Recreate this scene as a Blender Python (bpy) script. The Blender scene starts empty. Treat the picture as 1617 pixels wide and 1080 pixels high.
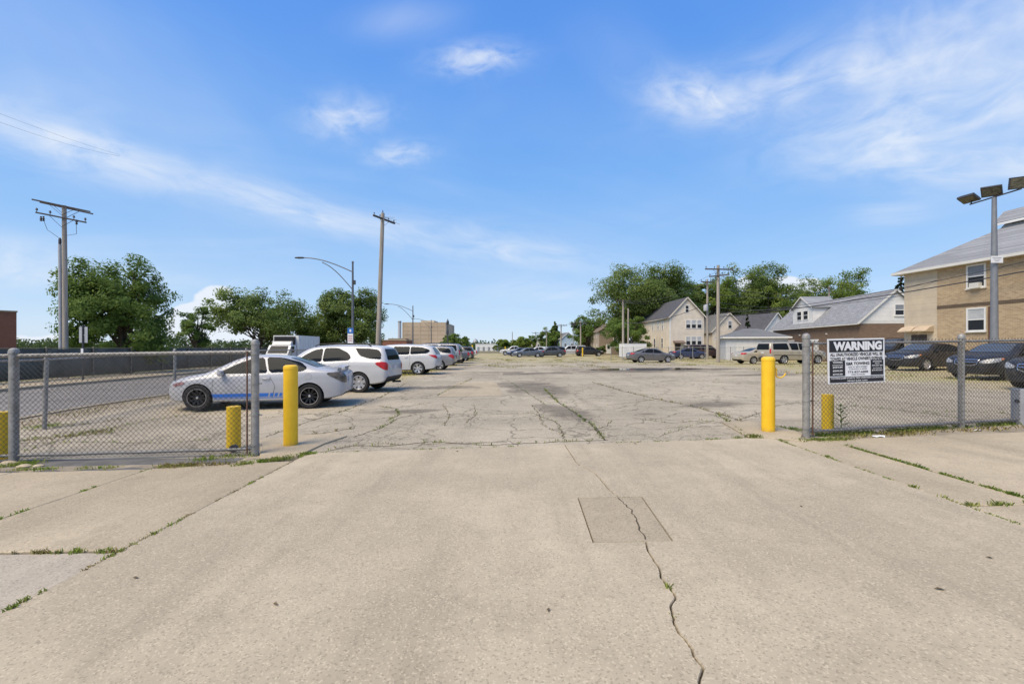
import bpy, bmesh, math, random
import numpy as np
from mathutils import Vector, Matrix, geometry
from mathutils.bvhtree import BVHTree

random.seed(7)
RNG = np.random.default_rng(11)
SC = bpy.context.scene
COL = SC.collection
R = math.radians

# ------------------------------------------------------------------ camera
F_PX, CX, HY, CAM_H = 719.0, 808.5, 548.0, 1.6       # focal length in photo pixels, centre column, horizon row, eye height
cam = bpy.data.cameras.new('camera')
cam.sensor_width = 36.0
cam.lens = 36.0 * F_PX / 1617.0
cam.shift_y = (HY - 540.0) / 1617.0
cam.clip_start, cam.clip_end = 0.05, 6000.0
cam_o = bpy.data.objects.new('camera', cam)
cam_o.location = (0, 0, CAM_H)
cam_o.rotation_euler = (R(90), 0, 0)
COL.objects.link(cam_o)
SC.camera = cam_o

# ------------------------------------------------------------------ light and colour management
SUN_ELEV, SUN_AZ = R(56), R(226)            # azimuth clockwise from +Y (the way the camera looks)
sun = bpy.data.lights.new('sun', 'SUN')
sun.energy = 3.3
sun.angle = R(40)
sun.color = (1.0, 0.87, 0.66)
sun_o = bpy.data.objects.new('sun', sun)
sd = Vector((math.sin(SUN_AZ) * math.cos(SUN_ELEV), math.cos(SUN_AZ) * math.cos(SUN_ELEV), math.sin(SUN_ELEV)))
sun_o.rotation_euler = (-sd).to_track_quat('-Z', 'Y').to_euler()
sun_o.location = (0, 0, 40)
COL.objects.link(sun_o)
SC.view_settings.view_transform = 'Standard'
SC.view_settings.look = 'None'
SC.view_settings.exposure = 0.55
SC.view_settings.gamma = 1.0
SC.view_settings.use_curve_mapping = False
SC.cycles.max_bounces = 6
SC.cycles.transparent_max_bounces = 8

# ------------------------------------------------------------------ sky: Nishita + cirrus
world = bpy.data.worlds.new('World')
SC.world = world
world.use_nodes = True
world.cycles.sampling_method = 'MANUAL'
world.cycles.sample_map_resolution = 256
WN, WL = world.node_tree.nodes, world.node_tree.links
WN.clear()

def wnode(t, **kw):
    n = WN.new(t)
    for k, v in kw.items():
        setattr(n, k, v)
    return n

def wmath(op, a, b=None, clamp=False):
    n = WN.new('ShaderNodeMath'); n.operation = op; n.use_clamp = clamp
    for i, v in enumerate((a, b)):
        if v is None: continue
        if isinstance(v, (int, float)): n.inputs[i].default_value = v
        else: WL.new(v, n.inputs[i])
    return n.outputs[0]

def pix_dir(px, py):
    return Vector(((px - CX) / F_PX, 1.0, (HY - py) / F_PX)).normalized()

tc = wnode('ShaderNodeTexCoord')
DIR = tc.outputs['Generated']
sky = wnode('ShaderNodeTexSky', sky_type='NISHITA', sun_disc=False)
sky.sun_elevation, sky.sun_rotation = SUN_ELEV, SUN_AZ
sky.altitude, sky.air_density, sky.dust_density, sky.ozone_density = 200, 1.0, 0.35, 3.0
hsv = wnode('ShaderNodeHueSaturation')
hsv.inputs['Saturation'].default_value = 1.18
hsv.inputs['Value'].default_value = 1.25
hsv.inputs['Hue'].default_value = 0.508
WL.new(sky.outputs[0], hsv.inputs['Color'])

def wdot(v):
    n = WN.new('ShaderNodeVectorMath'); n.operation = 'DOT_PRODUCT'
    WL.new(DIR, n.inputs[0]); n.inputs[1].default_value = v
    return n.outputs['Value']

def cloud_noise(angle, stretch, scale, seed, detail=4, dist=0.5):
    """wispy noise on a high flat layer of cloud: direction divided by its height, stretched along one bearing"""
    sep = wnode('ShaderNodeSeparateXYZ'); WL.new(DIR, sep.inputs[0])
    zz = wmath('ADD', wmath('MAXIMUM', sep.outputs[2], 0.0), 0.22)
    comb = wnode('ShaderNodeCombineXYZ')
    WL.new(wmath('DIVIDE', sep.outputs[0], zz), comb.inputs[0])
    WL.new(wmath('DIVIDE', sep.outputs[1], zz), comb.inputs[1])
    mp = wnode('ShaderNodeMapping')
    mp.inputs['Rotation'].default_value = (0, 0, R(angle))
    WL.new(comb.outputs[0], mp.inputs[0])
    mp2 = wnode('ShaderNodeMapping')
    mp2.inputs['Scale'].default_value = (scale / stretch, scale, 1)
    mp2.inputs['Location'].default_value = (seed, seed * 1.7, seed * 0.3)
    WL.new(mp.outputs[0], mp2.inputs[0])
    nz = wnode('ShaderNodeTexNoise')
    nz.inputs['Scale'].default_value = 1.0
    nz.inputs['Detail'].default_value = detail
    nz.inputs['Roughness'].default_value = 0.55
    nz.inputs['Distortion'].default_value = dist
    WL.new(mp2.outputs[0], nz.inputs['Vector'])
    return nz.outputs['Fac']

def ramp01(v, lo, hi):
    n = WN.new('ShaderNodeMapRange'); n.interpolation_type = 'SMOOTHSTEP'
    WL.new(v, n.inputs[0]); n.inputs[1].default_value = lo; n.inputs[2].default_value = hi
    return n.outputs[0]

nA = ramp01(cloud_noise(62, 3.0, 1.5, 3.1), 0.28, 0.80)
nB = ramp01(cloud_noise(-25, 3.2, 1.3, 9.4), 0.28, 0.80)
nF = ramp01(cloud_noise(28, 3.4, 4.2, 1.4, 6, 0.9), 0.22, 0.86)

def streak(p0, p1, width, amp, noise):
    """a soft band of cloud between two directions of the sky"""
    a, b = pix_dir(*p0), pix_dir(*p1)
    c = (a + b).normalized()
    t1 = (b - a).normalized()
    t2 = c.cross(t1).normalized()
    s1 = (b - a).length * 0.5
    u = wmath('DIVIDE', wdot(t1), s1)
    off = c.dot(t2)
    v = wmath('DIVIDE', wmath('SUBTRACT', wdot(t2), off), width / F_PX)
    r2 = wmath('ADD', wmath('MULTIPLY', u, u), wmath('MULTIPLY', v, v))
    g = wmath('EXPONENT', wmath('MULTIPLY', r2, -1.0))
    g = wmath('MULTIPLY', g, wmath('GREATER_THAN', wdot(c), 0.0))
    if noise is None:        # fibres drawn out along the band itself
        cb = wnode('ShaderNodeCombineXYZ')
        WL.new(wmath('MULTIPLY', u, 1.3 + s1 * 2.0), cb.inputs[0]); WL.new(wmath('MULTIPLY', v, 1.0), cb.inputs[1])
        cb.inputs[2].default_value = amp * 17 + p0[0] * .013
        nz = wnode('ShaderNodeTexNoise'); nz.inputs['Scale'].default_value = 1.0; nz.inputs['Detail'].default_value = 4
        nz.inputs['Roughness'].default_value = .58; nz.inputs['Distortion'].default_value = 0.55
        WL.new(cb.outputs[0], nz.inputs['Vector'])
        noise = ramp01(nz.outputs['Fac'], .14, .86)
    return wmath('MULTIPLY', wmath('MULTIPLY', g, noise), amp)

bands = [
    ((-120, 165), (300, 290), 26, 1.0, None), ((230, 262), (640, 378), 22, 0.85, None), ((560, 350), (980, 425), 30, 0.75, None),
    ((-50, 235), (520, 345), 80, 0.34, nB), ((690, 98), (815, 90), 17, 1.05, None), ((485, 192), (605, 180), 24, 0.95, None),
    ((585, 248), (675, 240), 15, 0.85, None), ((1015, 135), (1180, 172), 26, 0.9, None), ((1080, 172), (1500, 70), 36, 0.95, None),
    ((1360, 100), (1750, -60), 60, 0.75, None), ((1240, 240), (1720, 120), 40, 1.1, None), ((1340, 258), (1760, 262), 26, 0.95, None),
    ((1420, 170), (1800, 60), 80, 0.30, nB), ((-120, 400), (120, 428), 24, 0.85, None), ((-60, 155), (160, 160), 22, 0.45, nF),
    ((560, 40), (720, 25), 20, 0.40, nF), ((1340, 342), (1470, 334), 14, 0.60, nF), ((760, 460), (980, 470), 14, 0.5, nF),
    ((640, 320), (980, 430), 60, 0.30, nB), ((100, 440), (420, 450), 14, 0.4, nF), ((880, 50), (1080, 85), 30, 0.28, nB),
]
tot = None
for b in bands:
    s = streak(*b)
    tot = s if tot is None else wmath('ADD', tot, s)
# thin cirrus all over the rest of the sky
gen = wmath('MULTIPLY', wmath('MULTIPLY', nA, nB), 0.30)
tot = wmath('ADD', tot, gen)
# a few cumulus heads low over the houses
def puff(px, py, rx, ry, amp):
    c = pix_dir(px, py)
    t1 = c.cross(Vector((0, 0, 1))).normalized(); t2 = t1.cross(c).normalized()
    u = wmath('DIVIDE', wdot(t1), rx / F_PX); v = wmath('DIVIDE', wdot(t2), ry / F_PX)
    r2 = wmath('ADD', wmath('MULTIPLY', u, u), wmath('MULTIPLY', v, v))
    g = wmath('SUBTRACT', wmath('SUBTRACT', 1.0, r2), wmath('MULTIPLY', wmath('LESS_THAN', wdot(c), 0.0), 9.0))
    return wmath('MULTIPLY', g, amp)
cn = wnode('ShaderNodeTexNoise'); cn.inputs['Scale'].default_value = 26; cn.inputs['Detail'].default_value = 4
WL.new(DIR, cn.inputs['Vector'])
cum = None
for p in [(345, 480, 32, 26, 1.0), (318, 500, 40, 22, 1.0), (372, 505, 40, 26, 1.0), (275, 520, 40, 26, 0.9), (330, 535, 90, 26, 1.0),
          (1235, 452, 34, 15, 1.0), (1275, 452, 24, 13, 1.0), (1180, 448, 24, 14, 0.8), (60, 545, 70, 14, 0.8)]:
    s = puff(*p)
    cum = s if cum is None else wmath('MAXIMUM', cum, s)
cumf = ramp01(wmath('ADD', cum, wmath('MULTIPLY', wmath('SUBTRACT', cn.outputs['Fac'], 0.5), 1.5)), 0.12, 0.45)
tot = wmath('MINIMUM', wmath('MULTIPLY', tot, 0.85), 0.80)
mask = wmath('MAXIMUM', tot, wmath('MULTIPLY', cumf, 0.95), True)
# deep blue overhead, milky air close to the horizon (the same all the way round)
sep = wnode('ShaderNodeSeparateXYZ'); WL.new(DIR, sep.inputs[0])
grad = wnode('ShaderNodeValToRGB')
WL.new(sep.outputs[2], grad.inputs[0])
stops = [(0.0, (0.64, 0.78, 0.97)), (0.06, (0.52, 0.71, 0.96)), (0.18, (0.35, 0.60, 0.96)), (0.33, (0.215, 0.49, 0.97)), (0.56, (0.115, 0.35, 0.93)), (1.0, (0.06, 0.23, 0.74))]
el = grad.color_ramp.elements
while len(el) < len(stops): el.new(0.5)
for e, (pos, c) in zip(el, stops):
    e.position = pos; e.color = (*c, 1)
gsc = wnode('ShaderNodeVectorMath', operation='SCALE'); gsc.inputs['Scale'].default_value = 6.6
WL.new(grad.outputs[0], gsc.inputs[0])
mixh = wnode('ShaderNodeMixRGB'); mixh.inputs[0].default_value = 0.85
WL.new(hsv.outputs[0], mixh.inputs[1]); WL.new(gsc.outputs[0], mixh.inputs[2])
mix = wnode('ShaderNodeMixRGB')
WL.new(mask, mix.inputs[0]); WL.new(mixh.outputs[0], mix.inputs[1])
mix.inputs[2].default_value = (5.7, 6.1, 6.7, 1)
bg = wnode('ShaderNodeBackground')
bg.inputs['Strength'].default_value = 0.10
WL.new(mix.outputs[0], bg.inputs['Color'])
wo = wnode('ShaderNodeOutputWorld')
WL.new(bg.outputs[0], wo.inputs[0])

# ------------------------------------------------------------------ terrain height
def sstep(t):
    t = min(1.0, max(0.0, t)); return t * t * (3 - 2 * t)

def h(x, y):
    a = 0.015 * min(max(x, -9.0), 24.0)
    if x < 0: a *= 1 - sstep((y - 9) / 5)
    else: a *= 1 - sstep((y - 25) / 25)
    u = x + 0.053 * y
    return a - 0.20 * sstep((-9.7 - u) / 2.2)

def G(px, py, dz=0.0):
    """the ground point under a photo pixel"""
    z = 0.0
    for _ in range(12):
        d = (CAM_H - z) * F_PX / (py - HY)
        x = (px - CX) / F_PX * d
        z = h(x, d)
    return Vector((x, d, z + dz))

def at(px, Y):
    """ground point in photo column px at distance Y"""
    x = (px - CX) / F_PX * Y
    return Vector((x, Y, h(x, Y)))

def zat(py, Y):
    """height of photo row py at distance Y"""
    return CAM_H + (HY - py) / F_PX * Y

def ST(u, v, dz=0.0):
    """a point in the street's own frame: u across, v along"""
    x = u - 0.053 * v
    return Vector((x, v, h(x, v) + dz))

# ------------------------------------------------------------------ mesh helpers
class MB:
    def __init__(s):
        s.v, s.f, s.m = [], [], []
        s.cur = 0
    def add(s, vs, fs):
        o = len(s.v)
        s.v.extend([tuple(p) for p in vs])
        s.f.extend([tuple(i + o for i in f) for f in fs])
        s.m.extend([s.cur] * len(fs))
        return s
    def box(s, c, size, rz=0.0, M=None):
        x, y, z = size[0] / 2, size[1] / 2, size[2] / 2
        vs = [Vector((a, b, d)) for d in (-z, z) for a, b in ((-x, -y), (x, -y), (x, y), (-x, y))]
        T = Matrix.Translation(c) @ (M if M is not None else Matrix.Rotation(rz, 4, 'Z'))
        s.add([T @ p for p in vs], [(3, 2, 1, 0), (4, 5, 6, 7), (0, 1, 5, 4), (1, 2, 6, 5), (2, 3, 7, 6), (3, 0, 4, 7)])
        return s
    def bbox(s, x0, x1, y0, y1, z0, z1):
        return s.box(((x0 + x1) / 2, (y0 + y1) / 2, (z0 + z1) / 2), (x1 - x0, y1 - y0, z1 - z0))
    def bar(s, a, b, w, t, up=(0, 0, 1)):
        """rectangular bar from a to b, w wide and t thick"""
        a, b = Vector(a), Vector(b)
        d = (b - a).normalized(); up = Vector(up)
        if abs(d.dot(up)) > 0.98: up = Vector((1, 0, 0))
        sx = d.cross(up).normalized(); sz = sx.cross(d).normalized()
        vs = []
        for p in (a, b):
            for i, j in ((-1, -1), (1, -1), (1, 1), (-1, 1)):
                vs.append(p + sx * (w / 2 * i) + sz * (t / 2 * j))
        s.add(vs, [(3, 2, 1, 0), (4, 5, 6, 7), (0, 1, 5, 4), (1, 2, 6, 5), (2, 3, 7, 6), (3, 0, 4, 7)])
        return s
    def tube(s, pts, r, n=8, cap=True):
        pts = [Vector(p) for p in pts]
        rs = r if isinstance(r, (list, tuple)) else [r] * len(pts)
        d0 = (pts[1] - pts[0]).normalized()
        ref = Vector((0, 0, 1)) if abs(d0.z) < 0.9 else Vector((1, 0, 0))
        vs, fs = [], []
        for i, p in enumerate(pts):
            a = pts[max(i - 1, 0)]; b = pts[min(i + 1, len(pts) - 1)]
            d = (b - a)
            d = d.normalized() if d.length > 1e-9 else d0
            sx = d.cross(ref)
            if sx.length < 1e-4: sx = d.cross(Vector((0.3, 0.9, 0.1)))
            sx.normalize(); sy = d.cross(sx).normalized()
            for k in range(n):
                t = 2 * math.pi * k / n
                vs.append(p + (sx * math.cos(t) + sy * math.sin(t)) * rs[i])
        for i in range(len(pts) - 1):
            for k in range(n):
                k2 = (k + 1) % n
                fs.append((i * n + k, i * n + k2, (i + 1) * n + k2, (i + 1) * n + k))
        if cap:
            fs.append(tuple(range(n - 1, -1, -1)))
            fs.append(tuple((len(pts) - 1) * n + k for k in range(n)))
        s.add(vs, fs)
        return s
    def lathe(s, prof, c=(0, 0, 0), n=20, axis='Z', closed=False):
        c = Vector(c); vs, fs = [], []
        for r_, z_ in prof:
            for k in range(n):
                t = 2 * math.pi * k / n
                if axis == 'Z': p = Vector((r_ * math.cos(t), r_ * math.sin(t), z_))
                elif axis == 'Y': p = Vector((r_ * math.cos(t), z_, r_ * math.sin(t)))
                else: p = Vector((z_, r_ * math.cos(t), r_ * math.sin(t)))
                vs.append(c + p)
        m = len(prof)
        for i in range(m if closed else m - 1):
            j = (i + 1) % m
            for k in range(n):
                k2 = (k + 1) % n
                fs.append((i * n + k, i * n + k2, j * n + k2, j * n + k))
        s.add(vs, fs)
        return s
    def prism(s, poly, off):
        """polygon of 3-D points swept by the vector off"""
        n = len(poly); off = Vector(off)
        vs = [Vector(p) for p in poly] + [Vector(p) + off for p in poly]
        fs = [tuple(range(n - 1, -1, -1)), tuple(range(n, 2 * n))]
        fs += [(i, (i + 1) % n, n + (i + 1) % n, n + i) for i in range(n)]
        s.add(vs, fs)
        return s
    def quad(s, a, b, c, d):
        s.add([a, b, c, d], [(0, 1, 2, 3)]); return s
    def mesh(s, name, mats, smooth=False, recalc=True):
        me = bpy.data.meshes.new(name)
        me.from_pydata([tuple(p) for p in s.v], [], s.f)
        for m in (mats if isinstance(mats, (list, tuple)) else [mats]):
            me.materials.append(m)
        if any(s.m): me.polygons.foreach_set('material_index', s.m)
        if recalc:
            bm = bmesh.new(); bm.from_mesh(me)
            bmesh.ops.recalc_face_normals(bm, faces=bm.faces)
            bm.to_mesh(me); bm.free()
        if smooth: shade_auto(me)
        me.update()
        return me
    def build(s, name, mats, parent=None, smooth=False, loc=None, recalc=True):
        return put(name, s.mesh(name, mats, smooth, recalc), parent, loc)

def shade_auto(me, ang=38):
    """smooth shading with sharp edges past an angle"""
    bm = bmesh.new(); bm.from_mesh(me)
    for f in bm.faces: f.smooth = True
    ca = R(ang)
    for e in bm.edges:
        if len(e.link_faces) == 2:
            try: e.smooth = e.calc_face_angle() < ca
            except ValueError: pass
    bm.to_mesh(me); bm.free()

def put(name, me, parent=None, loc=None, rz=None):
    o = bpy.data.objects.new(name, me)
    COL.objects.link(o)
    if parent is not None: o.parent = parent
    if loc is not None: o.location = loc
    if rz is not None: o.rotation_euler = (0, 0, rz)
    return o

def tag(o, label=None, cat=None, group=None, kind=None):
    if label: o['label'] = label
    if cat: o['category'] = cat
    if group: o['group'] = group
    if kind: o['kind'] = kind
    return o

def thing(name, label, cat, loc=(0, 0, 0), rz=0.0, group=None):
    o = bpy.data.objects.new(name, None)
    o.empty_display_size = 0.2
    COL.objects.link(o)
    o.location = loc; o.rotation_euler = (0, 0, rz)
    return tag(o, label, cat, group)

# ------------------------------------------------------------------ materials
def new_mat(name):
    m = bpy.data.materials.new(name); m.use_nodes = True
    nt = m.node_tree
    return m, nt.nodes, nt.links, nt.nodes['Principled BSDF']

def nd(N, t, **kw):
    n = N.new(t)
    for k, v in kw.items(): setattr(n, k, v)
    return n

class NT:
    """short-hand for building node trees"""
    def __init__(s, name):
        s.m, s.N, s.L, s.p = new_mat(name)
        s.co = s.N.new('ShaderNodeTexCoord')
    def val(s, sock, v):
        if isinstance(v, (int, float)): sock.default_value = v
        elif isinstance(v, (tuple, list)): sock.default_value = tuple(v) if len(v) != 3 or sock.type == 'VECTOR' else (*v, 1)
        else: s.L.new(v, sock)
    def math(s, op, a, b=None, clamp=False):
        n = s.N.new('ShaderNodeMath'); n.operation = op; n.use_clamp = clamp
        s.val(n.inputs[0], a)
        if b is not None: s.val(n.inputs[1], b)
        return n.outputs[0]
    def mapping(s, scale=(1, 1, 1), loc=(0, 0, 0), rot=(0, 0, 0), src='Object'):
        n = s.N.new('ShaderNodeMapping')
        n.inputs['Scale'].default_value = scale; n.inputs['Location'].default_value = loc; n.inputs['Rotation'].default_value = rot
        s.L.new(s.co.outputs[src] if isinstance(src, str) else src, n.inputs[0])
        return n.outputs[0]
    def noise(s, scale, detail=4, rough=0.55, vec=None, dist=0.0, out='Fac'):
        n = s.N.new('ShaderNodeTexNoise')
        n.inputs['Scale'].default_value = scale; n.inputs['Detail'].default_value = detail
        n.inputs['Roughness'].default_value = rough; n.inputs['Distortion'].default_value = dist
        s.L.new(vec if vec is not None else s.co.outputs['Object'], n.inputs['Vector'])
        return n.outputs[out]
    def voro(s, scale, feature='F1', vec=None, rand=1.0, out='Distance'):
        n = s.N.new('ShaderNodeTexVoronoi'); n.feature = feature
        n.inputs['Scale'].default_value = scale; n.inputs['Randomness'].default_value = rand
        s.L.new(vec if vec is not None else s.co.outputs['Object'], n.inputs['Vector'])
        return n.outputs[out]
    def ramp(s, v, lo, hi, a=0.0, b=1.0):
        n = s.N.new('ShaderNodeMapRange'); n.interpolation_type = 'SMOOTHSTEP'
        s.val(n.inputs[0], v)
        for i, q in ((1, lo), (2, hi), (3, a), (4, b)): n.inputs[i].default_value = q
        return n.outputs[0]
    def mix(s, fac, a, b, mode='MIX'):
        n = s.N.new('ShaderNodeMixRGB'); n.blend_type = mode
        s.val(n.inputs[0], fac); s.val(n.inputs[1], a); s.val(n.inputs[2], b)
        return n.outputs[0]
    def bump(s, hgt, strength=0.3, dist=0.01):
        n = s.N.new('ShaderNodeBump'); n.inputs['Strength'].default_value = strength; n.inputs['Distance'].default_value = dist
        s.L.new(hgt, n.inputs['Height']); s.L.new(n.outputs[0], s.p.inputs['Normal'])
    def done(s, col, rough=0.8, metal=0.0, spec=0.5):
        s.val(s.p.inputs['Base Color'], col); s.val(s.p.inputs['Roughness'], rough)
        s.p.inputs['Metallic'].default_value = metal; s.p.inputs['Specular IOR Level'].default_value = spec
        return s.m

def scl(c, k): return tuple(min(1.0, x * k) for x in c)

def mat_plain(name, c, rough=0.6, var=0.12, scale=3.0, metal=0.0, spec=0.4, bump=0.0, bscale=60, dirt=None):
    t = NT(name)
    n = t.noise(scale, 5, 0.6)
    col = t.mix(t.ramp(n, 0.3, 0.7), scl(c, 1 - var), scl(c, 1 + var))
    if dirt:
        col = t.mix(t.math('MULTIPLY', t.ramp(t.noise(scale * 2.3, 6, 0.65), 0.5, 0.72), 0.6), col, dirt)
    if bump: t.bump(t.noise(bscale, 4, 0.6), bump, 0.01)
    return t.done(col, rough, metal, spec)

M = {}
M['galv'] = mat_plain('galvanised_steel', (0.30, 0.29, 0.27), 0.55, 0.18, 9, 0.35, 0.4, 0.05, 80, dirt=(0.17, 0.14, 0.11))
M['galv_wire'] = mat_plain('galvanised_wire', (0.075, 0.068, 0.058), 0.7, 0.2, 4, 0.0)
M['steel_grey'] = mat_plain('painted_grey_steel', (0.30, 0.31, 0.33), 0.5, 0.1, 4, 0.2)
M['dark_metal'] = mat_plain('dark_metal', (0.05, 0.05, 0.055), 0.5, 0.15, 6)
M['black_plastic'] = mat_plain('black_plastic', (0.018, 0.018, 0.019), 0.55, 0.1, 8)
M['white_paint'] = mat_plain('white_paint', (0.74, 0.73, 0.70), 0.5, 0.05, 2)
M['off_white'] = mat_plain('off_white_trim', (0.66, 0.64, 0.59), 0.6, 0.06, 2)
M['rust'] = mat_plain('rusty_steel', (0.13, 0.07, 0.045), 0.8, 0.3, 12)
M['dirt'] = mat_plain('packed_dirt', (0.27, 0.225, 0.16), 0.95, 0.25, 3, bump=0.5, bscale=40)
M['joint_dirt'] = mat_plain('dirt_in_the_joints', (0.075, 0.06, 0.04), 0.95, 0.35, 10)

def make_yellow():
    t = NT('yellow_bollard_paint')
    n = t.noise(4, 5, 0.6)
    col = t.mix(t.ramp(n, 0.3, 0.7), (0.82, 0.475, 0.012), (0.87, 0.54, 0.02))
    chip = t.ramp(t.noise(26, 6, 0.7), 0.64, 0.70)
    col = t.mix(t.math('MULTIPLY', chip, 0.55), col, (0.30, 0.17, 0.05))
    # scuffs at bumper height and splashed dirt round the foot
    sp = t.N.new('ShaderNodeSeparateXYZ'); t.L.new(t.co.outputs['Object'], sp.inputs[0])
    foot = t.math('MULTIPLY', t.ramp(t.math('ADD', sp.outputs[2], t.math('MULTIPLY', t.noise(14, 5), 0.16)), 0.20, 0.06), 0.65)
    col = t.mix(foot, col, (0.25, 0.17, 0.07))
    sc = t.ramp(t.noise(1.0, 6, 0.7, t.mapping((9, 9, 40))), 0.62, 0.70)
    col = t.mix(t.math('MULTIPLY', sc, 0.35), col, (0.40, 0.22, 0.03))
    t.bump(t.noise(50, 4), 0.12, 0.004)
    return t.done(col, 0.42)
M['yellow'] = make_yellow()

def make_yellow_worn():
    t = NT('worn_yellow_paint')
    col = t.mix(t.ramp(t.noise(7, 6, 0.7), 0.56, 0.72), (0.74, 0.48, 0.015), (0.52, 0.28, 0.04))
    t.bump(t.noise(50, 4), 0.15, 0.004)
    return t.done(col, 0.55)
M['yellow_worn'] = make_yellow_worn()

def make_concrete(name, base, seed, blot=0.16):
    t = NT(name)
    mp = t.mapping(loc=(seed, seed * 2, 0))
    big = t.noise(0.40, 6, 0.6, mp)
    mid = t.noise(2.4, 7, 0.68, mp)
    fine = t.noise(120, 2, 0.7, mp)
    col = t.mix(t.ramp(big, 0.35, 0.68), scl(base, 1 - blot), scl(base, 1 + blot * 0.8))
    col = t.mix(t.math('MULTIPLY', t.ramp(mid, 0.44, 0.74), 0.45), col, scl(base, 0.70))
    # tyre tracks and water streaks running the way cars drive in
    st = t.noise(1.0, 6, 0.62, t.mapping((2.0, 0.22, 1), (seed, 0, 0), (0, 0, R(-5))))
    col = t.mix(t.math('MULTIPLY', t.ramp(st, 0.45, 0.74), 0.52), col, scl(base, 0.60))
    st2 = t.noise(1.0, 6, 0.65, t.mapping((7.0, 0.5, 1), (seed + 3, 0, 0), (0, 0, R(-8))))
    col = t.mix(t.math('MULTIPLY', t.ramp(st2, 0.5, 0.75), 0.22), col, scl(base, 1.25))
    # oil spots
    oil = t.math('MULTIPLY', t.ramp(t.voro(0.9, 'F1', mp), 0.16, 0.03), t.ramp(t.noise(9, 4, 0.7, mp), 0.42, 0.62))
    col = t.mix(t.math('MULTIPLY', oil, 0.40), col, scl(base, 0.40))
    # exposed aggregate: small pale and dark grains
    v = t.voro(95, 'F1', mp, out='Color')
    sepc = t.N.new('ShaderNodeSeparateColor'); t.L.new(v, sepc.inputs[0])
    col = t.mix(t.math('MULTIPLY', t.ramp(sepc.outputs[0], 0.80, 0.92), 0.48), col, scl(base, 0.45))
    col = t.mix(t.math('MULTIPLY', t.ramp(sepc.outputs[1], 0.84, 0.92), 0.40), col, scl(base, 1.5))
    v3 = t.voro(14, 'F1', mp, out='Distance')
    col = t.mix(t.math('MULTIPLY', t.ramp(v3, 0.085, 0.05), t.math('MULTIPLY', t.ramp(t.noise(1.7, 3, 0.6, mp), 0.46, 0.6), 0.65)), col, scl(base, 0.28))
    col = t.mix(t.math('MULTIPLY', t.ramp(fine, 0.4, 0.7), 0.25), col, scl(base, 0.72))
    t.bump(t.math('ADD', t.math('MULTIPLY', fine, 0.5), t.noise(30, 4, 0.6, mp)), 0.28, 0.005)
    return t.done(col, 0.88, 0, 0.22)
M['concrete_d'] = make_concrete('greyish_spalled_concrete', (0.40, 0.345, 0.265), 12.0, 0.22)
M['concrete'] = make_concrete('driveway_concrete', (0.44, 0.370, 0.262), 0.0)
M['concrete_b'] = make_concrete('sidewalk_concrete', (0.425, 0.352, 0.242), 4.0, 0.16)
M['concrete_c'] = make_concrete('patch_concrete', (0.36, 0.30, 0.21), 8.0)

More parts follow.
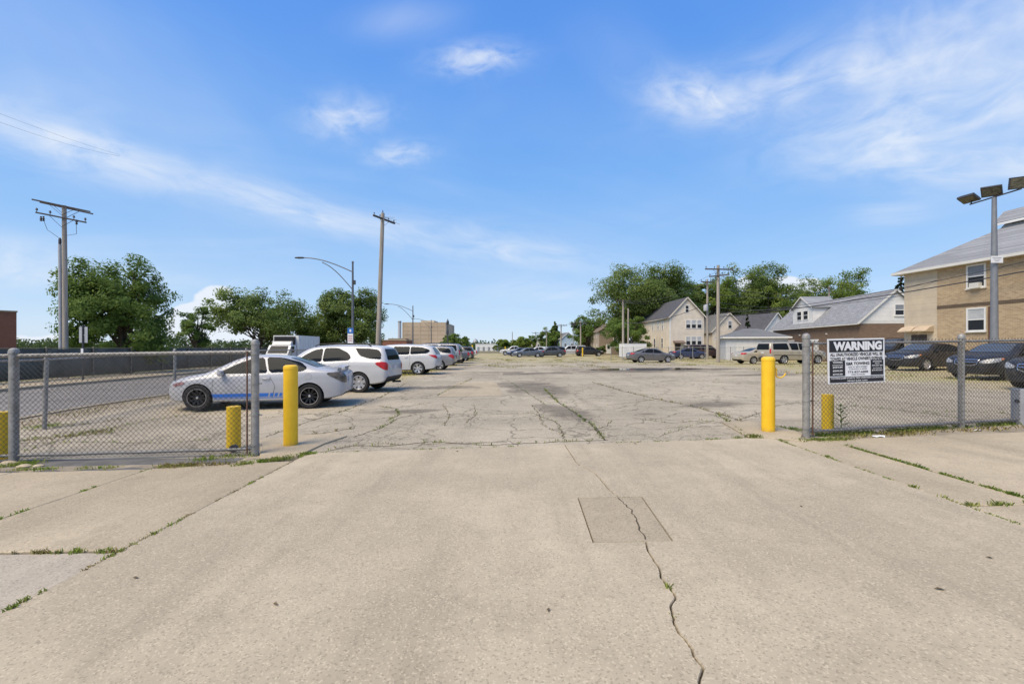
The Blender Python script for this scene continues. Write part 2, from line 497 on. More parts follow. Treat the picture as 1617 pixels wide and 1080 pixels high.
def make_asphalt_lot():
    t = NT('old_cracked_asphalt')
    mp = t.mapping()
    big = t.noise(0.22, 6, 0.6)
    mid = t.noise(1.6, 6, 0.65)
    fine = t.noise(60, 4, 0.7)
    base = (0.39, 0.335, 0.245)
    col = t.mix(t.ramp(big, 0.35, 0.65), scl(base, 0.80), scl(base, 1.12))
    col = t.mix(t.math('MULTIPLY', t.ramp(mid, 0.48, 0.72), 0.4), col, scl(base, 0.68))
    lane = t.noise(1.0, 5, 0.6, t.mapping((1.1, 0.10, 1), (0, 0, 0), (0, 0, R(3))))
    col = t.mix(t.math('MULTIPLY', t.ramp(lane, 0.5, 0.74), 0.5), col, scl(base, 0.55))
    cross = t.noise(1.0, 5, 0.6, t.mapping((0.12, 0.55, 1), (5, 0, 0)))
    col = t.mix(t.math('MULTIPLY', t.ramp(cross, 0.55, 0.74), 0.6), col, scl(base, 0.46))
    # pale worn aggregate
    v = t.voro(70, 'F1', out='Color')
    sepc = t.N.new('ShaderNodeSeparateColor'); t.L.new(v, sepc.inputs[0])
    col = t.mix(t.math('MULTIPLY', t.ramp(sepc.outputs[0], 0.75, 0.85), 0.45), col, scl(base, 1.5))
    col = t.mix(t.math('MULTIPLY', t.ramp(sepc.outputs[1], 0.8, 0.88), 0.5), col, scl(base, 0.5))
    # crazed hair cracks, two sizes, only here and there
    wv = t.N.new('ShaderNodeVectorMath'); wv.operation = 'ADD'
    ns = t.N.new('ShaderNodeVectorMath'); ns.operation = 'SCALE'; ns.inputs['Scale'].default_value = 0.55
    t.L.new(t.noise(2.2, 4, 0.6, out='Color'), ns.inputs[0])
    t.L.new(t.co.outputs['Object'], wv.inputs[0]); t.L.new(ns.outputs[0], wv.inputs[1])
    e1 = t.voro(0.75, 'DISTANCE_TO_EDGE', wv.outputs[0])
    e2 = t.voro(3.4, 'DISTANCE_TO_EDGE', wv.outputs[0])
    c1 = t.math('MULTIPLY', t.ramp(e1, 0.020, 0.004), t.ramp(t.noise(0.35, 3), 0.32, 0.48))
    c2 = t.math('MULTIPLY', t.ramp(e2, 0.040, 0.008), t.ramp(t.noise(0.5, 4, 0.6, t.mapping(loc=(3, 7, 0))), 0.46, 0.60))
    cr = t.math('MAXIMUM', c1, c2)
    col = t.mix(t.math('MULTIPLY', cr, 0.62), col, (0.11, 0.095, 0.065))
    # dry grass and leaf litter spreading over the neglected far and outer parts of the lot
    sp = t.N.new('ShaderNodeSeparateXYZ'); t.L.new(t.co.outputs['Object'], sp.inputs[0])
    far = t.ramp(sp.outputs[1], 22, 75)
    lft = t.math('MULTIPLY', t.ramp(sp.outputs[0], -3.0, -7.5), t.ramp(sp.outputs[1], 14, 24))
    rgt = t.math('MULTIPLY', t.ramp(sp.outputs[0], 13.0, 19.0), t.ramp(sp.outputs[1], 10, 16))
    area = t.math('MAXIMUM', t.math('MAXIMUM', far, lft), rgt)
    gm = t.noise(1.0, 8, 0.72, t.mapping((0.20, 0.32, 1)))
    gk = t.ramp(t.math('ADD', gm, t.math('MULTIPLY', area, 0.36)), 0.56, 0.80)
    gk = t.math('MULTIPLY', gk, t.ramp(t.noise(7, 5, 0.7), 0.25, 0.6, 0.35, 1.0))
    gk = t.math('MULTIPLY', gk, t.ramp(area, 0.0, 0.5))
    gc = t.mix(t.ramp(t.noise(0.6, 4), 0.4, 0.65), (0.40, 0.325, 0.165), (0.33, 0.31, 0.12))
    col = t.mix(t.math('MULTIPLY', gk, 0.8), col, gc)
    hgt = t.math('SUBTRACT', t.math('ADD', t.math('MULTIPLY', fine, 0.4), t.math('MULTIPLY', t.noise(18, 4), 0.5)), t.math('MULTIPLY', cr, 2.0))
    t.bump(hgt, 0.5, 0.008)
    return t.done(col, 0.9, 0, 0.25)
M['lot'] = make_asphalt_lot()
M['street'] = mat_plain('street_asphalt', (0.205, 0.188, 0.165), 0.9, 0.14, 0.8, bump=0.3, bscale=50)
M['tar'] = mat_plain('dark_asphalt_strip', (0.125, 0.118, 0.108), 0.9, 0.25, 2.5, bump=0.5, bscale=45)

def make_ground():
    t = NT('dry_ground')
    n = t.noise(0.12, 6, 0.6); n2 = t.noise(1.5, 6, 0.65)
    col = t.mix(t.ramp(n, 0.4, 0.6), (0.17, 0.155, 0.075), (0.23, 0.19, 0.12))
    col = t.mix(t.math('MULTIPLY', t.ramp(n2, 0.4, 0.7), 0.6), col, (0.13, 0.125, 0.06))
    t.bump(t.noise(20, 4), 0.4, 0.02)
    return t.done(col, 0.95, 0, 0.2)
M['ground'] = make_ground()
M['parkway'] = mat_plain('dusty_gravel_strip', (0.33, 0.27, 0.19), 0.95, 0.22, 1.4, bump=0.4, bscale=35, dirt=(0.17, 0.16, 0.075))

def make_grass():
    t = NT('weeds_and_grass')
    col = t.mix(t.ramp(t.noise(3.5, 4), 0.35, 0.65), (0.24, 0.36, 0.06), (0.37, 0.40, 0.12))
    m = t.done(col, 0.85, 0, 0.15)
    tr = t.N.new('ShaderNodeBsdfTranslucent'); t.L.new(col, tr.inputs['Color'])
    mx = t.N.new('ShaderNodeMixShader'); mx.inputs[0].default_value = 0.4
    t.L.new(t.p.outputs[0], mx.inputs[1]); t.L.new(tr.outputs[0], mx.inputs[2]); t.L.new(mx.outputs[0], t.N['Material Output'].inputs[0])
    return m
M['grass'] = make_grass()
def make_drygrass():
    t = NT('dry_grass')
    col = t.mix(t.ramp(t.noise(1.2, 4), 0.35, 0.65), (0.36, 0.29, 0.12), (0.24, 0.24, 0.07))
    return t.done(col, 0.85, 0, 0.1)
M['drygrass'] = make_drygrass()

# ------------------------------------------------------------------ the ground and its sheets
def axis_steps(lo, hi, fine, far):
    """denser near zero"""
    pts = [0.0]
    s = fine
    while pts[-1] < hi:
        pts.append(min(hi, pts[-1] + s)); s = min(s * (1.0 if pts[-1] < far else 1.25), 300)
    neg = [0.0]; s = fine
    while neg[-1] > lo:
        neg.append(max(lo, neg[-1] - s)); s = min(s * (1.0 if -neg[-1] < far else 1.25), 300)
    return sorted(set(neg + pts))

def grid_sheet(name, xs, ys, fn, mat, parent=None):
    mb = MB()
    vs = [fn(x, y) for y in ys for x in xs]
    n = len(xs)
    fs = [(j * n + i, j * n + i + 1, (j + 1) * n + i + 1, (j + 1) * n + i) for j in range(len(ys) - 1) for i in range(n - 1)]
    mb.add(vs, fs)
    return mb.build(name, mat, parent, recalc=False)

ground = grid_sheet('ground', axis_steps(-2500, 2500, 1.0, 45), axis_steps(-400, 4000, 1.0, 70), lambda x, y: (x, y, h(x, y) - 0.055 - (0.1 if x + 0.053 * y < -10.2 else 0)), M['ground'])
tag(ground, kind='structure')

def front_y(x):            # where the driveway concrete ends and the lot's asphalt begins
    return 7.29 + 0.085 * x

NXL = 60
def lot_pt(s, t):
    """s 0..1 across, t 0..1 away from the camera"""
    y = 6.0 + (118.0 - 6.0) * t ** 1.7
    xl = -9.55 - 0.053 * y
    x = xl + (44.0 - xl) * s
    return (x, y, h(x, y))
def build_lot():
    ss = np.linspace(0, 1, NXL + 1); ts = np.linspace(0, 1, 90)
    mb = MB(); vs = []
    for t in ts:
        for s in ss:
            y1 = 118.0
            xl0 = -9.9 - 0.053 * 8
            xr = 44.0
            x = xl0 + (xr - xl0) * s
            if x < -3.3: y0 = 6.30 + 0.05 * (x + 3.3) 
            elif x > 4.45: y0 = 7.62 + 0.10 * (x - 4.45) if x < 16 else 8.78
            else: y0 = front_y(x) + 0.012
            y = y0 + (y1 - y0) * t ** 1.7
            xx = x - 0.053 * (y - 8) * (1 - s)
            vs.append((xx, y, h(xx, y)))
    n = NXL + 1
    fs = [(j * n + i, j * n + i + 1, (j + 1) * n + i + 1, (j + 1) * n + i) for j in range(len(ts) - 1) for i in range(n - 1)]
    mb.add(vs, fs)
    o = mb.build('lot_pavement', M['lot'], recalc=False)
    tag(o, kind='structure')
    return o
lot = build_lot()

vsteps = [-60 + 2.0 * i for i in range(31)] + [1.0 * i + 1 for i in range(80)] + [80 + 6 * i for i in range(1, 80)]
def strip(name, u0, u1, dz, mat, n=6):
    us = [u0 + (u1 - u0) * i / n for i in range(n + 1)]
    o = grid_sheet(name, us, vsteps, lambda u, v: tuple(ST(u, v, dz)), mat)
    return tag(o, kind='structure')
street = strip('street', -20.5, -12.1, -0.09, M['street'])
parkway = strip('parkway', -12.0, -9.85, -0.008, M['parkway'], 4)
far_walk = strip('far_sidewalk', -23.9, -20.65, 0.03, M['concrete_b'], 3)
for nm, u in (('kerb', -12.06), ('kerb', -20.57)):
    mb = MB()
    for a, b in zip(vsteps[:-1], vsteps[1:]):
        if a < -30 or a > 200: continue
        mb.bar(ST(u, a, -0.05), ST(u, b - 0.02, -0.05), 0.16, 0.17)
    k = mb.build(nm, M['concrete_b']); tag(k, kind='structure')

# ---- concrete slabs of the driveway and pavement, each its own slab with open joints
def slab(name, poly, mat, parent, dz=0.012, thick=0.075, bevel=0.012):
    mb = MB()
    top = [Vector((p[0], p[1], 0)) for p in poly]
    if sum(a.x * b.y - b.x * a.y for a, b in zip(top, top[1:] + top[:1])) < 0: top.reverse()
    c = sum(top, Vector()) / len(top)
    n = len(top)
    inner = []
    for i, p in enumerate(top):
        e1 = (p - top[i - 1]).normalized(); e2 = (top[(i + 1) % n] - p).normalized()
        nn = Vector((-(e1.y + e2.y), e1.x + e2.x, 0))
        nn = nn.normalized() if nn.length > 1e-5 else Vector((-e1.y, e1.x, 0))
        inner.append(p + nn * bevel)
    v = [(p.x, p.y, h(p.x, p.y) + dz) for p in inner] + [(p.x, p.y, h(p.x, p.y) + dz - 0.008) for p in top] + [(p.x, p.y, h(p.x, p.y) + dz - thick) for p in top]
    tris = geometry.tessellate_polygon([inner])
    f = [tuple(t) for t in tris]
    f += [(i, n + i, n + (i + 1) % n, (i + 1) % n) for i in range(n)]
    f += [(n + i, 2 * n + i, 2 * n + (i + 1) % n, n + (i + 1) % n) for i in range(n)]
    mb.add(v, f)
    o = mb.build(name, mat, parent)
    return o

def wob(p, q, n, amp, rnd):
    p, q = Vector(p), Vector(q)
    d = (q - p); nn = Vector((-d.y, d.x)).normalized()
    out = []
    for i in range(n + 1):
        t = i / n
        out.append(p + d * t + nn * (rnd.uniform(-amp, amp) if 0 < i < n else 0))
    return out

rs = random.Random(3)
driveway = tag(put('driveway', None), kind='structure')
XL, XR = -3.14, 4.36
patch_q = [G(914, 788), G(1013, 786), G(1061, 855), G(938, 858)]
px_crack = [(900, 714), (908, 728), (915, 736), (930, 743), (941, 750), (952, 763), (962, 775), (976, 786)]
px_crack2 = [(1019, 856), (1024, 873), (1033, 888), (1041, 899), (1044, 915), (1059, 932), (1067, 945), (1059, 960), (1063, 976), (1066, 990),
             (1072, 1002), (1089, 1021), (1094, 1033), (1100, 1045), (1111, 1058), (1104, 1080), (1116, 1120), (1108, 1180)]
def jag(pts, sub, amp):
    out = []
    for a, b in zip(pts[:-1], pts[1:]):
        for k in range(sub):
            t = k / sub
            p = a.lerp(b, t)
            if k: p = p + Vector((rs.uniform(-amp, amp), rs.uniform(-amp, amp), 0))
            out.append(p)
    out.append(pts[-1]); return out
c1 = jag([Vector((G(900, 714).x - 0.02, front_y(G(900, 714).x), 0))] + [G(*p) for p in px_crack[1:]], 4, 0.006)
c2 = jag([G(*p) for p in px_crack2] + [Vector((0.9, -2.0, 0)), Vector((1.0, -6.0, 0))], 4, 0.005)
def off(pts, d): return [Vector((p.x + d, p.y, 0)) for p in pts]
g = 0.0055
pl, pr = patch_q[0], patch_q[1]
ql, qr = patch_q[3], patch_q[2]
m = 0.010
left_poly = [Vector((XL, -6, 0)), Vector((XL, front_y(XL), 0))] + off(c1, -g)[:-1] + [Vector((c1[-1].x - g, pl.y + m, 0)), Vector((pl.x - m, pl.y + m, 0)), Vector((ql.x - m, ql.y - m, 0)), Vector((c2[0].x - g, ql.y - m, 0))] + off(c2, -g)[1:]
right_poly = [Vector((XR, -6, 0)), Vector((XR, front_y(XR), 0))] + off(c1, g)[:-1] + [Vector((c1[-1].x + g, pr.y + m, 0)), Vector((pr.x + m, pr.y + m, 0)), Vector((qr.x + m, qr.y - m, 0)), Vector((c2[0].x + g, qr.y - m, 0))] + off(c2, g)[1:]
slab('slab', left_poly, M['concrete'], driveway, bevel=0.004)
slab('slab', right_poly, M['concrete'], driveway, bevel=0.004)
slab('patch_slab', [pl, pr, qr, ql], M['concrete_c'], driveway, dz=0.009, bevel=0.006)

sidewalk = tag(put('sidewalk', None), kind='structure')
J = 0.012
def rect_slab(x0, x1, y0, y1, mat=M['concrete_b'], dz=0.012, y1b=None):
    y1b = y1 if y1b is None else y1b
    P = [(x0 + J, y0 + J), (x1 - J, y0 + J), (x1 - J, y1b - J), (x0 + J, y1 - J)]
    pts = []
    for a, b in zip(P, P[1:] + P[:1]):
        pts += wob(a, b, 14, 0.006, rs)[:-1]
    slab('slab', pts, mat, sidewalk, dz)
for x0, x1 in ((-4.95, XL + 0.01), (-6.75, -4.95), (-8.6, -6.75), (-10.4, -8.6)):
    y1 = 6.30 + 0.04 * (x0 + 3.3); y1b = 6.30 + 0.04 * (x1 + 3.3)
    if x1 > -4: y1b = 6.55
    rect_slab(x0, x1, 3.66, y1, y1b=y1b, dz=0.008 + rs.uniform(0, 0.008))
    rect_slab(x0, x1, 1.7, 3.66, M['concrete_d'], dz=0.004)
    rect_slab(x0, x1, -0.4, 1.7)
    rect_slab(x0, x1, -6, -0.4)
for a, b, c, d, e in ((XR - 0.01, 5.13, 4.38, 7.40, 7.45), (XR - 0.01, 5.13, 1.5, 4.38, 4.38), (5.13, 9.4, 3.2, 7.45, 7.90), (5.13, 9.4, -1, 3.2, 3.2), (9.4, 13.6, 3.2, 7.90, 8.3), (13.6, 18, 3.2, 8.3, 8.7), (9.4, 18, -1, 3.2, 3.2), (XR - 0.01, 5.13, -6, 1.5, 1.5)):
    rect_slab(a, b, c, d, y1b=e)
# raised footing strips round the gate posts and bollards
slab('footing', [G(410, 727), G(470, 722), G(512, 702), G(548, 690), G(520, 686), G(470, 690), G(412, 697)], M['concrete_b'], driveway, dz=0.03)
slab('footing', [G(1140, 668), G(1178, 690), G(1262, 698), G(1268, 686), G(1230, 676), G(1196, 668)], M['concrete_b'], driveway, dz=0.03)
# dark strip of old asphalt along the foot of each fence
mb = MB()
pts = [(-11, 5.98, -11, 6.95), (-9, 6.04, -9, 6.95), (-7, 6.12, -7, 6.90), (-5.5, 6.20, -5.5, 6.85), (-4.0, 6.29, -4.0, 6.80)]
for a, b in zip(pts[:-1], pts[1:]):
    q = [(a[0], a[1]), (b[0], b[1]), (b[2], b[3]), (a[2], a[3])]
    mb.quad(*[(x, y, h(x, y) + 0.005) for x, y in q])
tag(mb.build('asphalt_strip', M['tar']), kind='structure')
mb = MB()
pts = [(5.3, 7.7, 8.4), (7.5, 7.95, 8.6), (9.5, 8.15, 8.75), (13, 8.5, 9.1)]
for a, b in zip(pts[:-1], pts[1:]):
    q = [(a[0], a[1]), (b[0], b[1]), (b[0], b[2]), (a[0], a[2])]
    mb.quad(*[(x, y, h(x, y) + 0.005) for x, y in q])
tag(mb.build('asphalt_strip', M['tar']), kind='structure')

# ------------------------------------------------------------------ chain-link fences
def chain_mesh(a, b, ha, hb, z0, pitch, wr, rz_knuckle=0.02):
    """woven wires between ground points a and b; wires zig-zag upwards, each hooked into its neighbours"""
    a, b = Vector(a), Vector(b)
    d = b - a; L = Vector((d.x, d.y)).length
    dirx = Vector((d.x, d.y, 0)).normalized(); nrm = Vector((-dirx.y, dirx.x, 0))
    nw = int(L / pitch * 2) - 1
    vs, fs = [], []
    sub = 3
    ang = [2 * math.pi * k / sub for k in range(sub)]
    hp = pitch / 2
    for i in range(nw + 1):
        s0 = i * hp
        nseg = int((min(ha, hb) - z0) / hp) + 1
        base = len(vs)
        pts = []
        for k in range(nseg + 1):
            s = s0 + (hp if (k + i) % 2 else 0.0)
            s = min(s, L)
            t = s / L
            g = a.z + d.z * t
            top = ha + (hb - ha) * t
            z = g + z0 + (top - z0) * k / nseg
            w = 0.004 * (1 if (k + i) % 2 else -1)
            pts.append(Vector((a.x + dirx.x * s, a.y + dirx.y * s, z)) + nrm * w)
        for k, p in enumerate(pts):
            for t in ang:
                vs.append(p + dirx * (math.cos(t) * wr) + nrm * (math.sin(t) * wr))
        for k in range(nseg):
            for q in range(sub):
                q2 = (q + 1) % sub
                fs.append((base + k * sub + q, base + k * sub + q2, base + (k + 1) * sub + q2, base + (k + 1) * sub + q))
        # knuckle at the top
        p = pts[-1]; o = len(vs)
        for dz, dx in ((0, 0), (rz_knuckle, hp * 0.35)):
            for t in ang:
                vs.append(p + dirx * (dx + math.cos(t) * wr) + Vector((0, 0, dz)) + nrm * (math.sin(t) * wr))
        for q in range(sub):
            fs.append((o + q, o + (q + 1) % sub, o + sub + (q + 1) % sub, o + sub + q))
    mb = MB(); mb.add(vs, fs)
    return mb

def fence_post(par, p, hgt, r, name='post', cap=True, lean=(0, 0), mat=None):
    mb = MB()
    q = Vector((lean[0], lean[1], 0))
    prof = [(r, -0.12), (r, hgt - 0.03)]
    top = [(r * 1.12, hgt - 0.03), (r * 1.12, hgt), (r * 0.95, hgt + 0.035), (r * 0.45, hgt + 0.055), (0.001, hgt + 0.06)] if cap else [(r, hgt), (0.001, hgt + 0.002)]
    mb.lathe(prof + top, (0, 0, 0), 14)
    if lean != (0, 0):
        mb.v = [(x + q.x * z / hgt, y + q.y * z / hgt, z) for x, y, z in mb.v]
    return mb.build(name, mat or M['galv'], par, True, p)

def bands_on(par, p, zs, r):
    for z in zs:
        mb = MB()
        mb.lathe([(r, z - 0.012), (r + 0.007, z - 0.012), (r + 0.007, z + 0.012), (r, z + 0.012)], (0, 0, 0), 14)
        mb.box((r + 0.02, 0, z), (0.05, 0.02, 0.024))
        mb.build('band', M['galv'], par, True, p)

PL0 = G(22, 730); PL1 = G(403, 719)
PL_1 = PL0 + (PL0 - PL1) * 0.9; PL_1.z = h(PL_1.x, PL_1.y)
PR0 = G(1273, 691); PR1 = G(1518, 676)
PR2 = PR1 + (PR1 - PR0) * 1.05; PR2.z = h(PR2.x, PR2.y)
FENCE_H = 1.60

def front_fence(name, label, pts, rads, heights, gate_end, rail_r):
    root = thing(name, label, 'fence', pts[0])
    O = -Vector(pts[0])
    for p, r, hh in zip(pts, rads, heights):
        fence_post(root, Vector(p) + O, hh, r)
    for a, b in zip(pts[:-1], pts[1:]):
        a0, b0 = Vector(a) + O, Vector(b) + O
        d = (b0 - a0).normalized()
        for z, rr, nm in ((FENCE_H - 0.02, rail_r, 'top_rail'), (0.10, 0.022, 'bottom_rail')):
            n = 10
            mb = MB()
            mb.tube([a0.lerp(b0, k / n) + Vector((0, 0.0, z + (0.004 * math.sin(k * 2.1) if nm == 'bottom_rail' else 0))) for k in range(n + 1)], rr, 10)
            mb.build(nm, M['galv'], root, True)
        off_n = Vector((d.y, -d.x, 0)) * 0.045
        m = chain_mesh(a0 + off_n, b0 + off_n, FENCE_H + 0.015, FENCE_H + 0.015, 0.05, 0.0765, 0.0036).build('wire_mesh', M['galv_wire'], root, recalc=False)
        m['kind'] = 'stuff'
    return root

fl = front_fence('chain_link_fence', 'grey chain-link fence panel left of the gateway in front of the white coupe', [PL_1, PL0, PL1], [0.05, 0.058, 0.056], [1.62, 1.64, 1.72], 1, 0.032)
bands_on(fl, PL1 - PL_1, (0.16, 0.62, 1.1, 1.55), 0.056)
fr = front_fence('chain_link_fence', 'grey chain-link fence right of the gateway carrying the warning sign', [PR0, PR1, PR2], [0.056, 0.05, 0.05], [1.70, 1.66, 1.66], 0, 0.022)
bands_on(fr, Vector((0, 0, 0)), (0.16, 0.62, 1.1, 1.55), 0.056)
# tension bars beside the gate posts
for root, p, q in ((fl, PL1 - PL_1, PL0 - PL_1), (fr, Vector((0, 0, 0)), PR1 - PR0)):
    d = (q - p).normalized() * 0.095
    MB().tube([p + d + Vector((0, -0.045, 0.04)), p + d + Vector((0, -0.045, FENCE_H))], 0.012, 6).build('tension_bar', M['rust'], root, True)
# guide wheel under the left panel
gw = G(366, 716)
MB().lathe([(0.0, -0.03), (0.06, -0.03), (0.06, 0.03), (0.0, 0.03)], gw - PL_1 + Vector((0, 0.05, 0.07)), 14, 'Y').build('guide_wheel', M['dark_metal'], fl, True)

# side fence along the street
side = thing('chain_link_fence', 'long low chain-link fence between the parked cars and the street', 'fence', ST(-9.35, 6.6))
O = -ST(-9.35, 6.6)
SV = [6.6, 9.6, 13.6, 17.6, 21.6, 25.6, 29.6, 33.6, 37.6, 41.6, 45.6, 49.6]
for i, v in enumerate(SV):
    fence_post(side, ST(-9.35, v) + O, 1.50, 0.04, lean=((0.07, -0.02) if i == 1 else (0, 0)))
for a, b in zip(SV[:-1], SV[1:]):
    MB().tube([ST(-9.35, a, 1.46) + O, ST(-9.35, b, 1.46) + O], 0.02, 8).build('top_rail', M['galv'], side, True)
    if a > 8:
        m = chain_mesh(ST(-9.40, a) + O, ST(-9.40, b) + O, 1.47, 1.47, 0.05, 0.0765, 0.0030).build('wire_mesh', M['galv_wire'], side, recalc=False)
        m['kind'] = 'stuff'

# ------------------------------------------------------------------ dark screened fence over the street
M['screen'] = mat_plain('dark_green_windscreen_cloth', (0.085, 0.098, 0.092), 0.9, 0.25, 1.2, bump=0.3, bscale=9)
M['tan_post'] = mat_plain('weathered_post', (0.22, 0.19, 0.14), 0.7, 0.15, 5)
sf = thing('screened_fence', 'dark cloth-screened fence across the street below the trees', 'fence', ST(-23.6, 4))
O = -ST(-23.6, 4)
V = [4 + 2.9 * i for i in range(-2, 26)]
for a, b in zip(V[:-1], V[1:]):
    mb = MB(); n = 6
    vs = []
    for k in range(n + 1):
        t = k / n
        p = ST(-23.6, a + (b - a) * t) + O
        bow = 0.05 * math.sin(math.pi * t) * random.uniform(0.3, 1)
        for z, bb in ((0.12, 0.2), (0.9, 1.0), (1.72 - 0.03 * math.sin(math.pi * t), 0.1)):
            vs.append(p + Vector((-bow * bb - 0.03, 0, z)))
    fs = [(k * 3 + j, (k + 1) * 3 + j, (k + 1) * 3 + j + 1, k * 3 + j + 1) for k in range(n) for j in range(2)]
    mb.add(vs, fs)
    o = mb.build('screen_panel', M['screen'], sf, True)
    sol = o.modifiers.new('thickness', 'SOLIDIFY'); sol.thickness = 0.006
    MB().tube([ST(-23.6, a, 1.74) + O, ST(-23.6, b, 1.74) + O], 0.02, 6).build('top_rail', M['tan_post'], sf, True)
for v in V:
    fence_post(sf, ST(-23.57, v) + O, 1.76, 0.035, mat=M['tan_post'])

# ------------------------------------------------------------------ bollards
def bollard(p, hgt, r, mat, label, group, dome=True, hook=False):
    root = thing('bollard', label, 'bollard', p, random.uniform(0, 6), group)
    prof = [(r, -0.05), (r, hgt - 0.07)]
    if dome: prof += [(r * 1.03, hgt - 0.07), (r * 1.03, hgt - 0.05), (r * 0.95, hgt - 0.02), (r * 0.7, hgt - 0.004), (0.001, hgt)]
    else: prof += [(r * 0.99, hgt - 0.004), (r * 0.95, hgt), (0.001, hgt - 0.002)]
    mb = MB(); mb.lathe(prof, n=28)
    mb.build('sleeve', mat, root, True)
    if hook:
        pts = [Vector((r - 0.01, 0, 1.17)), Vector((r + 0.03, 0, 1.15)), Vector((r + 0.035, 0, 1.02)), Vector((r + 0.05, 0.0, 0.99)), Vector((r + 0.11, 0, 0.98)), Vector((r + 0.17, 0, 1.01)), Vector((r + 0.20, 0, 1.06))]
        MB().tube(pts, 0.012, 8).build('chain_hook', M['yellow'], root, True)
        root.rotation_euler.z = 0.0
    return root
bollard(G(459, 705), 1.36, 0.112, M['yellow'], 'tall yellow bollard left of the gateway, beside the coupe', 'yellow gate bollards')
bollard(G(1213, 683), 1.36, 0.112, M['yellow'], 'tall yellow bollard with a bent hook right of the gateway', 'yellow gate bollards', hook=True)
bollard(G(369, 709), 0.70, 0.105, M['yellow_worn'], 'short yellow bollard behind the left fence near the gate post', 'short yellow bollards', False)
bollard(G(3, 724), 0.72, 0.115, M['yellow_worn'], 'short worn yellow bollard at the far left edge behind the fence', 'short yellow bollards', False)
bollard(G(1307, 680), 0.66, 0.095, M['yellow_worn'], 'short yellow bollard behind the right fence under the warning sign', 'short yellow bollards', False)

# grey steel guard post at the right edge
gp = thing('guard_post', 'grey steel guard post behind the right fence at the picture edge', 'post', G(1612, 670))
MB().lathe([(0.13, -0.05), (0.13, 0.66), (0.12, 0.67), (0.001, 0.672)], n=24).build('post', M['steel_grey'], gp, True)
MB().lathe([(0.0, -0.02), (0.03, -0.02), (0.03, 0.02), (0.0, 0.02)], (-0.13, -0.05, 0.45), 10, 'X').build('bolt', M['dark_metal'], gp, True)

# ------------------------------------------------------------------ warning sign
M['sign_white'] = mat_plain('sign_white', (0.78, 0.78, 0.78), 0.45, 0.03, 4)
M['sign_black'] = mat_plain('sign_black', (0.018, 0.018, 0.022), 0.5, 0.1, 6)
def text_mesh(txt, size, width=None, bold=0.0, height=None):
    cu = bpy.data.curves.new('lettering', 'FONT')
    cu.body = txt; cu.size = size; cu.align_x = 'CENTER'; cu.align_y = 'CENTER'; cu.offset = bold; cu.resolution_u = 3
    o = bpy.data.objects.new('tmp', cu); COL.objects.link(o)
    dg = bpy.context.evaluated_depsgraph_get()
    me = bpy.data.meshes.new_from_object(o.evaluated_get(dg))
    bpy.data.objects.remove(o); bpy.data.curves.remove(cu)
    n = len(me.vertices)
    co = np.empty(n * 3, np.float32); me.vertices.foreach_get('co', co); co = co.reshape(-1, 3)
    lo, hi = co.min(0), co.max(0)
    co[:, 0] -= (lo[0] + hi[0]) / 2; co[:, 1] -= (lo[1] + hi[1]) / 2
    if width: co[:, 0] *= width / (hi[0] - lo[0])
    if height: co[:, 1] *= height / (hi[1] - lo[1])
    me.vertices.foreach_set('co', co.reshape(-1)); me.update()
    return me

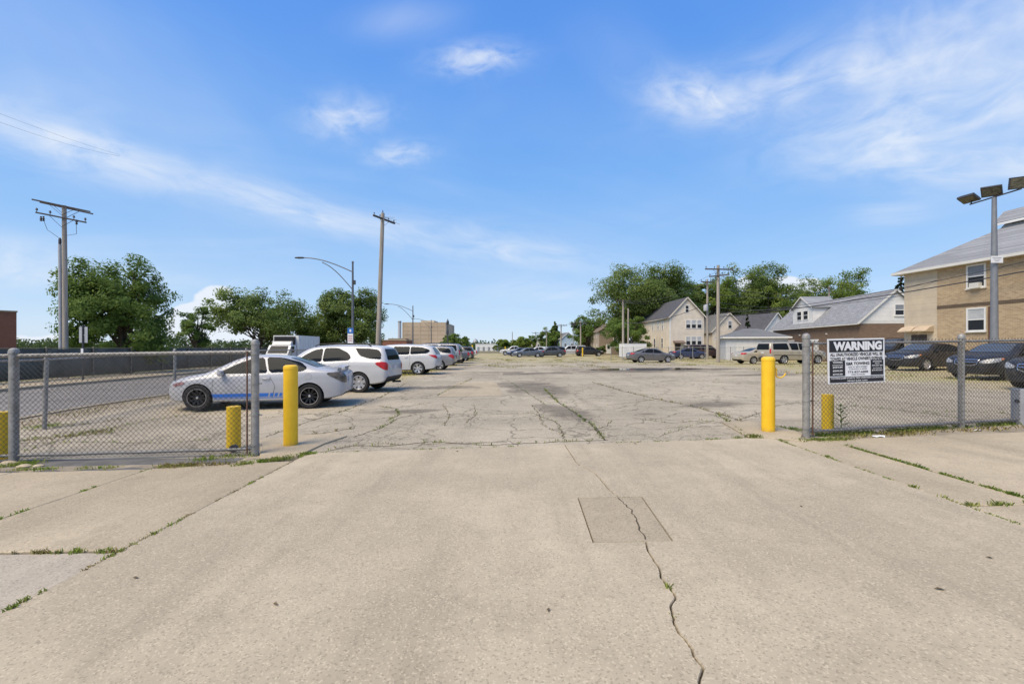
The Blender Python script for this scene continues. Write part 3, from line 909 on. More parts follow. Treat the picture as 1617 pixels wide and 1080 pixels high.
def warning_sign():
    d = (PR1 - PR0); ang = math.atan2(d.y, d.x)
    W, H = 1.01, 0.715
    c = PR0 + d.normalized() * 0.94 + Vector((0, 0, 1.28)) + Vector((d.y, -d.x, 0)).normalized() * 0.068
    root = thing('warning_sign', 'white and black WARNING towing sign wired to the right fence', 'sign', c, ang)
    root.rotation_euler = (0, R(-1.2), ang); root.scale = (1.15, 1.15, 1.06)
    def panel(nm, x, z, w, hh, y, mat, th=0.002):
        return MB().bbox(x - w / 2, x + w / 2, y, y + th, z - hh / 2, z + hh / 2).build(nm, mat, root)
    panel('board', 0, 0, W, H, 0, M['sign_white'], 0.006)
    panel('black_panel', 0.0, 0.238, 0.955, 0.19, -0.003, M['sign_black'])
    panel('black_panel', -0.342, -0.115, 0.27, 0.245, -0.003, M['sign_black'])
    panel('black_panel', 0.362, -0.115, 0.23, 0.245, -0.003, M['sign_black'])
    panel('black_panel', 0.0, -0.298, 0.955, 0.09, -0.003, M['sign_black'])
    def word(txt, x, z, w, hh, mat, bold=0.0, y=-0.006):
        me = text_mesh(txt, 0.1, w, bold, hh); me.materials.append(mat)
        o = put('lettering', me, root, (x, y, z)); o.rotation_euler = (R(90), 0, 0)
        return o
    wh, bk = M['sign_white'], M['sign_black']
    word('WARNING', 0.02, 0.238, 0.86, 0.145, wh, 0.006)
    word('ALL UNAUTHORIZED VEHICLES WILL BE', 0, 0.103, 0.93, 0.052, bk, 0.0035, -0.002)
    word("TOWED AT VEHICLE OWNER'S EXPENSE", 0, 0.035, 0.93, 0.052, bk, 0.0035, -0.002)
    word('TOWING', -0.342, -0.02, 0.17, 0.03, wh, 0.003)
    word('STORAGE', -0.342, -0.065, 0.18, 0.018, wh, 0.002)
    word('$234.00', -0.342, -0.10, 0.17, 0.028, wh, 0.003)
    word('$209.00', -0.342, -0.155, 0.17, 0.028, wh, 0.003)
    word('$749.00', -0.342, -0.21, 0.17, 0.028, wh, 0.003)
    word('E&R TOWING', 0.02, -0.045, 0.41, 0.048, bk, 0.004, -0.002)
    word('5555 W 38TH STREET', 0.02, -0.10, 0.34, 0.022, bk, 0.001, -0.002)
    word('CHICAGO, IL 60638', 0.02, -0.135, 0.31, 0.022, bk, 0.001, -0.002)
    word('773-827-6888', 0.02, -0.18, 0.36, 0.034, bk, 0.002, -0.002)
    word('OPEN 24 HOURS', 0.02, -0.222, 0.24, 0.02, bk, 0.001, -0.002)
    word('STORAGE', 0.362, -0.02, 0.16, 0.024, wh, 0.002)
    word('RATE', 0.362, -0.055, 0.08, 0.018, wh, 0.002)
    word('PER DAY $30', 0.362, -0.088, 0.19, 0.024, wh, 0.002)
    word('OUTDOOR', 0.362, -0.13, 0.16, 0.018, wh, 0.002)
    word('$19.50 DAY', 0.362, -0.165, 0.19, 0.026, wh, 0.002)
    word('TOWING JUMP STARTS TIRE CHANGES LOCKOUTS', 0, -0.278, 0.93, 0.032, wh, 0.002)
    word('WE BUY JUNK CARS', 0.0, -0.322, 0.36, 0.028, wh, 0.002)
    for x in (-0.48, 0.48):
        for z in (0.33, -0.33):
            MB().tube([(x, -0.005, z), (x, 0.035, z)], 0.006, 6).build('wire_tie', M['galv'], root)
    return root
warning_sign()

# ------------------------------------------------------------------ utility poles, lamps, wires
def make_wood():
    t = NT('weathered_pole_wood')
    n = t.noise(1.0, 6, 0.65, t.mapping((14, 14, 0.5)))
    col = t.mix(t.ramp(n, 0.3, 0.7), (0.26, 0.225, 0.185), (0.44, 0.39, 0.33))
    t.bump(n, 0.5, 0.02)
    return t.done(col, 0.9, 0, 0.2)
M['wood'] = make_wood()
M['wood_dark'] = mat_plain('dark_crossarm_wood', (0.085, 0.072, 0.062), 0.9, 0.25, 5)
M['conduit'] = mat_plain('grey_riser_pipe', (0.42, 0.43, 0.45), 0.5, 0.08, 3)
M['insulator'] = mat_plain('dark_insulator', (0.045, 0.035, 0.035), 0.3, 0.1, 8)

def pole_shaft(root, H, r0, r1, lean=(0, 0), mat=None):
    n = 10
    pts = [Vector((lean[0] * k / n, lean[1] * k / n, -0.2 + (H + 0.2) * k / n)) for k in range(n + 1)]
    return MB().tube(pts, [r0 + (r1 - r0) * k / n for k in range(n + 1)], 12).build('pole', mat or M['wood'], root, True)

def crossarm(root, c, direc, L, w=0.1, pins=(), name='crossarm', drop=0.0, brace=True):
    c = Vector(c); d = Vector(direc).normalized()
    a, b = c - d * L / 2 + Vector((0, 0, drop / 2)), c + d * L / 2 - Vector((0, 0, drop / 2))
    arm = MB().bar(a, b, w, w * 1.15).build(name, M['wood_dark'], root)
    for s in pins:
        p = a.lerp(b, s)
        MB().lathe([(0.015, 0), (0.015, 0.09), (0.05, 0.10), (0.06, 0.14), (0.04, 0.17), (0.05, 0.20), (0.001, 0.24)], p + Vector((0, 0, w * 0.57)), 8).build('insulator', M['insulator'], arm, True)
    if brace:
        for s in (0.25, 0.75):
            MB().bar(a.lerp(b, s), c + Vector((0, 0, -0.55)), 0.03, 0.015).build('brace', M['dark_metal'], root)
    return arm

# pole over the street on the far left, with its riser pipe
pA = at(104, 27)
ua = thing('utility_pole', 'weathered wooden utility pole with pale riser pipe, left of the big tree', 'utility pole', pA, 0, 'utility poles along the street')
HA = zat(325, 27) - pA.z
pole_shaft(ua, HA, 0.145, 0.11, (-0.10, 0))
crossarm(ua, (-0.10, -0.16, HA - 0.05), (1, 0.35, 0), 2.7, 0.065, (), drop=0.45)
crossarm(ua, (-0.10, 0.16, HA - 0.10), (1, 0.35, 0), 2.5, 0.065, (), drop=0.45)
lo = crossarm(ua, (-0.10, -0.17, HA - 0.75), (1, 0.3, 0), 2.4, 0.07, (0.02, 0.28, 0.75, 0.98), drop=0.4, name='lower_crossarm')
MB().tube([(-0.26, -0.05, -0.2), (-0.30, -0.04, HA * 0.5), (-0.34, -0.02, HA - 2.3)], 0.085, 12).build('riser_pipe', M['conduit'], ua, True)
MB().lathe([(0.06, 0), (0.075, 0.1), (0.07, 0.32), (0.02, 0.40)], (-0.33, -0.02, HA - 2.3), 10).build('pothead', M['dark_metal'], ua, True)
for p0, p1, p2 in (((-1.25, -0.1, HA - 0.80), (-1.0, -0.1, HA - 1.45), (-0.33, -0.02, HA - 1.95)), ((0.95, -0.35, HA - 1.2), (0.92, -0.3, HA - 1.75), (0.1, -0.1, HA - 1.8))):
    MB().tube([p0, p1, p2], 0.012, 5).build('jumper_wire', M['dark_metal'], ua, True)
for x in (-1.35, -1.2, 0.75):
    MB().lathe([(0.03, 0), (0.07, 0.05), (0.03, 0.1), (0.07, 0.15), (0.03, 0.2), (0.05, 0.28)], (x, -0.12, HA - 0.95 - 0.2 * (x > 0)), 8).build('cutout', M['insulator'], ua, True)

# tall pole behind the white cars
pB = at(596, 42.5)
ub = thing('utility_pole', 'tall leaning wooden utility pole behind the white cars', 'utility pole', pB, 0, 'utility poles along the street')
HB = zat(337, 42.5) - pB.z
pole_shaft(ub, HB, 0.25, 0.17, (0.5, 0))
crossarm(ub, (0.62, 0.1, HB - 0.55), (0.45, 1.0, 0), 3.0, 0.13, (0.04, 0.3, 0.7, 0.96))
for k, (dx, dz) in enumerate(((1.2, -0.5), (1.5, -0.9), (1.0, -0.25), (-0.3, -0.1), (-0.35, -0.5))):
    MB().tube([(0.6, 0, HB - 0.35), (0.55 + dx, 0.2, HB - 0.1 + dz)], 0.012, 5).build('stub_wire', M['dark_metal'], ub, True)
MB().lathe([(0.03, 0), (0.05, 0.12), (0.02, 0.3)], (0.5, 0, HB), 8).build('pole_top_pin', M['insulator'], ub, True)

def street_lamp(p, H, arm, label, sign=False):
    root = thing('street_lamp', label, 'street lamp', p, 0, 'street lamps along the street')
    MB().tube([(0, 0, -0.1), (0, 0, 0.5), (0, 0, H * 0.5), (0, 0, H)], [0.15, 0.12, 0.10, 0.07], 12).build('pole', M['lamp_steel'], root, True)
    up = [Vector((-arm * t, 0, H - 0.75 + 1.15 * math.sin(t * math.pi / 2))) for t in np.linspace(0, 1, 12)]
    MB().tube(up, 0.04, 8).build('arm', M['lamp_steel'], root, True)
    low = [Vector((-arm * 0.62 * t, 0, H - 2.2 + 2.35 * math.sin(t * 1.25))) for t in np.linspace(0, 1, 10)]
    MB().tube(low, 0.035, 8).build('brace_arm', M['lamp_steel'], root, True)
    e = up[-1]
    mb = MB(); mb.lathe([(0.0, -0.42), (0.09, -0.38), (0.15, -0.1), (0.13, 0.25), (0.06, 0.38), (0.0, 0.40)], (0, 0, 0), 12, 'X')
    mb.v = [(x + e.x - 0.3, y * 1.1 + e.y, z * (0.55 if z > 0 else 0.5) + e.z) for x, y, z in mb.v]
    mb.build('lamp_head', M['dark_metal'], root, True)
    MB().lathe([(0.08, 0), (0.10, 0.05), (0.05, 0.12), (0.001, 0.14)], (0, 0, H), 10).build('pole_cap', M['lamp_steel'], root, True)
    MB().box((0.15, 0, H - 1.6), (0.16, 0.12, 0.35)).build('control_box', M['dark_metal'], root)
    if sign:
        MB().box((-0.13, -0.18, 3.05), (0.46, 0.01, 0.42)).build('blue_sign', M['sign_blue'], root)
        b = MB().box((-0.13, -0.18, 2.42), (0.44, 0.01, 0.78)).build('white_sign', M['sign_white'], root)
        for z in (2.6, 2.42, 2.25):
            MB().box((-0.13, -0.188, z), (0.34, 0.004, 0.055)).build('red_line', M['sign_red'], b)
        MB().box((-0.13, -0.189, 3.05), (0.14, 0.004, 0.2)).build('white_mark', M['sign_white'], root)
    return root
M['lamp_steel'] = mat_plain('lamp_pole_steel', (0.13, 0.135, 0.145), 0.5, 0.12, 3, 0.3)
M['sign_blue'] = mat_plain('sign_blue', (0.035, 0.16, 0.50), 0.4, 0.05, 4)
M['sign_red'] = mat_plain('sign_red', (0.45, 0.06, 0.05), 0.4, 0.05, 4)
p = at(557, 37); street_lamp(p, zat(415, 37) - p.z, 4.0, 'tall curved-arm street lamp with blue and white signs on its pole', True)
p = at(652, 75); street_lamp(p, zat(484, 75) - p.z, 4.0, 'curved-arm street lamp in front of the tan warehouse')
p = at(681, 108); street_lamp(p, zat(506, 108) - p.z, 4.0, 'distant street lamp at the right end of the tan warehouse')
p = at(707, 95)
dl = thing('lamp_post', 'dark ornamental lamp post right of the tan warehouse', 'lamp post', p, 0)
Hd = zat(508, 95) - p.z
MB().tube([(0, 0, -0.1), (0, 0, Hd * 0.6), (0, 0, Hd - 0.3)], [0.2, 0.14, 0.1], 10).build('pole', M['dark_metal'], dl, True)
MB().lathe([(0.1, 0), (0.28, 0.25), (0.30, 0.6), (0.15, 0.85), (0.03, 1.2), (0.001, 1.25)], (0, 0, Hd - 0.6), 10).build('lantern', M['dark_metal'], dl, True)
MB().box((0, 0, Hd - 2.2), (0.4, 0.4, 0.7)).build('signal_box', M['dark_metal'], dl)

# alley poles on the right
def alley_pole(px, Y, top, r, label, arms=(), lean=(0, 0), transformer=None, mat=None):
    p = at(px, Y); H = zat(top, Y) - p.z
    root = thing('utility_pole', label, 'utility pole', p, 0, 'utility poles along the alley')
    pole_shaft(root, H, r, r * 0.75, lean, mat)
    for z, d, L, pins in arms:
        crossarm(root, (lean[0], lean[1] - r - 0.04, H - z), d, L, 0.11, pins)
    if transformer:
        MB().lathe([(0.001, 0), (0.24, 0.0), (0.27, 0.1), (0.27, 0.75), (0.22, 0.85), (0.001, 0.88)], (transformer[0], transformer[1], H - transformer[2]), 14).build('transformer', M['conduit'], root, True)
    return root, p, H
P4 = (0.03, 0.33, 0.67, 0.97)
aR, pR, HR = alley_pole(1134, 47, 419, 0.19, 'tall wooden utility pole right of the cream house', ((0.45, (1, 0.1, 0), 3.0, P4), (1.1, (1, -1, 0), 2.0, P4)))
a2, p2_, H2_ = alley_pole(1117, 60, 441, 0.15, 'thinner utility pole with a transformer beside the cream house', ((0.4, (1, 0.4, 0), 2.4, P4),), transformer=(-0.35, -0.3, 4.2))
a3, p3_, H3_ = alley_pole(984, 62, 474, 0.17, 'wooden pole with a crossarm left of the cream house', ((0.15, (1, 0.5, 0), 2.4, P4),))
alley_pole(992, 66, 487, 0.14, 'bare wooden pole beside the crossarm pole left of the cream house')
alley_pole(917, 88, 507, 0.17, 'utility pole in front of the brown house', ((0.4, (1, 0.3, 0), 2.6, P4),))
alley_pole(886, 105, 512, 0.16, 'utility pole in front of the pale blue house', ((0.3, (1, 0.2, 0), 2.8, P4),))
alley_pole(863, 125, 521, 0.16, 'distant utility pole left of the pale blue house', ((0.4, (1, 0.2, 0), 2.6, P4),))
alley_pole(846, 150, 524, 0.16, 'farthest utility pole by the small cream house', ((0.4, (1, 0.2, 0), 2.6, P4),))
alley_pole(809, 150, 524, 0.15, 'thin pole standing among the far trees past the lot', ())
a4, p4_, H4_ = alley_pole(1309, 75, 452, 0.17, 'pole end rising behind the dormer roof', ((0.35, (1, 0.5, 0), 2.4, P4),))

# dark flood lamp on a mast near the brown house
p = at(905, 92); root = thing('flood_lamp_mast', 'slim mast with one dark flood lamp left of the brown house', 'lamp post', p)
Hm = zat(512, 92) - p.z
MB().tube([(0, 0, -0.1), (0, 0, Hm)], [0.1, 0.06], 8).build('pole', M['steel_grey'], root, True)
MB().box((0, -0.1, Hm), (0.8, 0.5, 0.55)).build('lamp_head', M['dark_metal'], root)

# floodlight mast with three heads on the right
def flood_mast():
    Y = 22.0
    p = at(1570, Y); H = zat(312, Y) - p.z
    root = thing('floodlight_mast', 'grey steel mast with three square floodlights before the brick apartment house', 'floodlight', p)
    MB().tube([(0, 0, -0.1), (0, 0, H * 0.5), (0, 0, H)], [0.16, 0.135, 0.09], 16).build('mast', M['mast'], root, True)
    bar = MB().tube([(-.02, 1.15, H + 0.02), (.02, -1.15, H + 0.02)], 0.035, 8).build('crossbar', M['dark_metal'], root, True)
    for (t, tilt, rz, roll) in ((0.03, 62, -80, 0), (0.50, 40, -62, 6), (0.97, 14, -30, 0)):
        c = Vector((-.02, 1.15, H + 0.02)).lerp(Vector((.02, -1.15, H + 0.02)), t)
        T = Matrix.Rotation(R(rz), 4, 'Z') @ Matrix.Rotation(R(tilt), 4, 'X') @ Matrix.Rotation(R(roll), 4, 'Y')
        MB().tube([c, c + Vector((0, 0, 0.2))], 0.03, 8).build('knuckle', M['dark_metal'], root, True)
        mb = MB()
        cc = c + Vector((-.12 if t < .9 else 0, 0, 0.30))
        # tapered housing
        vs = []
        for y, sx, sz in ((-0.09, 0.36, 0.26), (0.0, 0.37, 0.27), (0.10, 0.30, 0.20)):
            for a, b in ((-1, -1), (1, -1), (1, 1), (-1, 1)): vs.append(T @ Vector((a * sx, y, b * sz)))
        fs = [(0, 1, 2, 3), (11, 10, 9, 8)] + [(k * 4 + i, k * 4 + (i + 1) % 4, k * 4 + 4 + (i + 1) % 4, k * 4 + 4 + i) for k in range(2) for i in range(4)]
        mb.add([cc + v for v in vs], fs)
        hd = mb.build('floodlight_head', M['dark_metal'], root)
        MB().add([cc + T @ Vector((a * 0.32, -0.094, b * 0.22)) for a, b in ((-1, -1), (1, -1), (1, 1), (-1, 1))], [(0, 1, 2, 3)]).build('lens', M['flood_lens'], hd)
    s = MB().box((-0.08, -0.2, zat(411, Y) - p.z), (0.58, 0.008, 0.33), 0.0).build('plate', M['sign_white'], root)
    for i in range(3):
        MB().box((-0.08, -0.207, zat(411, Y) - p.z + 0.08 - 0.08 * i), (0.44 - 0.12 * i, 0.003, 0.022)).build('print_line', M['steel_grey'], s)
    return p, H
M['mast'] = mat_plain('grey_mast_steel', (0.22, 0.23, 0.245), 0.5, 0.1, 3, 0.25)
M['flood_lens'] = mat_plain('floodlight_lens', (0.10, 0.095, 0.07), 0.2, 0.5, 9)
pM, HM = flood_mast()

M['wire'] = mat_plain('overhead_wire', (0.05, 0.05, 0.055), 0.6, 0.1, 1)
def wire(a, b, sag, r, label, group='overhead wires'):
    a, b = Vector(a), Vector(b); n = 18
    pts = [a.lerp(b, k / n) - Vector((0, 0, sag * 4 * (k / n) * (1 - k / n))) for k in range(n + 1)]
    o = MB().tube(pts, r, 5).build('overhead_wire', M['wire'], None, True)
    return tag(o, label, 'wire', group)
def pt(px, py, Y): return Vector(((px - CX) / F_PX * Y, Y, zat(py, Y)))
# thick cable past the apartment house
wire(pt(1137, 500, 47), pt(1760, 402, 21), 0.35, 0.035, 'thick black cable crossing the yellow brick apartment house')
wire(pt(1136, 495, 47), pt(1760, 380, 21), 0.6, 0.02, 'thin wire just above the thick black cable on the right')
wire(pt(1130, 430, 47), pt(986, 476, 62), 0.7, 0.014, 'upper wire strung between the two main alley poles')
wire(pt(1140, 432, 47), pt(986, 478, 62), 1.2, 0.014, 'slack wire strung between the two main alley poles')
wire(pt(1136, 470, 47), pt(985, 510, 62), 0.8, 0.03, 'dark cable sagging across the cream house')
wire(pt(1136, 478, 47), pt(1330, 478, 62), 0.6, 0.02, 'wire from the tall alley pole across the trees')
wire(pt(1136, 466, 47), pt(1330, 462, 62), 0.5, 0.02, 'higher wire from the tall alley pole across the trees')
wire(pt(1134, 486, 47), pt(1760, 350, 22), 1.6, 0.016, 'slack thin wire drooping before the dormer roof')
wire(pt(1136, 492, 47), pt(1432, 466, 32), 0.3, 0.016, 'service wire from the tall alley pole to the apartment house')
wire(pt(1117, 452, 60), pt(1309, 458, 75), 0.8, 0.022, 'wire from the transformer pole over the cottages')
wire(pt(1117, 446, 60), pt(984, 478, 62), 0.7, 0.022, 'wire from the transformer pole to the crossarm pole')
wire(pt(984, 475, 62), pt(886, 514, 105), 0.6, 0.02, 'wire from the crossarm pole to the far alley poles')
wire(pt(992, 488, 66), pt(917, 512, 88), 0.5, 0.018, 'short wire between the bare pole and the brown house pole')
wire(pt(-420, 5, 20), pt(190, 245, 60), 0.5, 0.008, 'upper of two thin wires crossing the sky at left', 'wires crossing the sky')
wire(pt(-420, 20, 20), pt(190, 247, 60), 0.9, 0.008, 'lower of two thin wires crossing the sky at left', 'wires crossing the sky')

# slim sign post on the far pavement, seen edge-on
p = at(131, 24.5)
sp_ = thing('sign_post', 'dark sign post with edge-on pale panels, right of the left utility pole', 'sign', p)
Hs = zat(514, 24.5) - p.z
MB().tube([(0, 0, -.05), (0, 0, Hs)], .045, 8).build('post', M['dark_metal'], sp_, True)
for dx in (-.14, .15):
    MB().box((dx, .02, Hs - .5), (.16, .02, .85)).build('panel', M['conduit'], sp_)
MB().box((.02, -.07, 1.55), (.12, .02, .34)).build('tag', M['sign_white'], sp_)

# ------------------------------------------------------------------ vehicles
def car_paint(name, c, metal=0.0, rough=0.28, coat=0.35):
    t = NT(name)
    n = t.noise(2.5, 4)
    col = t.mix(t.ramp(n, 0.3, 0.7), scl(c, 0.94), scl(c, 1.04))
    # road dust
    d = t.math('MULTIPLY', t.ramp(t.noise(5, 6, 0.65), 0.45, 0.75), 0.16)
    col = t.mix(d, col, (0.30, 0.26, 0.20))
    m = t.done(col, t.ramp(t.noise(7, 5), 0.3, 0.7, rough, rough + 0.14), metal, 0.5)
    t.p.inputs['Coat Weight'].default_value = coat
    t.p.inputs['Coat Roughness'].default_value = 0.06
    return m
PAINT = {
    'silver_white': car_paint('silver_white_paint', (0.40, 0.40, 0.415)),
    'white': car_paint('white_car_paint', (0.50, 0.50, 0.50)),
    'grey': car_paint('grey_car_paint', (0.165, 0.160, 0.160), 0.4),
    'mid_grey': car_paint('mid_grey_car_paint', (0.26, 0.265, 0.28), 0.4),
    'dark_grey': car_paint('dark_grey_car_paint', (0.055, 0.06, 0.07), 0.3),
    'black': car_paint('black_car_paint', (0.014, 0.0135, 0.013), 0.0, 0.32, 0.05),
    'gold': car_paint('gold_car_paint', (0.47, 0.42, 0.33), 0.25),
    'blue': car_paint('dark_blue_car_paint', (0.025, 0.04, 0.10)),
    'maroon': car_paint('maroon_car_paint', (0.055, 0.028, 0.026)),
    'slate': car_paint('slate_blue_car_paint', (0.10, 0.12, 0.15), 0.3),
}
def make_glass(name, c, spec=0.06):
    t = NT(name)
    return t.done(c, 0.05, 0, spec)
M['glass'] = make_glass('tinted_car_glass', (0.012, 0.015, 0.018))
M['glass_light'] = make_glass('clear_car_glass', (0.075, 0.085, 0.09), 1.0)
M['tyre'] = mat_plain('tyre_rubber', (0.022, 0.021, 0.021), 0.85, 0.25, 20)
M['rim_black'] = mat_plain('black_wheel', (0.015, 0.015, 0.016), 0.3, 0.1, 9)
M['rim_silver'] = mat_plain('silver_wheel', (0.50, 0.50, 0.51), 0.32, 0.1, 9, 0.6)
M['chrome'] = mat_plain('chrome', (0.68, 0.68, 0.70), 0.15, 0.04, 5, 0.9)
M['lamp_red'] = mat_plain('red_tail_lamp', (0.42, 0.02, 0.022), 0.15, 0.2, 14)
M['lamp_headred'] = mat_plain('tinted_head_lamp', (0.30, 0.16, 0.16), 0.15, 0.6, 18)
M['lamp_dark'] = mat_plain('smoked_tail_lamp', (0.10, 0.085, 0.07), 0.15, 0.5, 9)
M['lamp_clear'] = mat_plain('clear_head_lamp', (0.32, 0.33, 0.34), 0.12, 0.25, 16)
M['lamp_amber'] = mat_plain('amber_lamp', (0.62, 0.20, 0.05), 0.2, 0.15, 12)
M['plate'] = mat_plain('number_plate', (0.58, 0.58, 0.57), 0.5, 0.1, 15)
M['stripe'] = mat_plain('blue_stripe_vinyl', (0.035, 0.16, 0.55), 0.35, 0.05, 4)
M['seam'] = mat_plain('panel_gap', (0.03, 0.03, 0.03), 0.8, 0.1, 4)
M['underside'] = mat_plain('car_underside', (0.012, 0.012, 0.012), 0.9, 0.2, 4)

def pchip(xs, ys):
    xs, ys = np.array(xs, float), np.array(ys, float)
    hh = np.diff(xs); dl = np.diff(ys) / hh
    m = np.zeros(len(xs))
    for i in range(1, len(xs) - 1):
        if dl[i - 1] * dl[i] > 0:
            w1 = 2 * hh[i] + hh[i - 1]; w2 = hh[i] + 2 * hh[i - 1]
            m[i] = (w1 + w2) / (w1 / dl[i - 1] + w2 / dl[i])
    m[0], m[-1] = dl[0], dl[-1]
    def f(x):
        x = min(max(x, xs[0]), xs[-1])
        i = min(len(hh) - 1, max(0, int(np.searchsorted(xs, x) - 1)))
        t = (x - xs[i]) / hh[i]
        return ((1 + 2 * t) * (1 - t) ** 2 * ys[i] + t * (1 - t) ** 2 * hh[i] * m[i] + t * t * (3 - 2 * t) * ys[i + 1] + t * t * (t - 1) * hh[i] * m[i + 1])
    return f

class CarType:
    """body lofted through cross-sections along the length; x forward, y left, z up"""
    def __init__(s, name, L, W, top, belt, bot, plan, wheels, wr, clad=0, tumble=0.40):
        s.name, s.L, s.W, s.wheels, s.wr, s.clad = name, L, W, wheels, wr, clad
        s.cache = {}
        ft, fb, fo, fp = (pchip(*zip(*q)) for q in (top, belt, bot, plan))
        xr, xf = -L / 2, L / 2
        xs = sorted(set([xr, xr + .015, xr + .04, xr + .08, xr + .13] + list(np.linspace(xr + .2, xf - .2, 64)) + [xf - .13, xf - .08, xf - .04, xf - .015, xf]))
        rings = []
        for x in xs:
            zt, zb, zo, w = ft(x), fb(x), fo(x), fp(x) * W / 2
            zt = max(zt, zb + 0.012)
            e = min(x - xr, xf - x)
            D = zt - zb; H = zb - zo
            ws = w * 0.955
            k = min(1.0, D / 0.35)
            we = ws - (0.05 + tumble * D) * 1.0
            ze = zb + D * (0.70 + 0.19 * k)
            half = [(0, zo), (.55 * w, zo), (.86 * w, zo + .008), (.958 * w, zo + .045), (.985 * w, zo + .30 * H), (w, zo + .58 * H), (.994 * w, zo + .66 * H), (.990 * w, zo + .80 * H),
                    (.985 * w, zb - .05 * H - .006), (ws, zb)]
            for f in (0.33, 0.66):
                half.append((ws + (we - ws) * f + 0.016 * k * math.sin(f * math.pi), zb + (ze - zb) * f))
            half.append((we + .012 * k, zb + (ze - zb) * .95))
            half.append((we - .045, ze + (zt - ze) * .42))
            half.append((we * .62, ze + (zt - ze) * .85))
            half.append((0, zt))
            rings.append((x, half))
        nh = len(rings[0][1])
        vs, fs, mi = [], [], []
        for x, half in rings:
            for y, z in half: vs.append((x, y, z))
            for y, z in half[-2:0:-1]: vs.append((x, -y, z))
        n = 2 * nh - 2
        for i in range(len(rings) - 1):
            for k in range(n):
                k2 = (k + 1) % n
                fs.append((i * n + k, i * n + k2, (i + 1) * n + k2, (i + 1) * n + k))
                row = k if k < nh - 1 else n - 1 - k
                mi.append(1 if row < 2 + clad else 0)
        fs.append(tuple(range(n - 1, -1, -1))); mi.append(0)
        fs.append(tuple((len(rings) - 1) * n + k for k in range(n))); mi.append(0)
        me = bpy.data.meshes.new(name + '_hull')
        me.from_pydata(vs, [], fs); me.polygons.foreach_set('material_index', mi)
        for q in ('white',): me.materials.append(PAINT[q])
        me.materials.append(M['black_plastic']); me.materials.append(M['underside'])
        bm = bmesh.new(); bm.from_mesh(me); bmesh.ops.recalc_face_normals(bm, faces=bm.faces); bm.to_mesh(me)
        s.bvh = BVHTree.FromBMesh(bm); bm.free()
        # wheel wells
        cut = MB()
        for x in wheels:
            for sd in (1, -1):
                y0, y1 = sd * (W / 2 - .30), sd * (W / 2 + .2)
                cut.lathe([(0.001, y0), (wr * 1.13, y0), (wr * 1.13, y1), (0.001, y1)], (x, 0, wr * 0.99), 26, 'Y')
        cme = cut.mesh('cutter', [M['underside']])
        co = put('cutter', cme); bo = put('hull', me)
        md = bo.modifiers.new('b', 'BOOLEAN'); md.operation = 'DIFFERENCE'; md.object = co; md.solver = 'EXACT'; md.material_mode = 'TRANSFER'
        dg = bpy.context.evaluated_depsgraph_get()
        res = bpy.data.meshes.new_from_object(bo.evaluated_get(dg))
        bpy.data.objects.remove(co); bpy.data.objects.remove(bo)
        res.name = 'body'
        shade_auto(res, 42)
        s.body = res
        s.parts = []          # (name, mesh, material key or None for paint, parent index)
    def hit(s, a, z, phi):
        """where a level ray from bearing phi (0 front, 90 left) meets the hull"""
        d = Vector((math.cos(phi), math.sin(phi), 0)); t = Vector((-d.y, d.x, 0))
        o = d * 6 + t * a + Vector((0, 0, z))
        loc, nor, _, _ = s.bvh.ray_cast(o, -d)
        return loc, nor
    def patch(s, name, poly, phi, mat, off=0.010, both=False, cuts=6, rnd=1, parent=None, smooth_n=True):
        """a skin piece: polygon seen from bearing phi laid on the hull"""
        out = []
        for sd in ((1, -1) if both else (1,)):
            ph = phi * sd
            bm = bmesh.new()
            a0 = 0.0
            deg = math.degrees(phi) % 180
            if 5 < deg < 85 or 95 < deg < 175:         # lamps on a corner: measure from that corner
                cx, cy = (-s.L / 2 + .16, s.W / 2 * .86) if deg > 90 else (s.L / 2 - .32, s.W / 2 * .84)
                a0 = -math.sin(phi) * cx + math.cos(phi) * cy
            P = [Vector(((a + a0) * sd, z, 0)) for a, z in poly]
            for _ in range(rnd):
                Q = []
                for i in range(len(P)):
                    p, q = P[i], P[(i + 1) % len(P)]
                    dl = (q - p).length; f = min(0.25, 0.05 / max(dl, 1e-6))
                    Q += [p.lerp(q, f), p.lerp(q, 1 - f)]
                P = Q
            bm.faces.new([bm.verts.new(p) for p in P])
            bmesh.ops.triangulate(bm, faces=bm.faces)
            for _ in range(cuts):
                long = [e for e in bm.edges if e.calc_length() > 0.055]
                if not long: break
                bmesh.ops.subdivide_edges(bm, edges=long, cuts=1)
                bmesh.ops.triangulate(bm, faces=bm.faces)
            bad = []
            for v in bm.verts:
                loc, nor = s.hit(v.co.x, v.co.y, ph)
                if loc is None: bad.append(v); continue
                v.co = loc + nor * off
            if bad: bmesh.ops.delete(bm, geom=bad, context='VERTS')
            bmesh.ops.recalc_face_normals(bm, faces=bm.faces)
            d = Vector((math.cos(ph), math.sin(ph), 0))
            if sum((f.normal.dot(d) for f in bm.faces)) < 0: bmesh.ops.reverse_faces(bm, faces=bm.faces)
            me = bpy.data.meshes.new(name); bm.to_mesh(me); bm.free()
            for f in me.polygons: f.use_smooth = True
            if mat: me.materials.append(M[mat])
            else: me.materials.append(PAINT['white'])
            s.parts.append((name, me, mat is None, parent)); out.append(len(s.parts) - 1)
        return out
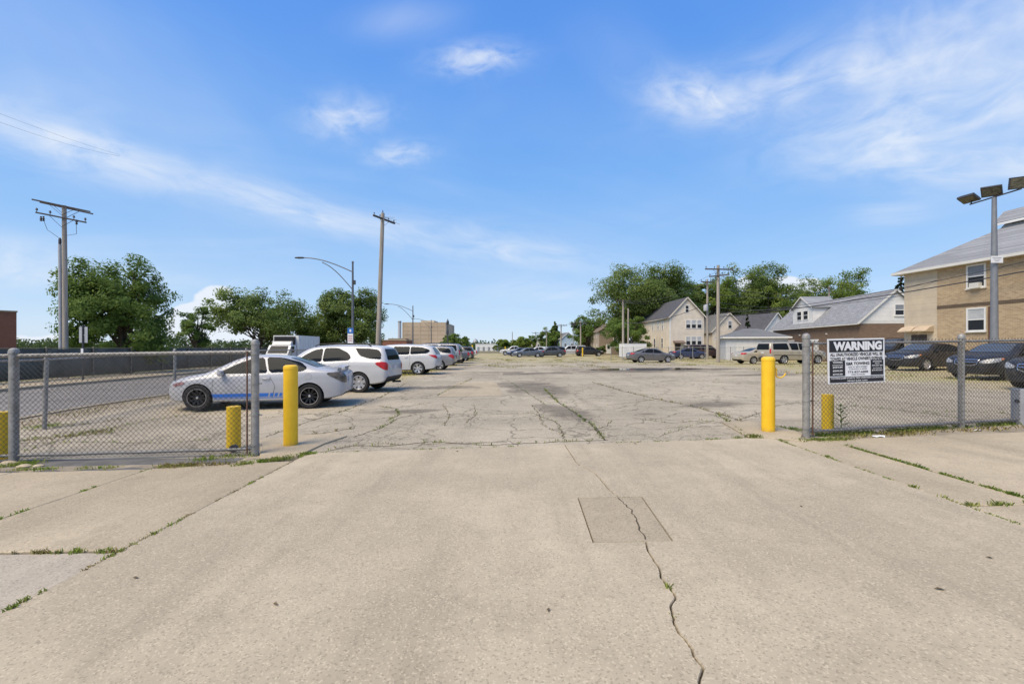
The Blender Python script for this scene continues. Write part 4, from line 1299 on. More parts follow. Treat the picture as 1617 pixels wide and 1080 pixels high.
    def line(s, pts, phi, w=0.008, mat='seam', name='panel_gap', both=True, off=0.003):
        for sd in ((1, -1) if both else (1,)):
            mb = MB(); vs = []; P = []
            for (a, z), (b, y) in zip(pts[:-1], pts[1:]):
                n = max(2, int(math.hypot(b - a, y - z) / 0.08))
                P += [(a + (b - a) * k / n, z + (y - z) * k / n) for k in range(n)]
            P.append(pts[-1])
            for i, (a, z) in enumerate(P):
                a0, z0 = P[max(i - 1, 0)]; a1, z1 = P[min(i + 1, len(P) - 1)]
                l = math.hypot(a1 - a0, z1 - z0) or 1
                nx, nz = -(z1 - z0) / l * w / 2, (a1 - a0) / l * w / 2
                for q in (1, -1):
                    loc, nor = s.hit((a + nx * q) * sd, z + nz * q, phi * sd)
                    if loc is None: loc, nor = (vs[-1] if vs else Vector()), Vector()
                    vs.append(loc + nor * off)
            mb.add(vs, [(2 * i, 2 * i + 1, 2 * i + 3, 2 * i + 2) for i in range(len(P) - 1)])
            s.parts.append((name, mb.mesh(name, M[mat], recalc=False), False, None))
    def mesh(s, name, mb, mat, smooth=True, parent=None):
        s.parts.append((name, mb.mesh(name, M[mat] if mat else PAINT['white'], smooth), mat is None, parent))
        return len(s.parts) - 1
    def mirror(s, x, z, y, paint=True):
        for sd in (1, -1):
            mb = MB()
            mb.lathe([(0.0, -.10), (.06, -.085), (.085, 0), (.075, .09), (0.0, .10)], (0, 0, 0), 12, 'Y')
            mb.v = [(x + a * 0.75, sd * (y + .11) + b, z + c * 1.0) for a, b, c in mb.v]
            mb.bar((x + .02, sd * (y - .06), z - .04), (x, sd * (y + .05), z - .03), .05, .03)
            s.mesh('wing_mirror', mb, None if paint else 'black_plastic')
    def handle(s, x, z, mat=None):
        for sd in (1, -1):
            loc, nor = s.hit(x * sd * -1 if False else -x * sd if False else x, z, R(90)) if False else s.hit(-x, z, R(90)) if sd > 0 else s.hit(x, z, R(-90))
            if loc is None: continue
            mb = MB(); mb.tube([loc + Vector((-.09, sd * .004, 0)), loc + Vector((-.06, sd * .03, 0)), loc + Vector((.06, sd * .03, 0)), loc + Vector((.09, sd * .004, 0))], .013, 6)
            s.mesh('door_handle', mb, mat)
    def make(s, name, label, paint, loc, heading, group=None, cat='car', rims='silver', skip=()):
        """one car standing at loc with its nose along heading (dx, dy)"""
        rz = math.atan2(heading[1], heading[0])
        root = thing(name, label, cat, loc, rz, group)
        P = PAINT[paint]
        def paintit(o):
            for i, sl in enumerate(o.material_slots):
                if i == 0: sl.link = 'OBJECT'; sl.material = P
        b = put('body', s.body, root); paintit(b)
        made = []
        for nm, me, isp, par in s.parts:
            if nm in skip: made.append(None); continue
            o = put(nm, me, root if par is None or made[par] is None else made[par]); made.append(o)
            if isp: paintit(o)
        for x in s.wheels:
            for sd in (1, -1):
                w = put('wheel', None, root, (x, sd * (s.W / 2 - .125), s.wr), 0 if sd > 0 else math.pi)
                w.empty_display_size = .1
                put('tyre', wheel_mesh('tyre', s.wr), w)
                put('rim', wheel_mesh(rims, s.wr), w)
        return root

_wm = {}
def wheel_mesh(kind, r):
    key = (kind, round(r, 3))
    if key in _wm: return _wm[key]
    mb = MB(); n = 30
    ri = r * 0.70
    if kind == 'tyre':
        mb.lathe([(ri * .98, -.10), (ri * 1.05, -.115), (r * .93, -.118), (r * .985, -.095), (r, -.06), (r, .06), (r * .985, .095), (r * .93, .118), (ri * 1.05, .115), (ri * .98, .09)], n=n, axis='Y', closed=True)
        me = mb.mesh('tyre', M['tyre'], True)
    else:
        rim_m = M['rim_black'] if kind == 'black' else M['rim_silver']
        mb.lathe([(ri * 1.0, .108), (ri * .95, .112), (ri * .91, .098), (ri * .89, .02), (ri * .86, -.06)], n=n, axis='Y')
        mb.lathe([(0.001, .085), (.03, .085), (.055, .075), (.065, .05), (.066, -.02)], n=14, axis='Y')
        spokes = {'silver': 6, 'five': 5, 'black': 10, 'multi': 7}[kind]
        for k in range(spokes):
            t = 2 * math.pi * k / spokes + .2
            d = Vector((math.cos(t), 0, math.sin(t))); q = Vector((-d.z, 0, d.x))
            w0, w1 = ((.045, .062) if kind != 'black' else (.02, .022))
            a, b = d * .05 + Vector((0, .068, 0)), d * (ri * .93) + Vector((0, .092, 0))
            vs = [a - q * w0, a + q * w0, b + q * w1, b - q * w1]
            mb.add(vs + [v - Vector((0, .035, 0)) for v in vs], [(0, 1, 2, 3), (4, 7, 6, 5), (0, 4, 5, 1), (1, 5, 6, 2), (2, 6, 7, 3), (3, 7, 4, 0)])
        mb.cur = 1
        mb.lathe([(0.001, -.015), (ri * .90, -.02)], n=n, axis='Y')      # dark brake disc behind the spokes
        mb.cur = 2 if kind == 'black' else 0
        if kind == 'black':
            mb.lathe([(ri * 1.012, .102), (ri * 1.0, .114), (ri * .955, .114), (ri * .945, .102)], n=n, axis='Y')
            mb.lathe([(0.001, .095), (.03, .093), (.036, .08)], n=12, axis='Y')
        me = mb.mesh('rim', [rim_m, M['underside'], M['chrome']], True)
    _wm[key] = me
    return me

def side_window_set(T, polys, mat='glass'):
    for p in polys: T.patch('side_window', p, R(90), mat, both=True)

# NB side polygons are written as (-x, z): from the left side the car's front is to the left
def mk_coupe():
    T = CarType('coupe', 4.42, 1.76,
        top=[(-2.21, .86), (-2.15, .93), (-1.85, 1.00), (-1.55, 1.05), (-1.0, 1.26), (-.5, 1.385), (0, 1.415), (.35, 1.37), (.9, 1.12), (1.25, .955), (1.7, .86), (2.05, .74), (2.17, .66), (2.21, .60)],
        belt=[(-2.21, .80), (-2.1, .90), (-1.5, .975), (-.6, .93), (.4, .885), (1.1, .85), (1.6, .79), (2.0, .69), (2.21, .55)],
        bot=[(-2.21, .40), (-2.1, .30), (-1.8, .235), (-1.2, .20), (1.3, .19), (1.8, .20), (2.21, .26)],
        plan=[(-2.21, .62), (-2.17, .80), (-2.05, .90), (-1.7, .975), (-.9, 1.0), (.8, .99), (1.5, .965), (1.9, .87), (2.1, .72), (2.21, .50)],
        wheels=(1.36, -1.34), wr=.325)
    side_window_set(T, [[(-.92, .93), (-.50, 1.16), (-.15, 1.30), (.16, 1.345), (.30, .945)], [(.35, .95), (.22, 1.345), (.62, 1.325), (1.08, 1.21), (1.28, 1.06), (1.15, .975)]])
    T.patch('windscreen', [(-.60, 1.00), (-.50, 1.335), (.50, 1.335), (.60, 1.00)], 0, 'glass_light')
    T.patch('rear_window', [(-.56, 1.075), (-.47, 1.325), (.47, 1.325), (.56, 1.075)], R(180), 'glass')
    T.patch('tail_lamp', [(-.26, .93), (-.20, .86), (.10, .66), (.33, .66), (.27, .86), (.17, .955)], R(140), 'lamp_dark', both=True)
    T.patch('head_lamp', [(-.05, .60), (-.06, .66), (.10, .73), (.24, .72), (.16, .65)], R(42), 'lamp_headred', both=True)
    T.patch('number_plate', [(-.16, .66), (-.16, .79), (.16, .79), (.16, .66)], R(180), 'plate', rnd=0)
    T.patch('badge', [(-.08, .845), (-.08, .865), (.08, .865), (.08, .845)], R(180), 'chrome', rnd=0)
    T.patch('lower_grille', [(-.5, .27), (-.45, .42), (.45, .42), (.5, .27)], 0, 'black_plastic')
    # blue rocker stripe with slashes towards the rear
    z0, z1 = .335, .425
    T.patch('stripe', [(-.98, z0 - .01), (-1.02, z1 - .01), (.35, z1), (.32, z0)], R(90), 'stripe', .005, True, rnd=0)
    for k in range(5):
        a = .39 + .115 * k
        w = .085 - .010 * k
        T.patch('stripe', [(a - .03, z0), (a, z1), (a + w, z1), (a + w - .03, z0)], R(90), 'stripe', .005, True, rnd=0)
    T.patch('stripe', [(-.96, z0 - .045), (-.97, z0 - .03), (.8, z0 - .022), (.8, z0 - .037)], R(90), 'stripe', .005, True, rnd=0)
    T.line([(-.97, .30), (-1.0, .60), (-.98, .86)], R(90))
    T.line([(.42, .29), (.50, .60), (.33, .93)], R(90))
    T.line([(.60, .30), (1.0, .30)], R(90))
    T.patch('fuel_flap', [(1.22, .76), (1.22, .92), (1.40, .93), (1.40, .77)], R(90), None, .004, False, rnd=2)
    T.handle(-.28, .80)
    T.mirror(.78, .95, .80)
    # boot spoiler on two feet
    mb = MB()
    sec = [(-.10, -.012), (-.02, .014), (.08, .016), (.12, 0), (.06, -.018)]
    ys = np.linspace(-.62, .62, 13)
    vs = [(-2.07 + a - .05 * (abs(y) / .62) ** 2 * -1, y, 1.10 + b - .035 * (abs(y) / .62) ** 3) for y in ys for a, b in sec]
    n = len(sec)
    mb.add(vs, [(i * n + k, i * n + (k + 1) % n, (i + 1) * n + (k + 1) % n, (i + 1) * n + k) for i in range(12) for k in range(n)] + [tuple(range(n)), tuple(12 * n + k for k in range(n))])
    for sd in (1, -1): mb.bar((-2.02, sd * .5, .93), (-2.05, sd * .52, 1.10), .10, .03, (0, 1, 0))
    T.mesh('spoiler', mb, None)
    return T

def suv_common(T, fw):
    T.mirror(fw, 1.10, T.W / 2 - .06)

def mk_suv():
    """mid-size hatchback SUV with a rising belt and wrap-round tail lamps"""
    T = CarType('suv', 4.77, 1.84,
        top=[(-2.385, 1.0), (-2.35, 1.14), (-2.27, 1.40), (-2.13, 1.61), (-1.6, 1.67), (-.6, 1.69), (.2, 1.66), (.55, 1.58), (1.15, 1.21), (1.45, 1.11), (2.0, 1.02), (2.25, .92), (2.385, .74)],
        belt=[(-2.385, .98), (-2.2, 1.08), (-1.2, 1.10), (-.2, 1.04), (.8, .99), (1.5, .95), (2.1, .87), (2.385, .66)],
        bot=[(-2.385, .50), (-2.25, .36), (-1.9, .29), (-1.2, .26), (1.3, .25), (1.9, .28), (2.385, .34)],
        plan=[(-2.385, .85), (-2.34, .925), (-2.2, .965), (-1.8, .995), (-.9, 1.0), (1.2, 1.0), (1.8, .97), (2.15, .87), (2.3, .74), (2.385, .55)],
        wheels=(1.45, -1.41), wr=.355, tumble=.34)
    side_window_set(T, [[(-1.0, 1.05), (-.62, 1.33), (-.35, 1.48), (-.02, 1.555), (.02, 1.085)], [(.06, 1.085), (.05, 1.56), (.55, 1.565), (.95, 1.40), (1.10, 1.24), (1.02, 1.13)], [(1.24, 1.50), (1.18, 1.555), (1.7, 1.545), (2.05, 1.50), (2.17, 1.36), (2.20, 1.17), (1.75, 1.20), (1.40, 1.30)]])
    T.patch('rear_window', [(-.60, 1.14), (-.52, 1.53), (.52, 1.53), (.60, 1.14)], R(180), 'glass')
    T.patch('windscreen', [(-.66, 1.17), (-.54, 1.58), (.54, 1.58), (.66, 1.17)], 0, 'glass_light')
    T.patch('tail_lamp', [(-.24, 1.04), (-.16, .94), (.02, .80), (.18, .78), (.22, .95), (.14, 1.06), (-.08, 1.09)], R(138), 'lamp_red', both=True)
    T.patch('head_lamp', [(-.28, .74), (-.25, .86), (.1, .93), (.3, .93), (.24, .80)], R(42), 'lamp_clear', both=True)
    T.patch('grille', [(-.5, .60), (-.5, .82), (.5, .82), (.5, .60)], 0, 'black_plastic')
    T.patch('number_plate', [(-.16, .80), (-.16, .94), (.16, .94), (.16, .80)], R(180), 'plate', rnd=0)
    T.patch('lower_bumper', [(-.74, .40), (-.78, .56), (.78, .56), (.74, .40)], R(180), 'black_plastic')
    T.line([(-1.02, .38), (-1.08, .7), (-1.02, 1.02)], R(90)); T.line([(.04, .34), (.06, .7), (.04, 1.08)], R(90)); T.line([(.92, .40), (1.0, .7), (1.06, 1.10)], R(90))
    T.handle(-.25, .95); T.handle(-1.0 + .18, .97)
    T.handle(-.82, .97)
    suv_common(T, .82)
    for sd in (1, -1):
        T.mesh('roof_rail', MB().tube([(-1.75, sd * .60, 1.63), (-1.6, sd * .61, 1.70), (-.6, sd * .62, 1.735), (.2, sd * .61, 1.70), (.35, sd * .60, 1.62)], .018, 6), 'black_plastic')
    T.mesh('exhaust', MB().tube([(-2.1, -.55, .30), (-2.42, -.55, .31)], .035, 8), 'dark_metal')
    return T

def mk_wagon():
    """long three-row crossover with a dark sill"""
    T = CarType('wagon', 5.15, 1.98,
        top=[(-2.575, 1.0), (-2.52, 1.14), (-2.42, 1.36), (-2.2, 1.62), (-1.7, 1.72), (-.6, 1.77), (.3, 1.74), (.7, 1.63), (1.3, 1.24), (1.65, 1.15), (2.2, 1.05), (2.45, .94), (2.575, .76)],
        belt=[(-2.575, .98), (-2.4, 1.14), (-1.4, 1.16), (-.2, 1.11), (.9, 1.05), (1.6, 1.0), (2.3, .90), (2.575, .68)],
        bot=[(-2.575, .50), (-2.4, .36), (-2.0, .29), (-1.2, .26), (1.4, .25), (2.0, .28), (2.575, .36)],
        plan=[(-2.575, .78), (-2.53, .87), (-2.38, .94), (-1.9, .985), (-.9, 1.0), (1.3, 1.0), (2.0, .96), (2.35, .86), (2.5, .72), (2.575, .54)],
        wheels=(1.52, -1.50), wr=.375, clad=1, tumble=.34)
    side_window_set(T, [[(-1.05, 1.12), (-.70, 1.38), (-.40, 1.54), (.0, 1.62), (.02, 1.15)], [(.06, 1.15), (.05, 1.625), (1.0, 1.62), (1.0, 1.18)], [(1.05, 1.18), (1.05, 1.62), (1.7, 1.58), (2.10, 1.46), (2.18, 1.36), (2.0, 1.24)]])
    T.patch('rear_window', [(-.64, 1.18), (-.54, 1.58), (.54, 1.58), (.64, 1.18)], R(180), 'glass')
    T.patch('windscreen', [(-.70, 1.24), (-.57, 1.64), (.57, 1.64), (.70, 1.24)], 0, 'glass_light')
    T.patch('tail_lamp', [(-.30, 1.16), (-.02, .98), (.20, .92), (.26, 1.05), (.10, 1.14)], R(138), 'lamp_red', both=True)
    T.patch('head_lamp', [(-.28, .78), (-.25, .90), (.1, .97), (.3, .97), (.24, .84)], R(42), 'lamp_clear', both=True)
    T.patch('grille', [(-.5, .62), (-.5, .86), (.5, .86), (.5, .62)], 0, 'black_plastic')
    T.patch('number_plate', [(-.16, .84), (-.16, .98), (.16, .98), (.16, .84)], R(180), 'plate', rnd=0)
    T.line([(-1.1, .40), (-1.14, .7), (-1.08, 1.08)], R(90)); T.line([(.04, .36), (.06, .7), (.04, 1.15)], R(90)); T.line([(1.0, .44), (1.04, .8), (1.02, 1.18)], R(90))
    T.handle(-.25, 1.0); T.handle(-.82, 1.03)
    suv_common(T, .9)
    return T

def mk_sedan():
    T = CarType('sedan', 4.85, 1.85,
        top=[(-2.425, .90), (-2.35, 1.0), (-1.9, 1.07), (-1.55, 1.13), (-1.0, 1.32), (-.45, 1.445), (.1, 1.465), (.5, 1.40), (1.1, 1.09), (1.35, 1.0), (1.9, .92), (2.25, .80), (2.425, .64)],
        belt=[(-2.425, .86), (-2.2, .98), (-1.5, 1.02), (-.4, .97), (.8, .92), (1.4, .89), (2.1, .79), (2.425, .58)],
        bot=[(-2.425, .42), (-2.3, .31), (-1.9, .24), (-1.2, .21), (1.3, .20), (1.9, .21), (2.425, .28)],
        plan=[(-2.425, .64), (-2.37, .82), (-2.2, .92), (-1.7, .985), (-.9, 1.0), (1.1, 1.0), (1.7, .965), (2.1, .87), (2.3, .73), (2.425, .52)],
        wheels=(1.45, -1.38), wr=.335)
    side_window_set(T, [[(-1.02, .965), (-.65, 1.18), (-.30, 1.345), (.0, 1.395), (.06, .985)], [(.10, .99), (.05, 1.40), (.50, 1.385), (.92, 1.25), (.98, 1.02)], [(1.02, 1.03), (.98, 1.235), (1.22, 1.14), (1.36, 1.06)]])
    T.patch('rear_window', [(-.60, 1.13), (-.50, 1.39), (.50, 1.39), (.60, 1.13)], R(180), 'glass')
    T.patch('windscreen', [(-.66, 1.05), (-.54, 1.385), (.54, 1.385), (.66, 1.05)], 0, 'glass_light')
    T.patch('tail_lamp', [(-.24, .98), (-.1, .86), (.24, .84), (.25, .97), (.1, 1.0)], R(138), 'lamp_red', both=True)
    T.patch('head_lamp', [(-.30, .68), (-.26, .78), (.05, .85), (.26, .82), (.22, .70)], R(42), 'lamp_clear', both=True)
    T.patch('grille', [(-.42, .42), (-.48, .66), (.48, .66), (.42, .42)], 0, 'black_plastic')
    T.patch('number_plate', [(-.16, .70), (-.16, .83), (.16, .83), (.16, .70)], R(180), 'plate', rnd=0)
    T.line([(-1.05, .32), (-1.1, .6), (-1.04, .92)], R(90)); T.line([(.06, .30), (.12, .6), (.08, .98)], R(90)); T.line([(.95, .36), (1.0, .7), (1.0, 1.01)], R(90))
    T.line([(-1.9, .67), (0, .73), (1.9, .78)], R(90), .02, 'seam', 'crease_shade')  # dark strip painting the shade of a side crease; the hull has no fold
    T.handle(-.25, .88); T.handle(-.80, .90)
    T.mirror(.80, 1.0, .84)
    return T

def mk_front_sedan():
    """dark sedan seen from the front: chromed grille, swept lamps"""
    T = CarType('front_sedan', 4.65, 1.87,
        top=[(-2.325, .92), (-2.25, 1.02), (-1.85, 1.08), (-1.5, 1.14), (-.95, 1.34), (-.4, 1.465), (.15, 1.48), (.5, 1.42), (1.05, 1.14), (1.3, 1.05), (1.8, .98), (2.1, .88), (2.27, .77), (2.325, .70)],
        belt=[(-2.325, .88), (-2.1, 1.0), (-1.4, 1.03), (-.4, .99), (.8, .95), (1.4, .93), (1.95, .86), (2.325, .62)],
        bot=[(-2.325, .42), (-2.2, .31), (-1.8, .24), (-1.2, .21), (1.3, .20), (1.9, .20), (2.325, .24)],
        plan=[(-2.325, .64), (-2.27, .82), (-2.1, .92), (-1.6, .985), (-.9, 1.0), (1.1, 1.0), (1.7, .97), (2.05, .90), (2.22, .78), (2.325, .60)],
        wheels=(1.40, -1.37), wr=.335)
    side_window_set(T, [[(-.98, .99), (-.62, 1.20), (-.28, 1.36), (.0, 1.405), (.06, 1.005)], [(.10, 1.01), (.05, 1.41), (.50, 1.395), (.92, 1.26), (.98, 1.04)]])
    T.patch('rear_window', [(-.60, 1.15), (-.50, 1.40), (.50, 1.40), (.60, 1.15)], R(180), 'glass')
    T.patch('windscreen', [(-.68, 1.09), (-.56, 1.41), (.56, 1.41), (.68, 1.09)], 0, 'glass_light')
    T.patch('head_lamp', [(-.46, .66), (-.44, .74), (-.15, .83), (.14, .87), (.25, .86), (.10, .72), (-.15, .66)], R(35), 'lamp_clear', both=True)
    T.patch('indicator', [(.15, .78), (.14, .86), (.26, .87), (.22, .80)], R(42), 'lamp_amber', both=True, off=.012)
    g = T.patch('grille', [(-.36, .62), (-.40, .79), (.40, .79), (.36, .62), (.2, .56), (-.2, .56)], 0, 'black_plastic')
    out = [(-.40, .79), (-.36, .62), (-.2, .56), (.2, .56), (.36, .62), (.40, .79), (-.40, .79)]
    T.line(out, 0, .03, 'chrome', 'grille_frame', False, .012)
    T.line([(-.38, .70), (.38, .70)], 0, .014, 'chrome', 'grille_bar', False, .011)
    T.patch('lower_intake', [(-.62, .28), (-.56, .44), (.56, .44), (.62, .28)], 0, 'black_plastic')
    T.patch('tail_lamp', [(-.24, .98), (-.1, .86), (.24, .84), (.25, .97), (.1, 1.0)], R(138), 'lamp_red', both=True)
    T.line([(-1.0, .32), (-1.05, .6), (-1.0, .96)], R(90)); T.line([(.06, .30), (.12, .6), (.08, 1.0)], R(90))
    T.handle(-.25, .90); T.handle(-.80, .92)
    T.mirror(.76, 1.04, .85)
    return T

def mk_big_suv():
    """long boxy four-by-four wagon"""
    T = CarType('big_suv', 5.6, 2.0,
        top=[(-2.8, 1.2), (-2.77, 1.45), (-2.70, 1.74), (-2.55, 1.87), (-1.5, 1.915), (.2, 1.91), (.6, 1.85), (1.15, 1.36), (1.4, 1.23), (2.3, 1.15), (2.6, 1.06), (2.75, .96), (2.8, .85)],
        belt=[(-2.8, 1.10), (-2.7, 1.22), (-1.4, 1.20), (.8, 1.16), (1.5, 1.13), (2.4, 1.05), (2.8, .80)],
        bot=[(-2.8, .58), (-2.7, .46), (-2.2, .38), (1.5, .34), (2.3, .36), (2.8, .44)],
        plan=[(-2.8, .90), (-2.77, .95), (-2.65, .975), (-2.2, 1.0), (1.2, 1.0), (2.2, .985), (2.55, .93), (2.72, .84), (2.8, .70)],
        wheels=(1.78, -1.52), wr=.39, tumble=.22)
    side_window_set(T, [[(-1.0, 1.22), (-.66, 1.55), (-.42, 1.76), (.02, 1.79), (.02, 1.22)], [(.10, 1.22), (.10, 1.79), (.92, 1.79), (.80, 1.22)], [(1.02, 1.24), (1.10, 1.79), (2.45, 1.76), (2.55, 1.26)]])
    T.patch('rear_window', [(-.76, 1.24), (-.66, 1.76), (.66, 1.76), (.76, 1.24)], R(180), 'glass')
    T.patch('windscreen', [(-.76, 1.36), (-.64, 1.80), (.64, 1.80), (.76, 1.36)], 0, 'glass_light')
    T.patch('tail_lamp', [(-.02, .92), (-.02, 1.32), (.10, 1.32), (.10, .92)], R(150), 'lamp_red', both=True)
    T.patch('head_lamp', [(-.2, .86), (-.2, 1.06), (.25, 1.06), (.25, .86)], R(40), 'lamp_clear', both=True)
    T.patch('grille', [(-.55, .74), (-.55, 1.0), (.55, 1.0), (.55, .74)], 0, 'chrome')
    T.patch('number_plate', [(-.16, .92), (-.16, 1.06), (.16, 1.06), (.16, .92)], R(180), 'plate', rnd=0)
    T.patch('lower_bumper', [(-.86, .52), (-.86, .68), (.86, .68), (.86, .52)], R(180), 'chrome')
    T.line([(-1.08, .44), (-1.12, .8), (-1.05, 1.2)], R(90)); T.line([(.06, .44), (.06, 1.2)], R(90)); T.line([(.72, .8), (.98, 1.0), (.98, 1.22)], R(90))
    T.line([(-2.3, .74), (2.5, .78)], R(90), .05, 'black_plastic', 'side_moulding')
    T.handle(-.18, 1.08); T.handle(-.75, 1.08)
    T.mirror(.85, 1.28, .93, False)
    for sd in (1, -1):
        T.mesh('roof_rail', MB().tube([(-2.3, sd * .70, 1.86), (-2.2, sd * .71, 1.94), (.1, sd * .71, 1.96), (.25, sd * .70, 1.88)], .02, 6), 'black_plastic')
    return T

def mk_pickup():
    """crew cab pick-up; the open bed is cut as a real box behind the cab"""
    T = CarType('pickup', 5.6, 1.98,
        top=[(-2.8, 1.03), (-2.78, 1.12), (-2.7, 1.165), (-1.05, 1.175), (-.92, 1.30), (-.72, 1.72), (-.5, 1.80), (.1, 1.82), (.5, 1.76), (1.05, 1.32), (1.3, 1.21), (2.3, 1.14), (2.6, 1.05), (2.75, .95), (2.8, .84)],
        belt=[(-2.8, 1.0), (-2.7, 1.12), (-1.0, 1.13), (.8, 1.12), (1.5, 1.09), (2.4, 1.02), (2.8, .78)],
        bot=[(-2.8, .66), (-2.7, .56), (-2.2, .46), (1.5, .38), (2.3, .40), (2.8, .48)],
        plan=[(-2.8, .93), (-2.77, .965), (-2.6, .985), (-2.0, 1.0), (1.2, 1.0), (2.2, .985), (2.55, .93), (2.72, .84), (2.8, .70)],
        wheels=(1.75, -1.75), wr=.41, tumble=.24)
    side_window_set(T, [[(-.95, 1.17), (-.62, 1.48), (-.38, 1.67), (-.05, 1.70), (-.05, 1.17)], [(.02, 1.17), (.02, 1.70), (.52, 1.68), (.72, 1.56), (.80, 1.19)]])
    T.patch('rear_window', [(-.68, 1.26), (-.58, 1.66), (.58, 1.66), (.68, 1.26)], R(180), 'glass')
    T.patch('windscreen', [(-.74, 1.32), (-.62, 1.71), (.62, 1.71), (.74, 1.32)], 0, 'glass_light')
    T.patch('tail_lamp', [(-.10, .80), (-.10, 1.10), (.07, 1.10), (.07, .80)], R(150), 'lamp_red', both=True)
    T.patch('bed_cover', [(-2.62, -.80), (-2.62, .80), (-1.15, .80), (-1.15, -.80)], 0, 'black_plastic') if False else None
    mb = MB(); mb.bbox(-2.66, -1.12, -.78, .78, 1.165, 1.185); T.mesh('bed_cover', mb, 'black_plastic', False)
    T.patch('head_lamp', [(-.2, .84), (-.2, 1.02), (.25, 1.02), (.25, .84)], R(40), 'lamp_clear', both=True)
    T.patch('lower_bumper', [(-.88, .58), (-.88, .72), (.88, .72), (.88, .58)], R(180), 'chrome')
    T.patch('number_plate', [(-.16, .60), (-.16, .72), (.16, .72), (.16, .60)], R(180), 'plate', off=.012, rnd=0)
    T.line([(-1.02, .46), (-1.05, .8), (-1.0, 1.12)], R(90)); T.line([(0, .46), (0, 1.15)], R(90)); T.line([(.85, .46), (.85, 1.15)], R(90)); T.line([(1.02, .50), (1.02, 1.14)], R(90))
    T.mirror(.8, 1.26, .92, False)
    return T

COUPE, SUV, WAGON, SEDAN, FSEDAN, BIGSUV, PICKUP = mk_coupe(), mk_suv(), mk_wagon(), mk_sedan(), mk_front_sedan(), mk_big_suv(), mk_pickup()

def from_rear_wheel(T, p, heading, side):
    """where the car's middle stands when its rear wheel on one side touches p; side +1 left, -1 right"""
    d = Vector((heading[0], heading[1], 0)).normalized(); l = Vector((-d.y, d.x, 0))
    q = Vector((p[0], p[1], 0)) - d * T.wheels[1] - l * (side * (T.W / 2 - .06))
    return Vector((q.x, q.y, h(q.x, q.y)))
LG = 'cars parked along the left side of the lot'
hd = (-.984, -.165)
c = from_rear_wheel(COUPE, G(489, 645), hd, 1)
COUPE.make('parked_car', 'silver-white coupe with blue side stripes, black wheels and a rear spoiler', 'silver_white', c, hd, LG, rims='black')
hd = (-.99, .10)
c = from_rear_wheel(SUV, G(567, 620), hd, 1)
SUV.make('parked_car', 'white SUV with red tail lamps parked just behind the coupe', 'white', c, hd, LG, rims='multi')
hd = (-1.0, .02)
c = from_rear_wheel(WAGON, G(660, 592), hd, 1)
WAGON.make('parked_car', 'long white three-row SUV with dark sill, third from the gateway', 'white', c, hd, LG)
c = from_rear_wheel(SUV, G(694, 584.5), hd, 1)
SUV.make('parked_car', 'mid-grey crossover parked right behind the long white SUV', 'mid_grey', c, hd, LG)
c = from_rear_wheel(PICKUP, G(724, 574.0), hd, 1)
PICKUP.make('pickup_truck', 'dark grey pickup truck past the grey crossover', 'slate', c, hd, LG, 'pickup', 'black')
c = at(712, 58); c.x -= 1.0
SUV.make('parked_car', 'red-tailed dark SUV parked beyond the dark grey pickup', 'dark_grey', at(716, 53), hd, LG)
PICKUP.make('pickup_truck', 'white pickup truck, farthest in the left row', 'white', at(722, 62), hd, LG, 'pickup')
BIGSUV.make('parked_car', 'grey wagon roof showing over the crossover, on the street side', 'mid_grey', at(678, 40.0), hd, LG)

RG = 'cars parked on the right side of the lot'
c = G(1031, 573.5)
hs = (.995, .10)
SEDAN.make('parked_car', 'grey sedan standing alone in mid lot by the puddle', 'grey', Vector((at(1031, 46.5).x, 47.2, h(c.x, 47.2))), hs, rims='five')
hs = (.985, .17)
c = from_rear_wheel(BIGSUV, G(1238, 575), hs, -1)
BIGSUV.make('parked_car', 'long gold SUV with dark windows behind the right gate post', 'gold', c, hs, RG)
SEDAN.make('parked_car', 'gold sedan tucked left of the long gold SUV', 'gold', at(1201, 41.0), hs, RG)
hs = (-.975, -.22)
c = at(1466, 25.2); FSEDAN.make('parked_car', 'black sedan with bright windscreen just right of the warning sign', 'black', c, hs, RG)
c = at(1592, 18.8); FSEDAN.make('parked_car', 'black sedan with chrome grille and amber lamp behind the right fence post', 'black', c, hs, RG)
c = at(1716, 14.4); FSEDAN.make('parked_car', 'black sedan cut off by the right picture edge', 'black', c, hs, RG)
c = at(1418, 32.5); BIGSUV.make('parked_car', 'black SUV half hidden behind the warning sign', 'black', c, (-.99, -.12), RG)

FG = 'cars parked at the far end of the lot'
def far(T, px, Y, hd, paint, label, cat='car', name='parked_car', rims='silver'):
    return T.make(name, label, paint, at(px, Y), hd, FG, cat, rims)
far(SEDAN, 834, 72, (-1, -.1), 'slate', 'slate-grey sedan, nearest of the far cluster of cars')
far(SEDAN, 822, 79, (-1, -.1), 'blue', 'dark blue sedan partly behind the slate-grey sedan')
far(PICKUP, 812, 88, (-1, 0), 'white', 'white pickup at the left end of the far cluster', 'pickup', 'pickup_truck')
far(SUV, 850, 84, (-1, 0), 'white', 'white SUV between the slate-grey sedan and the black SUV')
far(SUV, 869, 73, (-1, -.05), 'dark_grey', 'near-black SUV left of the white four-by-four at the far end')
far(BIGSUV, 900.5, 82, (-1, 0), 'white', 'white four-by-four left of the far yellow post')
far(SUV, 931, 80, (1, 0), 'black', 'black SUV below the brown house')
far(SEDAN, 1087, 62, (1, .05), 'blue', 'dark blue car behind the chain-link yard fence of the cream house')
far(BIGSUV, 1113, 64, (1, .05), 'maroon', 'maroon SUV behind the yard fence beside the transformer pole')

